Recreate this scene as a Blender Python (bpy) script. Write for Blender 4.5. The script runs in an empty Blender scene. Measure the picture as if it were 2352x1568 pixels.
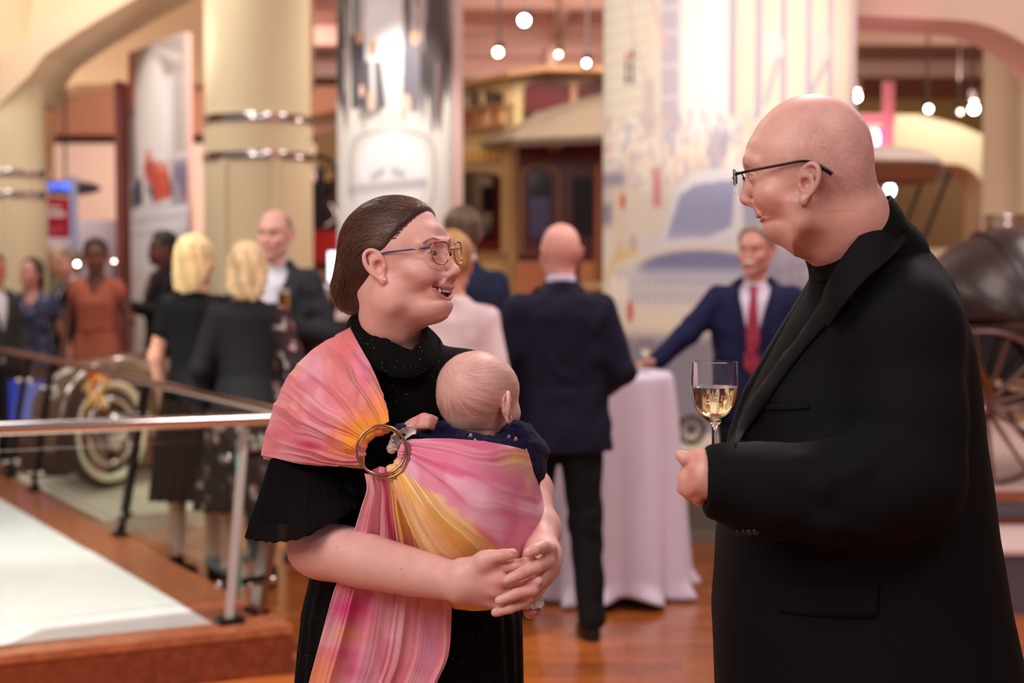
import bpy, bmesh, math, random
import numpy as np
from mathutils import Vector, Matrix
from mathutils.bvhtree import BVHTree
random.seed(7); rng = np.random.default_rng(7)
PI = math.pi
C = bpy.context.scene.collection
SC = bpy.context.scene

# ------------------------------------------------------------- camera, world, lights, exposure
CAM = Vector((0.0, 0.0, 1.58)); FPX = 3593.0; TILT = math.atan(184 / FPX)
cam_data = bpy.data.cameras.new('camera'); cam = bpy.data.objects.new('camera', cam_data); C.objects.link(cam)
cam_data.sensor_width = 36.0; cam_data.lens = 36.0 * FPX / 2352
cam.location = CAM; cam.rotation_euler = (PI / 2 - TILT, 0, 0)
cam_data.dof.use_dof = True; cam_data.dof.focus_distance = 2.62; cam_data.dof.aperture_fstop = 2.9
cam_data.clip_start = 0.05; cam_data.clip_end = 200
SC.camera = cam
SC.view_settings.view_transform = 'Standard'; SC.view_settings.look = 'None'
SC.view_settings.gamma = 1; SC.view_settings.use_curve_mapping = False
SC.view_settings.exposure = 0.0

wd = bpy.data.worlds.new('hall_light'); SC.world = wd; wd.use_nodes = True
_bg = wd.node_tree.nodes['Background']; _bg.inputs[0].default_value = (1.0, 0.76, 0.74, 1); _bg.inputs[1].default_value = 0.24

def area(loc, target, size, power, col, name='ceiling_flood', spread=None):
    l = bpy.data.lights.new(name, 'AREA'); l.shape = 'DISK'; l.size = size; l.energy = power; l.color = col
    if spread: l.spread = spread
    o = bpy.data.objects.new(name, l); C.objects.link(o); o.location = loc
    o.rotation_euler = (Vector(target) - Vector(loc)).to_track_quat('-Z', 'Y').to_euler(); return o
def spot(loc, target, power, col, angle=40, radius=0.08, blend=0.5, name='track_spot'):
    l = bpy.data.lights.new(name, 'SPOT'); l.energy = power; l.color = col; l.spot_size = math.radians(angle)
    l.spot_blend = blend; l.shadow_soft_size = radius
    o = bpy.data.objects.new(name, l); C.objects.link(o); o.location = loc
    o.rotation_euler = (Vector(target) - Vector(loc)).to_track_quat('-Z', 'Y').to_euler(); return o
WARM = (1.0, 0.91, 0.84); PINK = (1.0, 0.62, 0.72)
# light over the two talkers
area((-2.2, 0.2, 3.6), (-0.1, 2.6, 1.2), 2.4, 105, (1.0, 0.88, 0.84))
area((1.6, 0.6, 4.2), (0.6, 2.6, 1.3), 1.0, 42, (1.0, 0.80, 0.82))
area((0.9, 5.0, 4.4), (0.4, 2.6, 1.4), 0.8, 75, (1.0, 0.76, 0.72))
# the hall behind
area((-2.5, 7.0, 4.6), (-2.0, 7.5, 0.3), 2.0, 85, WARM)
area((1.6, 6.2, 4.6), (1.0, 7.4, 0.4), 2.0, 75, (1.0, 0.80, 0.78))
area((-3.5, 11.5, 4.6), (-2.5, 12.5, 0.6), 2.5, 90, WARM)
area((4.2, 8.5, 4.6), (3.4, 8.5, 0.4), 2.0, 80, (1.0, 0.84, 0.80))
area((0.5, 12.6, 4.5), (0.3, 14.5, 2.0), 2.0, 150, WARM)
area((0.6, 18.0, 3.3), (0.6, 19.5, 5.0), 2.5, 62, (1.0, .80, .76), 'ceiling_uplight')  # unseen fill added so the ceiling is not left dark
area((0.6, 25.0, 3.0), (0.6, 26.5, 5.0), 2.5, 70, (1.0, .80, .76), 'ceiling_uplight')  # second unseen fill, added under the far ceiling
area((-4.6, 21.0, 4.6), (-4.6, 24.0, 1.6), 2.0, 380, (1.0, .88, .84), 'far_left_flood')  # light without a fitting, added for the room behind the left arch
area((6.6, 14.0, 2.6), (5.0, 17.0, 3.9), 1.2, 75, (1.0, .93, .84), 'right_arch_flood')  # added out of frame to brighten the inner right arch
area((-5.4, 15.2, 2.4), (-4.8, 17.0, 3.9), 1.0, 60, (1.0, .86, .74), 'left_arch_flood')  # unseen fill put in to brighten the left arch wall
area((4.6, 15.8, 3.2), (4.4, 17.5, 5.0), 1.0, 30, (1.0, .88, .78), 'right_ceiling_flood')  # extra fill with no fitting, lifts the right-hand ceiling
area((8.6, 19.5, 4.2), (5.6, 22.0, 1.2), 1.2, 170, (1.0, .88, .76), 'right_far_flood')  # added off to the side to brighten the far right walls

# ------------------------------------------------------------- helpers
def P(px, py, Y):
    xc = (px - 1176) / FPX; yc = -(py - 784) / FPX
    ct, st = math.cos(TILT), math.sin(TILT)
    d = Vector((xc, ct + yc * st, -st + yc * ct))
    return CAM + d * (Y / d.y)
def PXM(Y): return FPX / Y
def lin(c):
    return tuple(((x / 255) / 12.92 if x / 255 <= 0.04045 else ((x / 255 + 0.055) / 1.055) ** 2.4) for x in c)
def link(o): C.objects.link(o); return o
def tag(o, label=None, cat=None, group=None, kind=None):
    if label: o['label'] = label
    if cat: o['category'] = cat
    if group: o['group'] = group
    if kind: o['kind'] = kind
    return o
def empty(name, loc, label=None, cat=None, group=None):
    o = bpy.data.objects.new(name, None); link(o); o.location = loc; o.empty_display_size = 0.1
    return tag(o, label, cat, group)
def wloc(o):
    v = Vector((0, 0, 0))
    while o: v += o.location; o = o.parent
    return v
def mesh_obj(name, verts, faces, mat, parent=None, smooth=True, cols=None, attrs=None, world=True):
    """verts in world coordinates; the object is placed under its parent without rotation"""
    V = np.asarray(verts, dtype=np.float64).reshape(-1, 3)
    if parent is not None: base = wloc(parent)
    else:
        base = Vector((0, 0, 0))
    if world: V = V - np.array(base)
    me = bpy.data.meshes.new(name)
    if isinstance(faces, np.ndarray):
        n = faces.shape[0]; k = faces.shape[1]
        me.vertices.add(len(V)); me.vertices.foreach_set('co', V.astype(np.float32).ravel())
        me.loops.add(n * k); me.loops.foreach_set('vertex_index', faces.astype(np.int32).ravel())
        me.polygons.add(n); me.polygons.foreach_set('loop_start', np.arange(0, n * k, k, dtype=np.int32))
        me.polygons.foreach_set('loop_total', np.full(n, k, dtype=np.int32))
        me.update(calc_edges=True)
    else:
        me.from_pydata([tuple(v) for v in V], [], faces); me.update()
    if cols is not None:
        a = me.color_attributes.new('Col', 'FLOAT_COLOR', 'POINT')
        cc = np.ones((len(V), 4), dtype=np.float32); cc[:, :3] = np.asarray(cols, dtype=np.float32)[:, :3]
        a.data.foreach_set('color', cc.ravel())
    if attrs:
        for k_, v_ in attrs.items():
            a = me.attributes.new(k_, 'FLOAT', 'POINT'); a.data.foreach_set('value', np.asarray(v_, dtype=np.float32))
    if smooth: me.polygons.foreach_set('use_smooth', np.ones(len(me.polygons), dtype=bool))
    if mat is not None: me.materials.append(mat)
    o = bpy.data.objects.new(name, me); link(o)
    if parent is not None: o.parent = parent
    return o

# ---- materials
def _nt(name):
    m = bpy.data.materials.new(name); m.use_nodes = True
    return m, m.node_tree, m.node_tree.nodes['Principled BSDF']
def mat(name, rgb, rough=0.6, metal=0.0, noise=0.0, nscale=20.0, bump=0.0, bscale=200.0, vcol=False, spec=0.5,
        sss=0.0, alpha=1.0, trans=0.0, ior=1.45, emit=0.0, sheen=0.0, stretch=None, coat=0.0, bdist=0.002, sssr=(1.0, .35, .2)):
    m, nt, b = _nt(name); N = nt.nodes; L = nt.links
    c = lin(rgb)
    b.inputs['Base Color'].default_value = (*c, 1); b.inputs['Roughness'].default_value = rough
    b.inputs['Metallic'].default_value = metal; b.inputs['Specular IOR Level'].default_value = spec
    b.inputs['IOR'].default_value = ior; b.inputs['Alpha'].default_value = alpha
    b.inputs['Transmission Weight'].default_value = trans; b.inputs['Sheen Weight'].default_value = sheen
    b.inputs['Coat Weight'].default_value = coat
    if sss:
        b.inputs['Subsurface Weight'].default_value = sss; b.inputs['Subsurface Radius'].default_value = sssr
        b.inputs['Subsurface Scale'].default_value = 0.006
    src = None
    if vcol:
        a = N.new('ShaderNodeAttribute'); a.attribute_name = 'Col'; src = a.outputs['Color']
    tc = N.new('ShaderNodeTexCoord'); mp = N.new('ShaderNodeMapping'); L.new(tc.outputs['Object'], mp.inputs[0])
    if stretch: mp.inputs['Scale'].default_value = stretch
    if noise:
        n = N.new('ShaderNodeTexNoise'); n.inputs['Scale'].default_value = nscale; n.inputs['Detail'].default_value = 5
        L.new(mp.outputs[0], n.inputs['Vector'])
        mr = N.new('ShaderNodeMapRange'); mr.inputs['To Min'].default_value = 1 - noise; mr.inputs['To Max'].default_value = 1 + noise
        mr.inputs['From Min'].default_value = 0.25; mr.inputs['From Max'].default_value = 0.75
        L.new(n.outputs['Fac'], mr.inputs['Value'])
        mx = N.new('ShaderNodeMix'); mx.data_type = 'RGBA'; mx.blend_type = 'MULTIPLY'; mx.inputs[0].default_value = 1
        if src: L.new(src, mx.inputs[6])
        else: mx.inputs[6].default_value = (*c, 1)
        cb = N.new('ShaderNodeCombineColor')
        for i in range(3): L.new(mr.outputs[0], cb.inputs[i])
        L.new(cb.outputs[0], mx.inputs[7]); src = mx.outputs[2]
    if src: L.new(src, b.inputs['Base Color'])
    if bump:
        n2 = N.new('ShaderNodeTexNoise'); n2.inputs['Scale'].default_value = bscale; n2.inputs['Detail'].default_value = 3
        L.new(mp.outputs[0], n2.inputs['Vector'])
        bp = N.new('ShaderNodeBump'); bp.inputs['Strength'].default_value = bump; bp.inputs['Distance'].default_value = bdist
        L.new(n2.outputs['Fac'], bp.inputs['Height']); L.new(bp.outputs[0], b.inputs['Normal'])
    if emit:
        b.inputs['Emission Color'].default_value = (*c, 1); b.inputs['Emission Strength'].default_value = emit
    return m
def emis(name, rgb, s):
    m, nt, b = _nt(name); b.inputs['Base Color'].default_value = (0, 0, 0, 1)
    b.inputs['Emission Color'].default_value = (*lin(rgb), 1); b.inputs['Emission Strength'].default_value = s; return m

# ---- plain shapes collected into one mesh
class MB:
    def __init__(s): s.v = []; s.f = []
    def add(s, V, F):
        o = len(s.v); s.v += [tuple(v) for v in V]; s.f += [tuple(i + o for i in f) for f in F]; return s
    def box(s, c, size, rz=0.0, R=None):
        c = Vector(c); hx, hy, hz = [q / 2 for q in size]
        M = R if R is not None else Matrix.Rotation(rz, 3, 'Z')
        V = [c + M @ Vector((x, y, z)) for x in (-hx, hx) for y in (-hy, hy) for z in (-hz, hz)]
        return s.add(V, [(0, 1, 3, 2), (4, 6, 7, 5), (0, 4, 5, 1), (2, 3, 7, 6), (0, 2, 6, 4), (1, 5, 7, 3)])
    def bar(s, a, b, w, d, up=(0, 0, 1)):
        a = Vector(a); b = Vector(b); t = (b - a).normalized(); u = Vector(up)
        if abs(t.dot(u)) > .98: u = Vector((0, 1, 0))
        x = t.cross(u).normalized(); y = x.cross(t)
        V = [p + x * sx * w / 2 + y * sy * d / 2 for p in (a, b) for sx, sy in ((-1, -1), (1, -1), (1, 1), (-1, 1))]
        return s.add(V, [(0, 3, 2, 1), (4, 5, 6, 7), (0, 1, 5, 4), (1, 2, 6, 5), (2, 3, 7, 6), (3, 0, 4, 7)])
    def tube(s, pts, r, n=10, closed=False):
        pts = [Vector(p) for p in pts]; m = len(pts); rs = r if hasattr(r, '__len__') else [r] * m
        V = []; prev = None
        for i, p in enumerate(pts):
            if closed: t = pts[(i + 1) % m] - pts[i - 1]
            else: t = pts[min(i + 1, m - 1)] - pts[max(i - 1, 0)]
            if t.length < 1e-9: t = Vector((0, 0, 1))
            t.normalize()
            if prev is None:
                u = Vector((0, 0, 1)) if abs(t.z) < .9 else Vector((1, 0, 0)); x = t.cross(u).normalized()
            else: x = (prev - t * prev.dot(t)).normalized()
            prev = x; y = t.cross(x)
            V += [p + (x * math.cos(2 * PI * k / n) + y * math.sin(2 * PI * k / n)) * rs[i] for k in range(n)]
        F = []
        for i in range(m if closed else m - 1):
            j = (i + 1) % m
            F += [(i * n + k, i * n + (k + 1) % n, j * n + (k + 1) % n, j * n + k) for k in range(n)]
        if not closed: F += [tuple(range(n - 1, -1, -1)), tuple((m - 1) * n + k for k in range(n))]
        return s.add(V, F)
    def lathe(s, prof, c=(0, 0, 0), n=32, fl=None):
        """prof: (r, z); fl(angle, z) -> radius factor"""
        c = Vector(c); V = []
        for r, z in prof:
            for k in range(n):
                a = 2 * PI * k / n; q = r * (fl(a, z) if fl else 1)
                V.append(c + Vector((q * math.cos(a), q * math.sin(a), z)))
        F = [(i * n + k, i * n + (k + 1) % n, (i + 1) * n + (k + 1) % n, (i + 1) * n + k) for i in range(len(prof) - 1) for k in range(n)]
        F += [tuple(range(n - 1, -1, -1)), tuple((len(prof) - 1) * n + k for k in range(n))]
        return s.add(V, F)
    def prism(s, poly, thick):
        """poly: list of 3-D points, extruded by vector thick"""
        n = len(poly); t = Vector(thick); V = [Vector(p) for p in poly] + [Vector(p) + t for p in poly]
        return s.add(V, [tuple(range(n)), tuple(range(2 * n - 1, n - 1, -1))] + [(i, i + n, (i + 1) % n + n, (i + 1) % n) for i in range(n)])
    def sphere(s, c, r, n=14, sc=(1, 1, 1)):
        c = Vector(c); V = [c + Vector((0, 0, r * sc[2]))]
        for i in range(1, n // 2):
            th = PI * i / (n // 2)
            V += [c + Vector((r * sc[0] * math.sin(th) * math.cos(2 * PI * k / n), r * sc[1] * math.sin(th) * math.sin(2 * PI * k / n), r * sc[2] * math.cos(th))) for k in range(n)]
        V.append(c - Vector((0, 0, r * sc[2]))); m = n // 2 - 1; F = [(0, 1 + k, 1 + (k + 1) % n) for k in range(n)]
        for i in range(m - 1):
            F += [(1 + i * n + k, 1 + (i + 1) * n + k, 1 + (i + 1) * n + (k + 1) % n, 1 + i * n + (k + 1) % n) for k in range(n)]
        F += [(len(V) - 1, 1 + (m - 1) * n + (k + 1) % n, 1 + (m - 1) * n + k) for k in range(n)]
        return s.add(V, F)
    def build(s, name, m, parent=None, smooth=False, cols=None, bevel=0.0):
        o = mesh_obj(name, s.v, s.f, m, parent, smooth, cols)
        bm = bmesh.new(); bm.from_mesh(o.data); bmesh.ops.recalc_face_normals(bm, faces=bm.faces); bm.to_mesh(o.data); bm.free()
        if bevel:
            b = o.modifiers.new('bevel', 'BEVEL'); b.width = bevel; b.segments = 2; b.limit_method = 'ANGLE'
        if smooth:
            try:
                o.data.set_sharp_from_angle(angle=math.radians(50))
            except Exception: pass
        return o
def smoothpts(pts, n=8, closed=False):
    """Catmull-Rom through points (tuples of any length)"""
    A = [np.array(p, float) for p in pts]; m = len(A); out = []
    rngi = range(m if closed else m - 1)
    for i in rngi:
        p0 = A[(i - 1) % m] if (closed or i > 0) else A[i]; p1 = A[i]; p2 = A[(i + 1) % m]
        p3 = A[(i + 2) % m] if (closed or i + 2 < m) else p2
        for k in range(n):
            t = k / n
            out.append(0.5 * ((2 * p1) + (-p0 + p2) * t + (2 * p0 - 5 * p1 + 4 * p2 - p3) * t * t + (-p0 + 3 * p1 - 3 * p2 + p3) * t ** 3))
    if not closed: out.append(A[-1])
    return out
def grid_faces(nu, nv, closed_u=False, off=0):
    i = np.arange(nu if closed_u else nu - 1)[:, None]; j = np.arange(nv - 1)[None, :]
    i2 = (i + 1) % nu
    return np.stack([i * nv + j, i2 * nv + j, i2 * nv + j + 1, i * nv + j + 1], -1).reshape(-1, 4) + off

# ---- value noise on numpy arrays
_perm = rng.random((64, 64, 64)).astype(np.float32)
def vnoise(x, y, z):
    xi = np.floor(x).astype(int); yi = np.floor(y).astype(int); zi = np.floor(z).astype(int)
    fx = x - xi; fy = y - yi; fz = z - zi
    fx = fx * fx * (3 - 2 * fx); fy = fy * fy * (3 - 2 * fy); fz = fz * fz * (3 - 2 * fz)
    def g(a, b, c): return _perm[(xi + a) & 63, (yi + b) & 63, (zi + c) & 63]
    return ((g(0, 0, 0) * (1 - fx) + g(1, 0, 0) * fx) * (1 - fy) + (g(0, 1, 0) * (1 - fx) + g(1, 1, 0) * fx) * fy) * (1 - fz) + \
           ((g(0, 0, 1) * (1 - fx) + g(1, 0, 1) * fx) * (1 - fy) + (g(0, 1, 1) * (1 - fx) + g(1, 1, 1) * fx) * fy) * fz

# ---- implicit solids: smooth unions sampled on a grid, skinned with surface nets
class Vol:
    def __init__(s, lo, hi, h):
        s.lo = np.array(lo, float); s.h = h; s.n = np.ceil((np.array(hi, float) - s.lo) / h).astype(int) + 1
        s.f = np.full(s.n, 0.5, dtype=np.float32)
        s.ax = [(s.lo[i] + np.arange(s.n[i]) * h).astype(np.float32) for i in range(3)]
    def reg(s, lo, hi):
        i0 = np.clip(np.floor((np.array(lo) - s.lo) / s.h).astype(int), 0, s.n)
        i1 = np.clip(np.ceil((np.array(hi) - s.lo) / s.h).astype(int) + 1, 0, s.n)
        return tuple(slice(a, b) for a, b in zip(i0, i1))
    def xyz(s, r):
        return s.ax[0][r[0]][:, None, None], s.ax[1][r[1]][None, :, None], s.ax[2][r[2]][None, None, :]
    def put(s, fn, lo, hi, k, op):
        m = k + 2.5 * s.h
        r = s.reg([a - m for a in lo], [a + m for a in hi])
        if any(q.stop <= q.start for q in r): return s
        d = fn(*s.xyz(r)); g = s.f[r]
        if op == 'u':
            if k > 0: hh = np.maximum(k - np.abs(g - d), 0) / k; s.f[r] = np.minimum(g, d) - hh * hh * k * .25
            else: s.f[r] = np.minimum(g, d)
        elif op == 's':
            d = -d
            if k > 0: hh = np.maximum(k - np.abs(g - d), 0) / k; s.f[r] = np.maximum(g, d) + hh * hh * k * .25
            else: s.f[r] = np.maximum(g, d)
        elif op == 'd':
            s.f[r] = g + d
        return s
    def cone(s, a, b, r1, r2=None, k=0.0, op='u', flat=None):
        """round cone from a to b; flat=(normal, factor) squeezes it along a direction"""
        a = np.array(a, float); b = np.array(b, float); r2 = r1 if r2 is None else r2
        R = max(r1, r2) * (1.02 if flat is None else max(1.02, 1 / flat[1] * 0 + 1.05)); lo = np.minimum(a, b) - R; hi = np.maximum(a, b) + R
        ab = b - a; L2 = max(float(ab @ ab), 1e-12)
        def fn(x, y, z):
            px, py, pz = x - a[0], y - a[1], z - a[2]
            t = np.clip((px * ab[0] + py * ab[1] + pz * ab[2]) / L2, 0, 1)
            dx, dy, dz = px - t * ab[0], py - t * ab[1], pz - t * ab[2]
            if flat is not None:
                nn = np.array(flat[0], float); nn = nn / np.linalg.norm(nn); q = (dx * nn[0] + dy * nn[1] + dz * nn[2]); e = (1 / flat[1] ** 2 - 1)
                dd = np.sqrt(dx * dx + dy * dy + dz * dz + q * q * e)
                rr = (r1 + (r2 - r1) * t); return (dd - rr) * (flat[1] * .5 + .5)
            return np.sqrt(dx * dx + dy * dy + dz * dz) - (r1 + (r2 - r1) * t)
        return s.put(fn, lo, hi, k, op)
    def chain(s, pts, rs, k=0.0, op='u', flat=None):
        for i in range(len(pts) - 1): s.cone(pts[i], pts[i + 1], rs[i], rs[i + 1], k, op, flat)
        return s
    def ell(s, c, r, k=0.0, op='u', R=None):
        c = np.array(c, float); r = np.array(r, float)
        if R is None: ext = r
        else: R = np.array(R, float); ext = np.sqrt(((R * r[None, :]) ** 2).sum(1))
        def fn(x, y, z):
            px, py, pz = x - c[0], y - c[1], z - c[2]
            if R is not None:
                px, py, pz = (R[0, 0] * px + R[1, 0] * py + R[2, 0] * pz, R[0, 1] * px + R[1, 1] * py + R[2, 1] * pz, R[0, 2] * px + R[1, 2] * py + R[2, 2] * pz)
            k0 = np.sqrt((px / r[0]) ** 2 + (py / r[1]) ** 2 + (pz / r[2]) ** 2)
            k1 = np.sqrt((px / r[0] ** 2) ** 2 + (py / r[1] ** 2) ** 2 + (pz / r[2] ** 2) ** 2) + 1e-6
            return k0 * (k0 - 1) / k1
        return s.put(fn, c - ext, c + ext, k, op)
    def box(s, c, hs, R=None, rad=0.004, k=0.0, op='u'):
        c = np.array(c, float); hs = np.array(hs, float); Rm = np.eye(3) if R is None else np.array(R, float)
        ext = np.abs(Rm) @ hs + rad
        def fn(x, y, z):
            p = (x - c[0], y - c[1], z - c[2])
            q = [np.abs(Rm[0, i] * p[0] + Rm[1, i] * p[1] + Rm[2, i] * p[2]) - (hs[i] - rad) for i in range(3)]
            return np.sqrt(sum(np.maximum(t, 0) ** 2 for t in q)) + np.minimum(np.maximum(np.maximum(q[0], q[1]), q[2]), 0) - rad
        return s.put(fn, c - ext, c + ext, k, op)
    def loft(s, tab, k=0.0, op='u', M=None, infl=0.0, pw=2.0):
        """tab rows: (z, cx, cy, rx, ry_front(+y), ry_back(-y)), in the frame M (4x4) if given"""
        T = np.array(tab, float); o = np.argsort(T[:, 0]); T = T[o]; zs = T[:, 0]
        mx = np.abs(T[:, 1:3]).max(0) + np.array([T[:, 3].max(), T[:, 4:].max()]) + abs(infl)
        if M is None:
            lo = [(T[:, 1] - T[:, 3]).min() - infl, (T[:, 2] - T[:, 5]).min() - infl, zs[0]]; hi = [(T[:, 1] + T[:, 3]).max() + infl, (T[:, 2] + T[:, 4]).max() + infl, zs[-1]]
        else:
            Mi = np.array(M.inverted()); cs = np.array([[sx * mx[0], sy * mx[1], z, 1] for sx in (-1, 1) for sy in (-1, 1) for z in (zs[0], zs[-1])]) @ np.array(M).T
            lo = cs[:, :3].min(0); hi = cs[:, :3].max(0)
        def fn(x, y, z):
            if M is not None:
                X = Mi[0, 0] * x + Mi[0, 1] * y + Mi[0, 2] * z + Mi[0, 3]; Y = Mi[1, 0] * x + Mi[1, 1] * y + Mi[1, 2] * z + Mi[1, 3]
                Z = Mi[2, 0] * x + Mi[2, 1] * y + Mi[2, 2] * z + Mi[2, 3]
            else: X, Y, Z = x, y, z
            g = [np.interp(Z, zs, T[:, i]).astype(np.float32) for i in range(1, 6)]
            dx = X - g[0]; dy = Y - g[1]; rx = g[2] + infl; ry = np.where(dy > 0, g[3], g[4]) + infl
            if pw == 2.0: q = np.sqrt((dx / rx) ** 2 + (dy / ry) ** 2)
            else: q = (np.abs(dx / rx) ** pw + np.abs(dy / ry) ** pw) ** (1 / pw)
            d = (q - 1) * np.minimum(rx, ry)
            return np.maximum(d, np.maximum(zs[0] - Z, Z - zs[-1]))
        return s.put(fn, lo, hi, k, op)
    def field(s, fn, lo, hi, k=0.0, op='u'): return s.put(fn, lo, hi, k, op)
    def disp(s, fn, lo=None, hi=None):
        r = s.reg(lo, hi) if lo is not None else tuple(slice(0, q) for q in s.n)
        s.f[r] += fn(*s.xyz(r)); return s
    def mesh(s):
        f = s.f; ins = f < 0
        nx, ny, nz = f.shape
        cnt = np.zeros((nx - 1, ny - 1, nz - 1), np.int8)
        for a in (0, 1):
            for b in (0, 1):
                for c in (0, 1): cnt += ins[a:nx - 1 + a, b:ny - 1 + b, c:nz - 1 + c]
        act = (cnt > 0) & (cnt < 8); idx = np.argwhere(act)
        num = np.full(act.shape, -1, np.int64); num[act] = np.arange(len(idx))
        P_ = np.zeros((len(idx), 3)); W = np.zeros(len(idx))
        i, j, k = idx.T
        cor = [(0, 0, 0), (1, 0, 0), (0, 1, 0), (1, 1, 0), (0, 0, 1), (1, 0, 1), (0, 1, 1), (1, 1, 1)]
        val = [f[i + a, j + b, k + c] for a, b, c in cor]
        for e0 in range(8):
            for ax, bit in ((0, 1), (1, 2), (2, 4)):
                if e0 & bit: continue
                e1 = e0 | bit; v0 = val[e0]; v1 = val[e1]; m = (v0 < 0) != (v1 < 0)
                t = np.where(m, v0 / np.where(m, v0 - v1, 1), 0)
                p = np.array(cor[e0], float)[None, :].repeat(len(idx), 0); p[:, ax] += t
                P_[m] += p[m]; W[m] += 1
        V = s.lo + (idx + P_ / W[:, None]) * s.h
        F = []
        for ax in range(3):
            sl0 = [slice(1, -1)] * 3; sl1 = [slice(1, -1)] * 3; sl0[ax] = slice(0, -1); sl1[ax] = slice(1, None)
            A = ins[tuple(sl0)]; B = ins[tuple(sl1)]; cr = np.argwhere(A != B)
            if not len(cr): continue
            o = np.array([1, 1, 1]); o[ax] = 0; g = cr + o
            u, v = (ax + 1) % 3, (ax + 2) % 3
            def at(du, dv):
                q = g.copy(); q[:, u] -= du; q[:, v] -= dv; return num[q[:, 0], q[:, 1], q[:, 2]]
            q4 = np.stack([at(0, 0), at(1, 0), at(1, 1), at(0, 1)], 1)
            flip = ~ins[tuple(g.T)]
            q4[flip] = q4[flip][:, ::-1]; F.append(q4)
        F = np.concatenate(F) if F else np.zeros((0, 4), int)
        F = F[(F >= 0).all(1)]
        return V, F
def relax(V, F, it=1, lam=0.5):
    E = np.concatenate([F[:, [0, 1]], F[:, [1, 2]], F[:, [2, 3]], F[:, [3, 0]]])
    E = np.concatenate([E, E[:, ::-1]])
    n = len(V); deg = np.bincount(E[:, 0], minlength=n)[:, None] + 1e-9
    for _ in range(it):
        S = np.stack([np.bincount(E[:, 0], weights=V[E[:, 1], c], minlength=n) for c in range(3)], 1)
        V = V + lam * (S / deg - V)
    return V
def joinm(parts):
    V = []; F = []; o = 0
    for v, f in parts: V.append(v); F.append(f + o); o += len(v)
    return np.concatenate(V), np.concatenate(F)
def tfm(V, M):
    A = np.array(M); return V @ A[:3, :3].T + A[:3, 3]
def frame(origin, yaw, pitch=0.0, roll=0.0, scale=1.0):
    """local x right, y forward, z up. yaw: direction of the gaze measured from +X towards +Y (radians)"""
    F = Vector((math.cos(yaw), math.sin(yaw), 0)); R = Vector((F.y, -F.x, 0)); U = Vector((0, 0, 1))
    M = Matrix((R, F, U)).transposed()
    M = M @ Matrix.Rotation(pitch, 3, 'X') @ Matrix.Rotation(roll, 3, 'Y')
    M = M.to_4x4(); M.translation = Vector(origin)
    return M @ Matrix.Diagonal((scale, scale, scale, 1))
def sstep(a, b, x): t = np.clip((x - a) / (b - a), 0, 1); return t * t * (3 - 2 * t)
def mixc(c, d, w): return c * (1 - w[:, None]) + np.array(lin(d))[None, :] * w[:, None]
# ============================================================= the hall
def struct(o): o['kind'] = 'structure'; return o
CREAM = mat('cream_plaster', (220, 204, 168), rough=.75, noise=.05, nscale=1.2)
PEACH = mat('peach_plaster', (222, 190, 152), rough=.75, noise=.05, nscale=1.2)
PINKC = mat('pink_cream_plaster', (230, 198, 178), rough=.75, noise=.04, nscale=1.0)
CEIL = mat('ceiling_paint', (206, 160, 146), rough=.85, noise=.06, nscale=.8)
BEAM = mat('beam_paint', (214, 176, 158), rough=.8, noise=.05, nscale=1)
BROWNW = mat('brown_wall', (150, 100, 74), rough=.8, noise=.08, nscale=1)
BEIGEW = mat('beige_wall', (206, 180, 160), rough=.85, noise=.06, nscale=.9)
YELW = mat('yellow_wall', (214, 180, 116), rough=.8, noise=.05, nscale=1)
CHROME = mat('chrome', (214, 208, 204), rough=.14, metal=1.0)
STEEL = mat('brushed_steel', (186, 182, 178), rough=.35, metal=.55)
DARKM = mat('dark_bronze_metal', (38, 34, 36), rough=.35, metal=.7)
def wood_mat(name, a, b, rough=.28, stretch=(2, 22, 6), scale=2.2, bump=.15, coat=.3):
    m, nt, bs = _nt(name); N = nt.nodes; L = nt.links
    tc = N.new('ShaderNodeTexCoord'); mp = N.new('ShaderNodeMapping'); mp.inputs['Scale'].default_value = stretch; L.new(tc.outputs['Object'], mp.inputs[0])
    oi = N.new('ShaderNodeObjectInfo'); ad = N.new('ShaderNodeVectorMath'); ad.operation = 'ADD'; L.new(mp.outputs[0], ad.inputs[0])
    sc = N.new('ShaderNodeVectorMath'); sc.operation = 'SCALE'; sc.inputs['Scale'].default_value = 37.0; cb = N.new('ShaderNodeCombineXYZ')
    for i in range(3): L.new(oi.outputs['Random'], cb.inputs[i])
    L.new(cb.outputs[0], sc.inputs[0]); L.new(sc.outputs[0], ad.inputs[1])
    n = N.new('ShaderNodeTexNoise'); n.inputs['Scale'].default_value = scale; n.inputs['Detail'].default_value = 6; L.new(ad.outputs[0], n.inputs['Vector'])
    r = N.new('ShaderNodeValToRGB'); r.color_ramp.elements[0].position = .3; r.color_ramp.elements[1].position = .72
    r.color_ramp.elements[0].color = (*lin(a), 1); r.color_ramp.elements[1].color = (*lin(b), 1); L.new(n.outputs['Fac'], r.inputs[0])
    hs = N.new('ShaderNodeHueSaturation'); mr = N.new('ShaderNodeMapRange'); mr.inputs['To Min'].default_value = .78; mr.inputs['To Max'].default_value = 1.2; L.new(oi.outputs['Random'], mr.inputs[0]); L.new(mr.outputs[0], hs.inputs['Value']); L.new(r.outputs[0], hs.inputs['Color'])
    L.new(hs.outputs[0], bs.inputs['Base Color']); bs.inputs['Roughness'].default_value = rough; bs.inputs['Coat Weight'].default_value = coat; bs.inputs['Coat Roughness'].default_value = .15
    bp = N.new('ShaderNodeBump'); bp.inputs['Strength'].default_value = bump; bp.inputs['Distance'].default_value = .002; L.new(n.outputs['Fac'], bp.inputs['Height']); L.new(bp.outputs[0], bs.inputs['Normal'])
    return m
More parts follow.
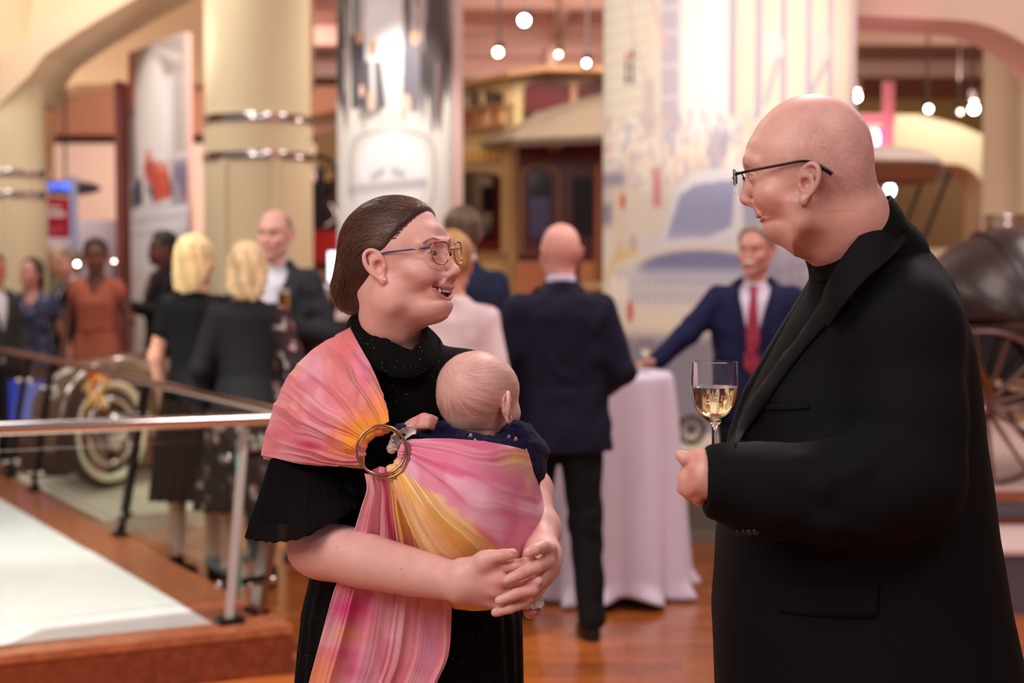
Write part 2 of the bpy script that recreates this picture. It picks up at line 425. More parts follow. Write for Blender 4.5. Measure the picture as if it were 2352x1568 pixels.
FLOORW = wood_mat('oak_floor', (140, 70, 28), (186, 106, 48), rough=.24); CHERRY = wood_mat('cherry_trim', (96, 38, 22), (126, 56, 32), rough=.35, stretch=(14, 14, 14)); LIGHTW = wood_mat('light_wood_trim', (138, 70, 42), (172, 102, 66), rough=.3, stretch=(10, 10, 10))
FX0, FX1, FY0, FY1 = -1.35, 1.65, 5.3, 8.9
f = MB(); f.box((0, 20, -.11), (24, 46, .19))
for cx, cy, sx, sy in (((-12 + FX0) / 2, 20, FX0 + 12, 46), ((12 + FX1) / 2, 20, 12 - FX1, 46), ((FX0 + FX1) / 2, (-3 + FY0) / 2, FX1 - FX0, FY0 + 3), ((FX0 + FX1) / 2, (FY1 + 43) / 2, FX1 - FX0, 43 - FY1)): f.box((cx, cy, -.0085), (sx, sy, .017))
floor = struct(f.build('floor', FLOORW))
plank_me = None; nrow = 36; L_ = .92; dyp = (FY1 - FY0) / nrow
for r_ in range(nrow):
    x = FX0 - (r_ * .37) % L_
    while x < FX1:
        a = max(x, FX0); b = min(x + L_, FX1)
        if b - a > .05:
            full = abs((b - a) - L_) < 1e-6
            if full and plank_me is not None:
                o = bpy.data.objects.new('plank', plank_me); link(o); o.parent = floor; o.location = (a + L_ / 2, FY0 + dyp * (r_ + .5), -.0085)
            else:
                o = MB().box((0, 0, 0), (b - a - .0025, dyp - .0025, .017)).build('plank', FLOORW, None); o.parent = floor; o.location = ((a + b) / 2, FY0 + dyp * (r_ + .5), -.0085)
                if full: plank_me = o.data
        x += L_
# ceiling, far wall
struct(MB().box((0, 24.5, 5.15), (24, 28, .2)).build('ceiling', CEIL))
fw = MB().box((0, 34.0, 1.85), (24, .3, 3.7)); struct(fw.build('wall_far', BEIGEW))
struct(MB().box((0, 33.7, 4.0), (24, .4, .7)).build('trim_1', BROWNW)); struct(MB().box((0, 33.8, 4.72), (24, .3, .75)).build('trim_2', YELW))
k = 3
for y_ in (13.2, 17.0, 20.0, 23.5, 27.5):
    struct(MB().box((0, y_, 4.93), (24, .35, .30)).build('trim_%d' % k, BEAM)); k += 1
for x_ in (-1.0, .65, 1.9):
    struct(MB().box((x_, 22, 4.86), (.16, 20, .14)).build('trim_%d' % k, BEAM)); k += 1
struct(MB().box((.3, 18.6, 4.80), (9, .5, .12)).build('trim_%d' % k, mat('black_track', (30, 24, 26), rough=.6))); k += 1
# soffit and walls seen between the banners
struct(MB().box((-4.2, 25.0, 3.95), (6.6, .5, .75)).build('wall_mid', BROWNW)); struct(MB().box((-4.2, 25.2, 1.7), (6.6, .3, 3.5)).build('wall_beige', BEIGEW))
def arch_prism(name, poly, Y0, th, m):
    return struct(MB().prism([(x, Y0, z) for x, z in poly], (0, th, 0)).build(name, m))
def arc(cx, cz, rx, rz, a0, a1, n=10): return [(cx + rx * math.cos(math.radians(a0 + (a1 - a0) * i / n)), cz + rz * math.sin(math.radians(a0 + (a1 - a0) * i / n))) for i in range(n + 1)]
# left arch wall behind the first banner (header with a rounded corner, then the pier)
def XZ(px, py, Y): p = P(px, py, Y); return (p.x, p.z)
lw = [XZ(-60, -260, 17), XZ(700, -260, 17), XZ(700, 196, 17), XZ(300, 190, 17), XZ(180, 192, 17), XZ(130, 205, 17), XZ(96, 232, 17), XZ(78, 275, 17), XZ(74, 330, 17), (XZ(74, 600, 17)[0], 0), (XZ(-60, 600, 17)[0], 0)]
arch_prism('wall_left', lw, 17.0, .8, PEACH)
# curved haunch of the near left vault
hn_ = [XZ(-80, -200, 13.4), XZ(560, -200, 13.4), XZ(430, -60, 13.4), XZ(300, 10, 13.4), XZ(190, 75, 13.4), XZ(110, 130, 13.4), XZ(82, 170, 13.4), XZ(70, 230, 13.4), XZ(-80, 230, 13.4)]
arch_prism('wall_vault', hn_, 13.4, .9, CREAM)
rb = []
lo_pts = [XZ(430, -60, 13.3), XZ(300, 10, 13.3), XZ(190, 75, 13.3), XZ(110, 130, 13.3), XZ(74, 178, 13.3)]; up_pts = [XZ(0, 250, 13.3), XZ(10, 130, 13.3), XZ(110, 60, 13.3), XZ(230, -20, 13.3), XZ(330, -90, 13.3)]
arch_prism('trim_20', lo_pts + up_pts, 13.2, .5, mat('pale_rib', (232, 206, 172), rough=.7))
# right arch wall
rw = [(2.25, 5.1), (7, 5.1), (7, 0), (3.95, 0)] + [(3.95, 2.35)] + arc(3.05, 2.40, .90, .86, 0, 88, 10) + [(2.25, 3.30)]
arch_prism('wall_right', rw, 11.0, .7, PINKC)
x0, _z = XZ(2050, 0, 17); x1, _z = XZ(2272, 0, 17); zt = XZ(0, 376, 17)[1]
rw2 = [(x0 - 2.2, 3.20), (x0 + .3, 3.16), (x1 - .3, 3.05), (x1 + .3, 2.8), (x1 + .8, 3.6), (9, 3.9), (9, 0), (x1, 0), (x1, zt - .35)] + arc(x1 - .38, zt - .38, .38, .38, 0, 90, 8) + [(x0 - 2.2, zt)]
arch_prism('wall_right_inner', rw2, 17.0, .8, CREAM)
struct(MB().box((6.5, 22, 2.2), (9, .3, 1.0)).build('wall_brown', mat('olive_brown_wall', (104, 78, 48), rough=.8))); struct(MB().box((6.5, 21.9, .9), (9, .3, 1.7)).build('wall_pale', mat('pale_wall', (206, 190, 168), rough=.8, noise=.15, nscale=.8)))
for i, (z_, y_) in enumerate(((4.05, 14.0), (4.35, 15.5), (3.95, 12.6))):
    struct(MB().tube([(1.9, y_, z_), (8, y_, z_ - .15 * i)], .14 if i != 2 else .07, 14).build('trim_%d' % (30 + i), mat('duct_paint_%d' % i, ((150, 120, 100), (170, 140, 116), (60, 48, 44))[i], rough=.6), None, True))
# fluted columns with chrome bands
def column(name, x, Y, R, z1, z2, ztop, m, label_n):
    r = bpy.data.objects.new(name, None); link(r); r.location = (x, Y, 0); r['kind'] = 'structure'
    fl = lambda a, z: 1 - .012 * (.5 + .5 * math.cos(a * 64)) ** 2
    MB().lathe([(R * 1.0, 0), (R, z1)], (x, Y, 0), 256, fl).build('fluted_shaft', m, r, True)
    MB().lathe([(R * .995, z1), (R * .995, z2)], (x, Y, 0), 256, fl).build('fluted_collar', m, r, True)
    top = [(R * .97, z2), (R * .97, ztop - .9), (R * 1.0, ztop - .62), (R * 1.10, ztop - .36), (R * 1.32, ztop - .14), (R * 1.7, ztop)]
    MB().lathe(top, (x, Y, 0), 64).build('shaft', m, r, True)
    for z in (z1, z2):
        MB().lathe([(R * .99, z - .035), (R * 1.025, z - .030), (R * 1.035, z), (R * 1.025, z + .030), (R * .99, z + .035)], (x, Y, 0), 96).build('chrome_band', CHROME, r, True)
    for a in (-118, -62):   # raised pilaster strips on the lower shaft
        ax, ay = math.cos(math.radians(a)), math.sin(math.radians(a)); MB().box((x + ax * R, Y + ay * R, z1 / 2), (.05, .05, z1 - .06), math.radians(a)).build('pilaster_strip', m, r)
    return r
Yc = 12.4; s_ = PXM(12.0); cxp_ = P(576, 600, 12.0).x
column('column', cxp_, Yc, .425, 1.58 + (600 - 357) / s_, 1.58 + (600 - 270) / s_, 4.75, CREAM, 1)
column('column', P(-35, 600, 13.2).x, 13.6, .40, 1.58 + (600 - 445) / PXM(13.2), 1.58 + (600 - 395) / PXM(13.2), 4.2, CREAM, 2)
column('column', P(2350, 600, 14).x, 14.4, .26, 1.58 + (600 - 520) / PXM(14), 1.58 + (600 - 500) / PXM(14), 4.3, CREAM, 3)

# ---- track lights
def lamp(px, py, Y, r=.05, strength=60, col=(255, 236, 214), label='', ztop=4.75, tilt=(-.1, -.9, -.45), body=True, grp='track spotlights under the ceiling'):
    p = P(px, py, Y); ro = empty('spotlight', p, label, 'spotlight', grp if False else None); d = Vector(tilt).normalized()
    r = r * .62; MB().sphere(tuple(p + d * .0), r, 16).build('lens', emis('lamp_%d_%d' % (px, py), col, strength), ro, True)
    if body:
        MB().tube([p - d * .015, p - d * .05, p - d * .2, p - d * .24], [r * 1.15, r * 1.3, r * 1.15, r * .5], 16).build('housing', mat('black_lamp_housing', (20, 18, 20), rough=.4), ro, True)
        q = p - d * .12; MB().tube([q, (q.x, q.y, ztop)], .012, 8).build('stem', mat('lamp_stem', (90, 76, 72), rough=.5), ro, True)
    return ro
lamp(1204, 47, 13, .062, 60, label='largest, brightest ceiling spotlight, above and right of the tall white photo banner')
lamp(1144, 120, 15, .055, 34, (255, 226, 190), label='warm ceiling spotlight just right of the white photo banner')
lamp(1283, 125, 16, .042, 14, (255, 222, 186), label='faint small ceiling spotlight above the cream tram')
lamp(1347, 145, 13.5, .036, 45, label='black hanging spotlight close to the left edge of the widest banner')
lamp(1967, 222, 12.5, .052, 50, label='black double spotlight just right of the widest banner')
lamp(2237, 250, 12.5, .055, 50, label='black double spotlight hanging near the right picture edge')
lamp(2133, 250, 15, .045, 24, (255, 240, 210), label='small distant spotlight between the two black double spotlights')
lamp(2206, 257, 15.5, .035, 10, (255, 230, 200), label='faint distant spotlight just left of the right double spotlight')
lamp(2349, 258, 15, .036, 12, (255, 206, 150), label='amber spotlight cut by the right edge of the picture')
for px_, py_ in ((1966, 196), (2237, 221)):
    p = P(px_, py_, 12.5); ro = empty('lamp_transformer', p, 'silver can above the black spotlight, %s' % ('beside the widest banner' if px_ < 2000 else 'near the right picture edge'), 'lamp fitting')
    MB().lathe([(.03, -.05), (.048, -.04), (.05, .0), (.048, .04), (.02, .055)], tuple(p), 24).build('can', CHROME, ro, True)
# ---- spots on the banners and platform, mostly from unseen fittings
spot(P(350, 120, 12.2) + Vector((.3, -1.6, .9)), P(370, 330, 13.4), 260, (1, .93, .86), 34)
spot(P(1204, 47, 12) + Vector((-.6, -1.9, .3)), P(905, 300, 11), 120, (1, .95, .88), 40)
spot(P(1700, -60, 7.6), P(1640, 120, 9.6), 70, (1, .94, .84), 52); spot(P(1900, -40, 7.8), P(1860, 160, 9.6), 20, (1, .84, .74), 60)
spot((-2.3, 3.6, 4.6), (-1.7, 6.2, .2), 1100, (1, .97, .92), 44, name='platform_spot')
spot((-3.6, 6.2, 4.6), (-2.3, 9.0, .1), 600, (1, .97, .92), 44, name='platform_spot')
struct(MB().box((-11.9, 23.0, 2.5), (.2, 31, 5.0)).build('wall_west', BEIGEW)); struct(MB().box((11.9, 23.0, 2.5), (.2, 31, 5.0)).build('wall_east', BEIGEW))
# ============================================================= people: heads, hands, clothes
SKIN = mat('skin', (205, 140, 120), rough=0.46, vcol=True, noise=0.05, nscale=55, bump=0.12, bscale=900, bdist=0.0006, sss=0.08)
SKIN_FAR = mat('skin_far', (205, 140, 120), rough=0.5, vcol=True)
EYE = mat('eyeball', (235, 230, 228), rough=0.12, vcol=True, coat=0.6)
TEETH = mat('teeth', (236, 228, 214), rough=0.2, coat=0.4)
MOUTH = mat('mouth_inside', (90, 30, 30), rough=0.5)

def ear_prims(v, side, cx, y=0.0, z=0.0, s=1.0, flare=0.35, k=0.004):
    """ear on the side of the head: helix, antihelix, concha hollow, lobe. Plane tilted back, flared outwards"""
    def q(u, w, o):  # u forward, w up, o outwards
        return (side * (cx + s * (o - u * flare + (0.004))), y + s * (u * 0.94 - w * 0.18), z + s * (w + u * .1))
    v.ell(q(-.004, .0, .001), (0.006 * s, .014 * s, .024 * s), k=.006)
    v.cone(q(-.007, .016, .0065), q(-.009, -.004, .0055), .0155 * s, .0125 * s, k=.003, flat=((1, 0, 0), .26))
    hel = [(.010, -.002, .004), (.011, .012, .008), (.006, .026, .010), (-.005, .033, .0115), (-.016, .029, .012), (-.021, .017, .012), (-.0205, .003, .011), (-.016, -.010, .009), (-.009, -.020, .007), (-.002, -.028, .005)]
    hp = smoothpts([q(*p) for p in hel], 4); n = len(hp)
    v.chain(hp, [s * (.0028 + .0009 * math.sin(PI * i / n)) for i in range(n)], k=.0025)
    v.ell(q(-.003, -.026, .006), (.0048 * s, .0085 * s, .010 * s), k=.005)
    ah = smoothpts([q(*p) for p in [(.001, .022, .007), (-.006, .018, .009), (-.012, .008, .0095), (-.011, -.004, .0085), (-.004, -.013, .007)]], 4)
    v.chain(ah, [s * .0026] * len(ah), k=.003)
    v.ell(q(.007, -.003, .005), (.004 * s, .0045 * s, .006 * s), k=.003)    # tragus
    v.ell(q(-.001, .001, .0085), (.0075 * s, .0075 * s, .0105 * s), k=.003, op='s')   # concha
    v.ell(q(-.008, .022, .013), (.004 * s, .007 * s, .006 * s), k=.003, op='s')

FACE = [  # z, half width, front y, back y, centre
    (.084, .0380, .0520, .045, -.005), (.072, .0560, .0760, .05, -.002), (.064, .0630, .0860, .05, 0), (.055, .0665, .0910, .05, 0), (.040, .0685, .0935, .05, 0), (.028, .0685, .092, .05, 0), (.015, .069, .0875, .05, 0),
    (0, .0695, .0885, .05, 0), (-.015, .068, .091, .05, 0), (-.030, .0650, .0935, .05, 0), (-.045, .0620, .0955, .045, 0), (-.060, .0580, .0945, .04, .002),
    (-.075, .0520, .0915, .035, .006), (-.088, .0440, .0890, .03, .014), (-.100, .033, .0850, .03, .025), (-.108, .020, .078, .03, .035), (-.113, .008, .07, .03, .04)]
def head_mesh(h=.0018, jaw=1.0, smile=0.0, openm=0.0, nose=1.0, brow=1.0, chin=0.0, double=0.0, neck=None, skull=(1, 1, 1), cheek=1.0, ears=True,
              eyes=True, eyeo=1.0, lipk=1.0, under=None, earflare=.35, ears_s=1.0, neckr=.054, ear_y=-.004, ear_z=.006, fore=0.0, mw=0.0, lo=(-.105, -.13, -.20), hi=(.105, .145, .165), relaxn=1, napefold=0.0):
    v = Vol(lo, hi, h)
    v.ell((0, -.012, .052), (.0755 * skull[0], .098 * skull[1], .086 * skull[2]))
    v.ell((0, -.045, .015), (.060, .055, .055), k=.03)
    tab = [(z, 0, c, w * (jaw if z < -.02 else 1), yf - c, yb) for z, w, yf, yb, c in FACE]
    tab = [(z, a, b, c, d + (chin if z < -.07 else 0), e) for z, a, b, c, d, e in tab]
    v.loft(tab, k=.022, pw=2.15)
    for s in (-1, 1):
        v.cone((s * .052 * jaw, .0, -.035), (s * .047 * jaw, .005, -.062), .018, .016, k=.02)
        v.cone((s * .047 * jaw, .005, -.062), (s * .016, .066, -.094), .016, .014, k=.02)
        v.ell((s * .043, .055, -.012 - .002 * smile), (.022 * cheek, .024, .020), k=.02)
        if smile: v.ell((s * .038, .066, -.026), (.018, .017, .016 * cheek), k=.022)
    # neck
    if neck is None: neck = [((0, -.022, -.03), .050), ((0, -.035, -.10), neckr), ((0, -.045, -.19), neckr + .004)]
    for i in range(len(neck) - 1): v.cone(neck[i][0], neck[i + 1][0], neck[i][1], neck[i + 1][1], k=.03)
    for a_, b_, r1_, r2_ in (under or []): v.cone(a_, b_, r1_, r2_, k=.03)
    if double: v.ell((0, .040, -.098), (.046 * jaw, .042, .020 + .012 * double), k=.03)
    if napefold:
        v.cone((-.035, -.078, -.030), (.035, -.078, -.030), .020 * napefold, k=.022); v.cone((0, -.088, -.030), (0, -.088, -.03), .018 * napefold, k=.02)
    # brow, sockets
    for s in (-1, 1):
        v.chain([(0, .0865, .033), (s * .014, .0870, .034), (s * .028, .085, .038), (s * .046, .074, .035)], [.0070 * brow, .0072 * brow, .0075 * brow, .007], k=.014)
        v.ell((s * .0300, .0965, .0145), (.0185, .0140, .0125), k=.014, op='s')
        v.ell((s * .0290, .0780, .0135), (.0142, .0145, .0140), k=.004)
    # nose
    n = nose
    v.chain([(0, .083, .026), (0, .090, .012), (0, .098, -.004), (0, .1085 + .003 * (n - 1), -.020)], [.0075, .0070, .0078 * n, .0092 * n], k=.009)
    v.ell((0, .110 + .006 * (n - 1), -.0245), (.0105 * n, .0095 * n, .0088 * n), k=.005)
    for s in (-1, 1):
        v.ell((s * .0125 * n, .1005, -.0285), (.0072 * n, .0095, .0075 * n), k=.005)
        v.ell((s * .0062 * n, .1035, -.0372), (.0034 * n, .0060, .0036), k=.002, op='s')
    # mouth, laid on the surface reached so far
    def sy(x, z):
        i = int(round((x - v.lo[0]) / h)); k_ = int(round((z - v.lo[2]) / h)); col = v.f[i, :, k_]; w = np.where(col < 0)[0]
        if not len(w): return .08
        j = w[-1]; t = col[j] / (col[j] - col[j + 1]) if j + 1 < len(col) else 0
        return v.lo[1] + (j + t) * h
    my = -.0585 + .002 * (smile > .9); op = openm
    v.ell((0, .078, -.052), (.034, .021, .024), k=.014)
    wv = .023 + .005 * smile + mw; up = .006 * smile + (.007 if smile > .9 else 0)
    xs_ = np.linspace(-1, 1, 21); ul = []; lo_ = []; mid = []; cup = lambda t: .0016 * math.exp(-((abs(t) - .22) / .16) ** 2)
    for t in xs_:
        e = t * t; zu = my + .0026 + cup(t) + up * e; zl = my - .0052 - op * (1 - e * .9) + up * e; zm = my - op * .5 * (1 - e) + up * e
        xx = t * wv; ins_ = .0035 * abs(t) ** 3
        ul.append((xx, sy(xx, zu) - .0002 - ins_, zu)); lo_.append((xx, sy(xx, zl) - .0006 - op * .22 * (1 - e) - ins_, zl)); mid.append((xx, sy(xx, zm) - .001, zm))
    big = smile > .9
    if op > .001:
        for dy in (.001, .007, .014): v.chain([(p[0] * (.96 if dy < .01 else .85), p[1] - dy, p[2]) for p in mid], [max(.0010, (.0012 + op * .50 * (1 - t * t) ** .6)) for t in xs_], k=.0015, op='s')
    ru = [(.0013 + (.0014 if big else .0024) * lipk * math.sqrt(max(0, 1 - t * t))) for t in xs_]; rl = [(.0013 + (.0023 if big else .0032) * lipk * math.sqrt(max(0, 1 - t * t))) for t in xs_]; rr = ru
    v.chain(ul, ru, k=.0025); v.chain(lo_, rl, k=.003)
    if op <= .001:
        v.chain([(p[0], p[1] + .0022, p[2]) for p in mid], [.0010] * 21, k=.002, op='s')
    v.ell((0, .078 + chin, -.094), (.022, .016, .015), k=.014)
    if smile:
        for s in (-1, 1):
            q_ = [(s * .020, -.032), (s * .029, -.040), (s * (wv + .007), my + up * .8)]
            v.chain(smoothpts([(a_, sy(a_, b_) + .0008, b_) for a_, b_ in q_], 4), [.0013] * 9, k=.007, op='s')
    # eye opening
    if eyes:
        for s in (-1, 1):
            R = Matrix.Rotation(-s * math.radians(18), 3, 'Z')
            v.ell((s * .0298, .0920, .0132), (.0130 * (.6 + .4 * eyeo), .010, .0048 * eyeo), k=.0015, op='s', R=R)
        # lid crease
            v.chain(smoothpts([(s * .020, .0890, .0195), (s * .032, .0900, .0228), (s * .045, .0805, .0190)], 4), [.0012] * 9, k=.003, op='s')
    if ears:
        for s in (-1, 1): ear_prims(v, s, .0700 * skull[0], y=ear_y, z=ear_z, s=ears_s, flare=earflare)
    V, F = v.mesh(); V = relax(V, F, relaxn, .5)
    W_ = relax(V, F, int(18 * (.0018 / h) ** 1 + 4), .5); m_ = (sstep(.044, .056, V[:, 2]) * sstep(.0, .03, V[:, 1]))[:, None]; V = V * (1 - m_) + W_ * m_
    W_ = relax(V, F, int(14 * (.0018 / h) + 3), .5); m_ = (sstep(-.012, -.03, V[:, 2]) * sstep(.078, .060, V[:, 1]) * sstep(-.05, -.02, V[:, 1]) * (1 - sstep(.064, .070, np.abs(V[:, 0])) * sstep(-.045, -.035, V[:, 2])) * sstep(.024, .034, np.abs(V[:, 0])))[:, None]; V = V * (1 - m_) + W_ * m_
    return V, F, dict(ul=ul, ll=lo_, rr=rr, mid=mid, my=my, sy0=ul[10][1], op=op)
def d2chain(V, pts):
    P_ = np.array(pts); best = np.full(len(V), 9.0)
    for i in range(len(P_) - 1):
        a, b = P_[i], P_[i + 1]; ab = b - a; t = np.clip(((V - a) @ ab) / max(ab @ ab, 1e-12), 0, 1)
        best = np.minimum(best, np.linalg.norm(V - a - t[:, None] * ab, axis=1))
    return best
def head_cols(V, info, skin, lip=(178, 88, 86), brow=(95, 62, 50), browon=1.0, blush=.5, beard=None, blushc=(214, 104, 92), mouthc=(96, 28, 26), far=False):
    c = np.tile(np.array(lin(skin)), (len(V), 1))
    n = vnoise(V[:, 0] * 60 + 20, V[:, 1] * 60 + 20, V[:, 2] * 60 + 20) - .5
    c *= (1 + .10 * n)[:, None]
    for s in (-1, 1):
        d = np.linalg.norm((V - np.array([s * .046, .062, -.026])) / np.array([.026, .03, .020]), axis=1)
        c = mixc(c, blushc, blush * np.exp(-d * d))
        d = np.linalg.norm((V - np.array([s * .074, -.008, .008])) / np.array([.014, .02, .03]), axis=1)
        c = mixc(c, blushc, .45 * blush * 1.3 * np.exp(-d * d * .6) * (np.abs(V[:, 0]) > .067))
        bp = smoothpts([(s * .013, .0965, .034), (s * .026, .0955, .0405), (s * .040, .083, .0405), (s * .050, .070, .035)], 5)
        b2 = np.array(bp); b2[:, 1] = 0; V2 = V * np.array([1, 0, 1]); d = d2chain(V2, b2) + 1.0 * (V[:, 1] < .05)
        if browon: c = mixc(c, brow, browon * (1 - sstep(.0009, .0031 if not far else .006, d + .0010 * n)) * .8)
        d = d2chain(V, smoothpts([(s * .0195, .0865, .0150), (s * .032, .0915, .0190), (s * .046, .0790, .0150)], 5))
        c = mixc(c, (70, 42, 36), .75 * (1 - sstep(.0008, .0026 if not far else .005, d)))
    d = np.linalg.norm((V - np.array([0, .112, -.024])) / np.array([.014, .016, .014]), axis=1); c = mixc(c, blushc, .55 * blush * np.exp(-d * d))
    for key in ('ul', 'll'):
        d = d2chain(V, info[key]); c = mixc(c, lip, .8 * (1 - sstep(.0036, .0056, d)) * (V[:, 1] > .06))
    if beard:
        w = sstep(-.02, -.05, V[:, 2]) * sstep(.02, .05, V[:, 1]); c = mixc(c, beard[0], beard[1] * w)
    # inside of the mouth and nostrils
    mm = np.array(info['mid']); lz = np.array(info['ll']); uz = np.array(info['ul']); w = ((V[:, 2] > np.interp(V[:, 0], lz[:, 0], lz[:, 2]) + .0008) & (V[:, 2] < np.interp(V[:, 0], uz[:, 0], uz[:, 2])) & (d2chain(V, mm) < info['op'] * .5 + .010) & (V[:, 1] < np.interp(V[:, 0], mm[:, 0], mm[:, 1]) - .0035) & (np.abs(V[:, 0]) < mm[:, 0].max() * .93) & (V[:, 2] < info['my'] + .004) & (V[:, 2] > info['my'] - info['op'] - .004) & (V[:, 1] < info['sy0'] - .008) & (V[:, 1] > .045) & (d2chain(V, info['ul']) > .0055) & (d2chain(V, info['ll']) > .006)).astype(float)
    if info.get('open'): c = mixc(c, mouthc, w * .9)
    return c
def eyeballs(M, parent, iris=(70, 62, 50), gaze=(0, 1, 0), n=20, s_=1.0):
    g = np.array(gaze, float); g /= np.linalg.norm(g)
    for s in (-1, 1):
        mb = MB().sphere((0, 0, 0), .0124, n=n * 2); V = np.array(mb.v); F = mb.f
        d = V @ g / .0124; V = V + (g[None, :] * .0009) * sstep(.86, .97, d)[:, None]
        c = np.tile(np.array(lin((226, 218, 214))), (len(V), 1)); c = mixc(c, iris, sstep(.86, .90, d)); c = mixc(c, (12, 10, 10), sstep(.955, .965, d))
        V = V + np.array([s * .0290, .0780, .0135])
        mesh_obj('eye', tfm(V, M), F, EYE, parent, True, c)
def teeth_mesh(M, parent, my=-.0585, w=.024, drop=.0, yf=.0885):
    mb = MB()
    ws = [.0042, .0034, .0036, .0034, .0034]; th = [.0098, .0086, .0090, .0080, .0076]
    for s in (-1, 1):
        x = 0.0
        for i in range(5):
            xc = x + ws[i]; x += 2 * ws[i] + .0003
            y = yf - (xc / .030) ** 2 * .018; ang = -s * math.atan2(2 * xc * .018 / .030 ** 2, 1)
            R = Matrix.Rotation(ang, 3, 'Z'); c = Vector((s * xc, y, my + .001 - th[i] / 2 + .003 + (xc / .03) ** 2 * .0025))
            n = 10; pr = []
            for (fx, fz) in [(math.copysign(abs(math.cos(t)) ** .6, math.cos(t)), math.copysign(abs(math.sin(t)) ** .6, math.sin(t))) for t in [2 * PI * q / n for q in range(n)]]:
                pr.append((fx * ws[i] * .97, fz * th[i] / 2))
            base = [c + R @ Vector((a, -.0025, b)) for a, b in pr]; mid = [c + R @ Vector((a, .0006, b)) for a, b in pr]; fr = [c + R @ Vector((a * .72, .0020, b * .8)) for a, b in pr]
            V = base + mid + fr; F = []
            for a in (0, n):
                F += [(a + q, a + (q + 1) % n, a + n + (q + 1) % n, a + n + q) for q in range(n)]
            F += [tuple(range(2 * n, 3 * n)), tuple(range(n - 1, -1, -1))]
            mb.add(V, F)
    return mesh_obj('teeth', tfm(np.array(mb.v), M), mb.f, TEETH, parent, True)

def hand_parts(v, W, D, N, size=1.0, curl=(.5, .5, .5, .5), spread=.1, thumb=(.6, .3), side=1, k=.006, r0=.9):
    """hand in world space. W wrist centre, D direction of the fingers, N normal of the back of the hand, side: +1 thumb towards D x N"""
    W = Vector(W); D = Vector(D).normalized(); N = (Vector(N) - D * Vector(N).dot(D)).normalized(); T = D.cross(N) * side; s = size
    def q(a, b, c): return tuple(W + (D * a + T * b + N * c) * s)
    kn = [(.088, .026), (.092, .008), (.086, -.010), (.077, -.027)]; ln = [(.042, .025, .020), (.046, .029, .022), (.042, .027, .021), (.033, .020, .018)]
    for i, (a, b) in enumerate(kn):
        v.cone(q(.004, b * .55, 0), q(a, b, 0), .0165 * s, .0110 * s, k=k * s)
    v.cone(q(.02, .016, -.006), q(.07, .020, -.004), .015 * s, .012 * s, k=k * s); v.cone(q(.02, -.012, -.006), q(.065, -.020, -.004), .014 * s, .011 * s, k=k * s)
    for i, (a, b) in enumerate(kn):
        p = q(a, b, 0); ang = curl[i] * .75; sp = spread * (1.5 - i); r = (.0092, .0095, .0090, .0078)[i] * r0 * s
        for j, l in enumerate(ln[i]):
            dd = D * math.cos(ang) - N * math.sin(ang); dd = (dd + T * math.sin(sp) * (1 if j == 0 else .6)).normalized()
            p2 = tuple(Vector(p) + dd * l * s); v.cone(p, p2, r, r * .92, k=.0022 * s); p = p2; r *= .92; ang += curl[i] * (1.25 if j == 0 else .9)
    p = q(.022, .020, -.004); a1, a2 = thumb
    d1 = (D * math.cos(a1) + T * math.sin(a1) - N * .35).normalized(); p2 = Vector(p) + d1 * .036 * s; v.cone(p, tuple(p2), .0155 * s, .0115 * s, k=.008 * s)
    d2 = (D * math.cos(a1 - a2) + T * math.sin(a1 - a2) - N * .5).normalized(); p3 = p2 + d2 * .030 * s; v.cone(tuple(p2), tuple(p3), .0112 * s, .0098 * s, k=.003 * s)
    d3 = (D * math.cos(a1 - 2 * a2) + T * math.sin(a1 - 2 * a2) - N * .6).normalized(); v.cone(tuple(p3), tuple(p3 + d3 * .024 * s), .0100 * s, .0085 * s, k=.003 * s)

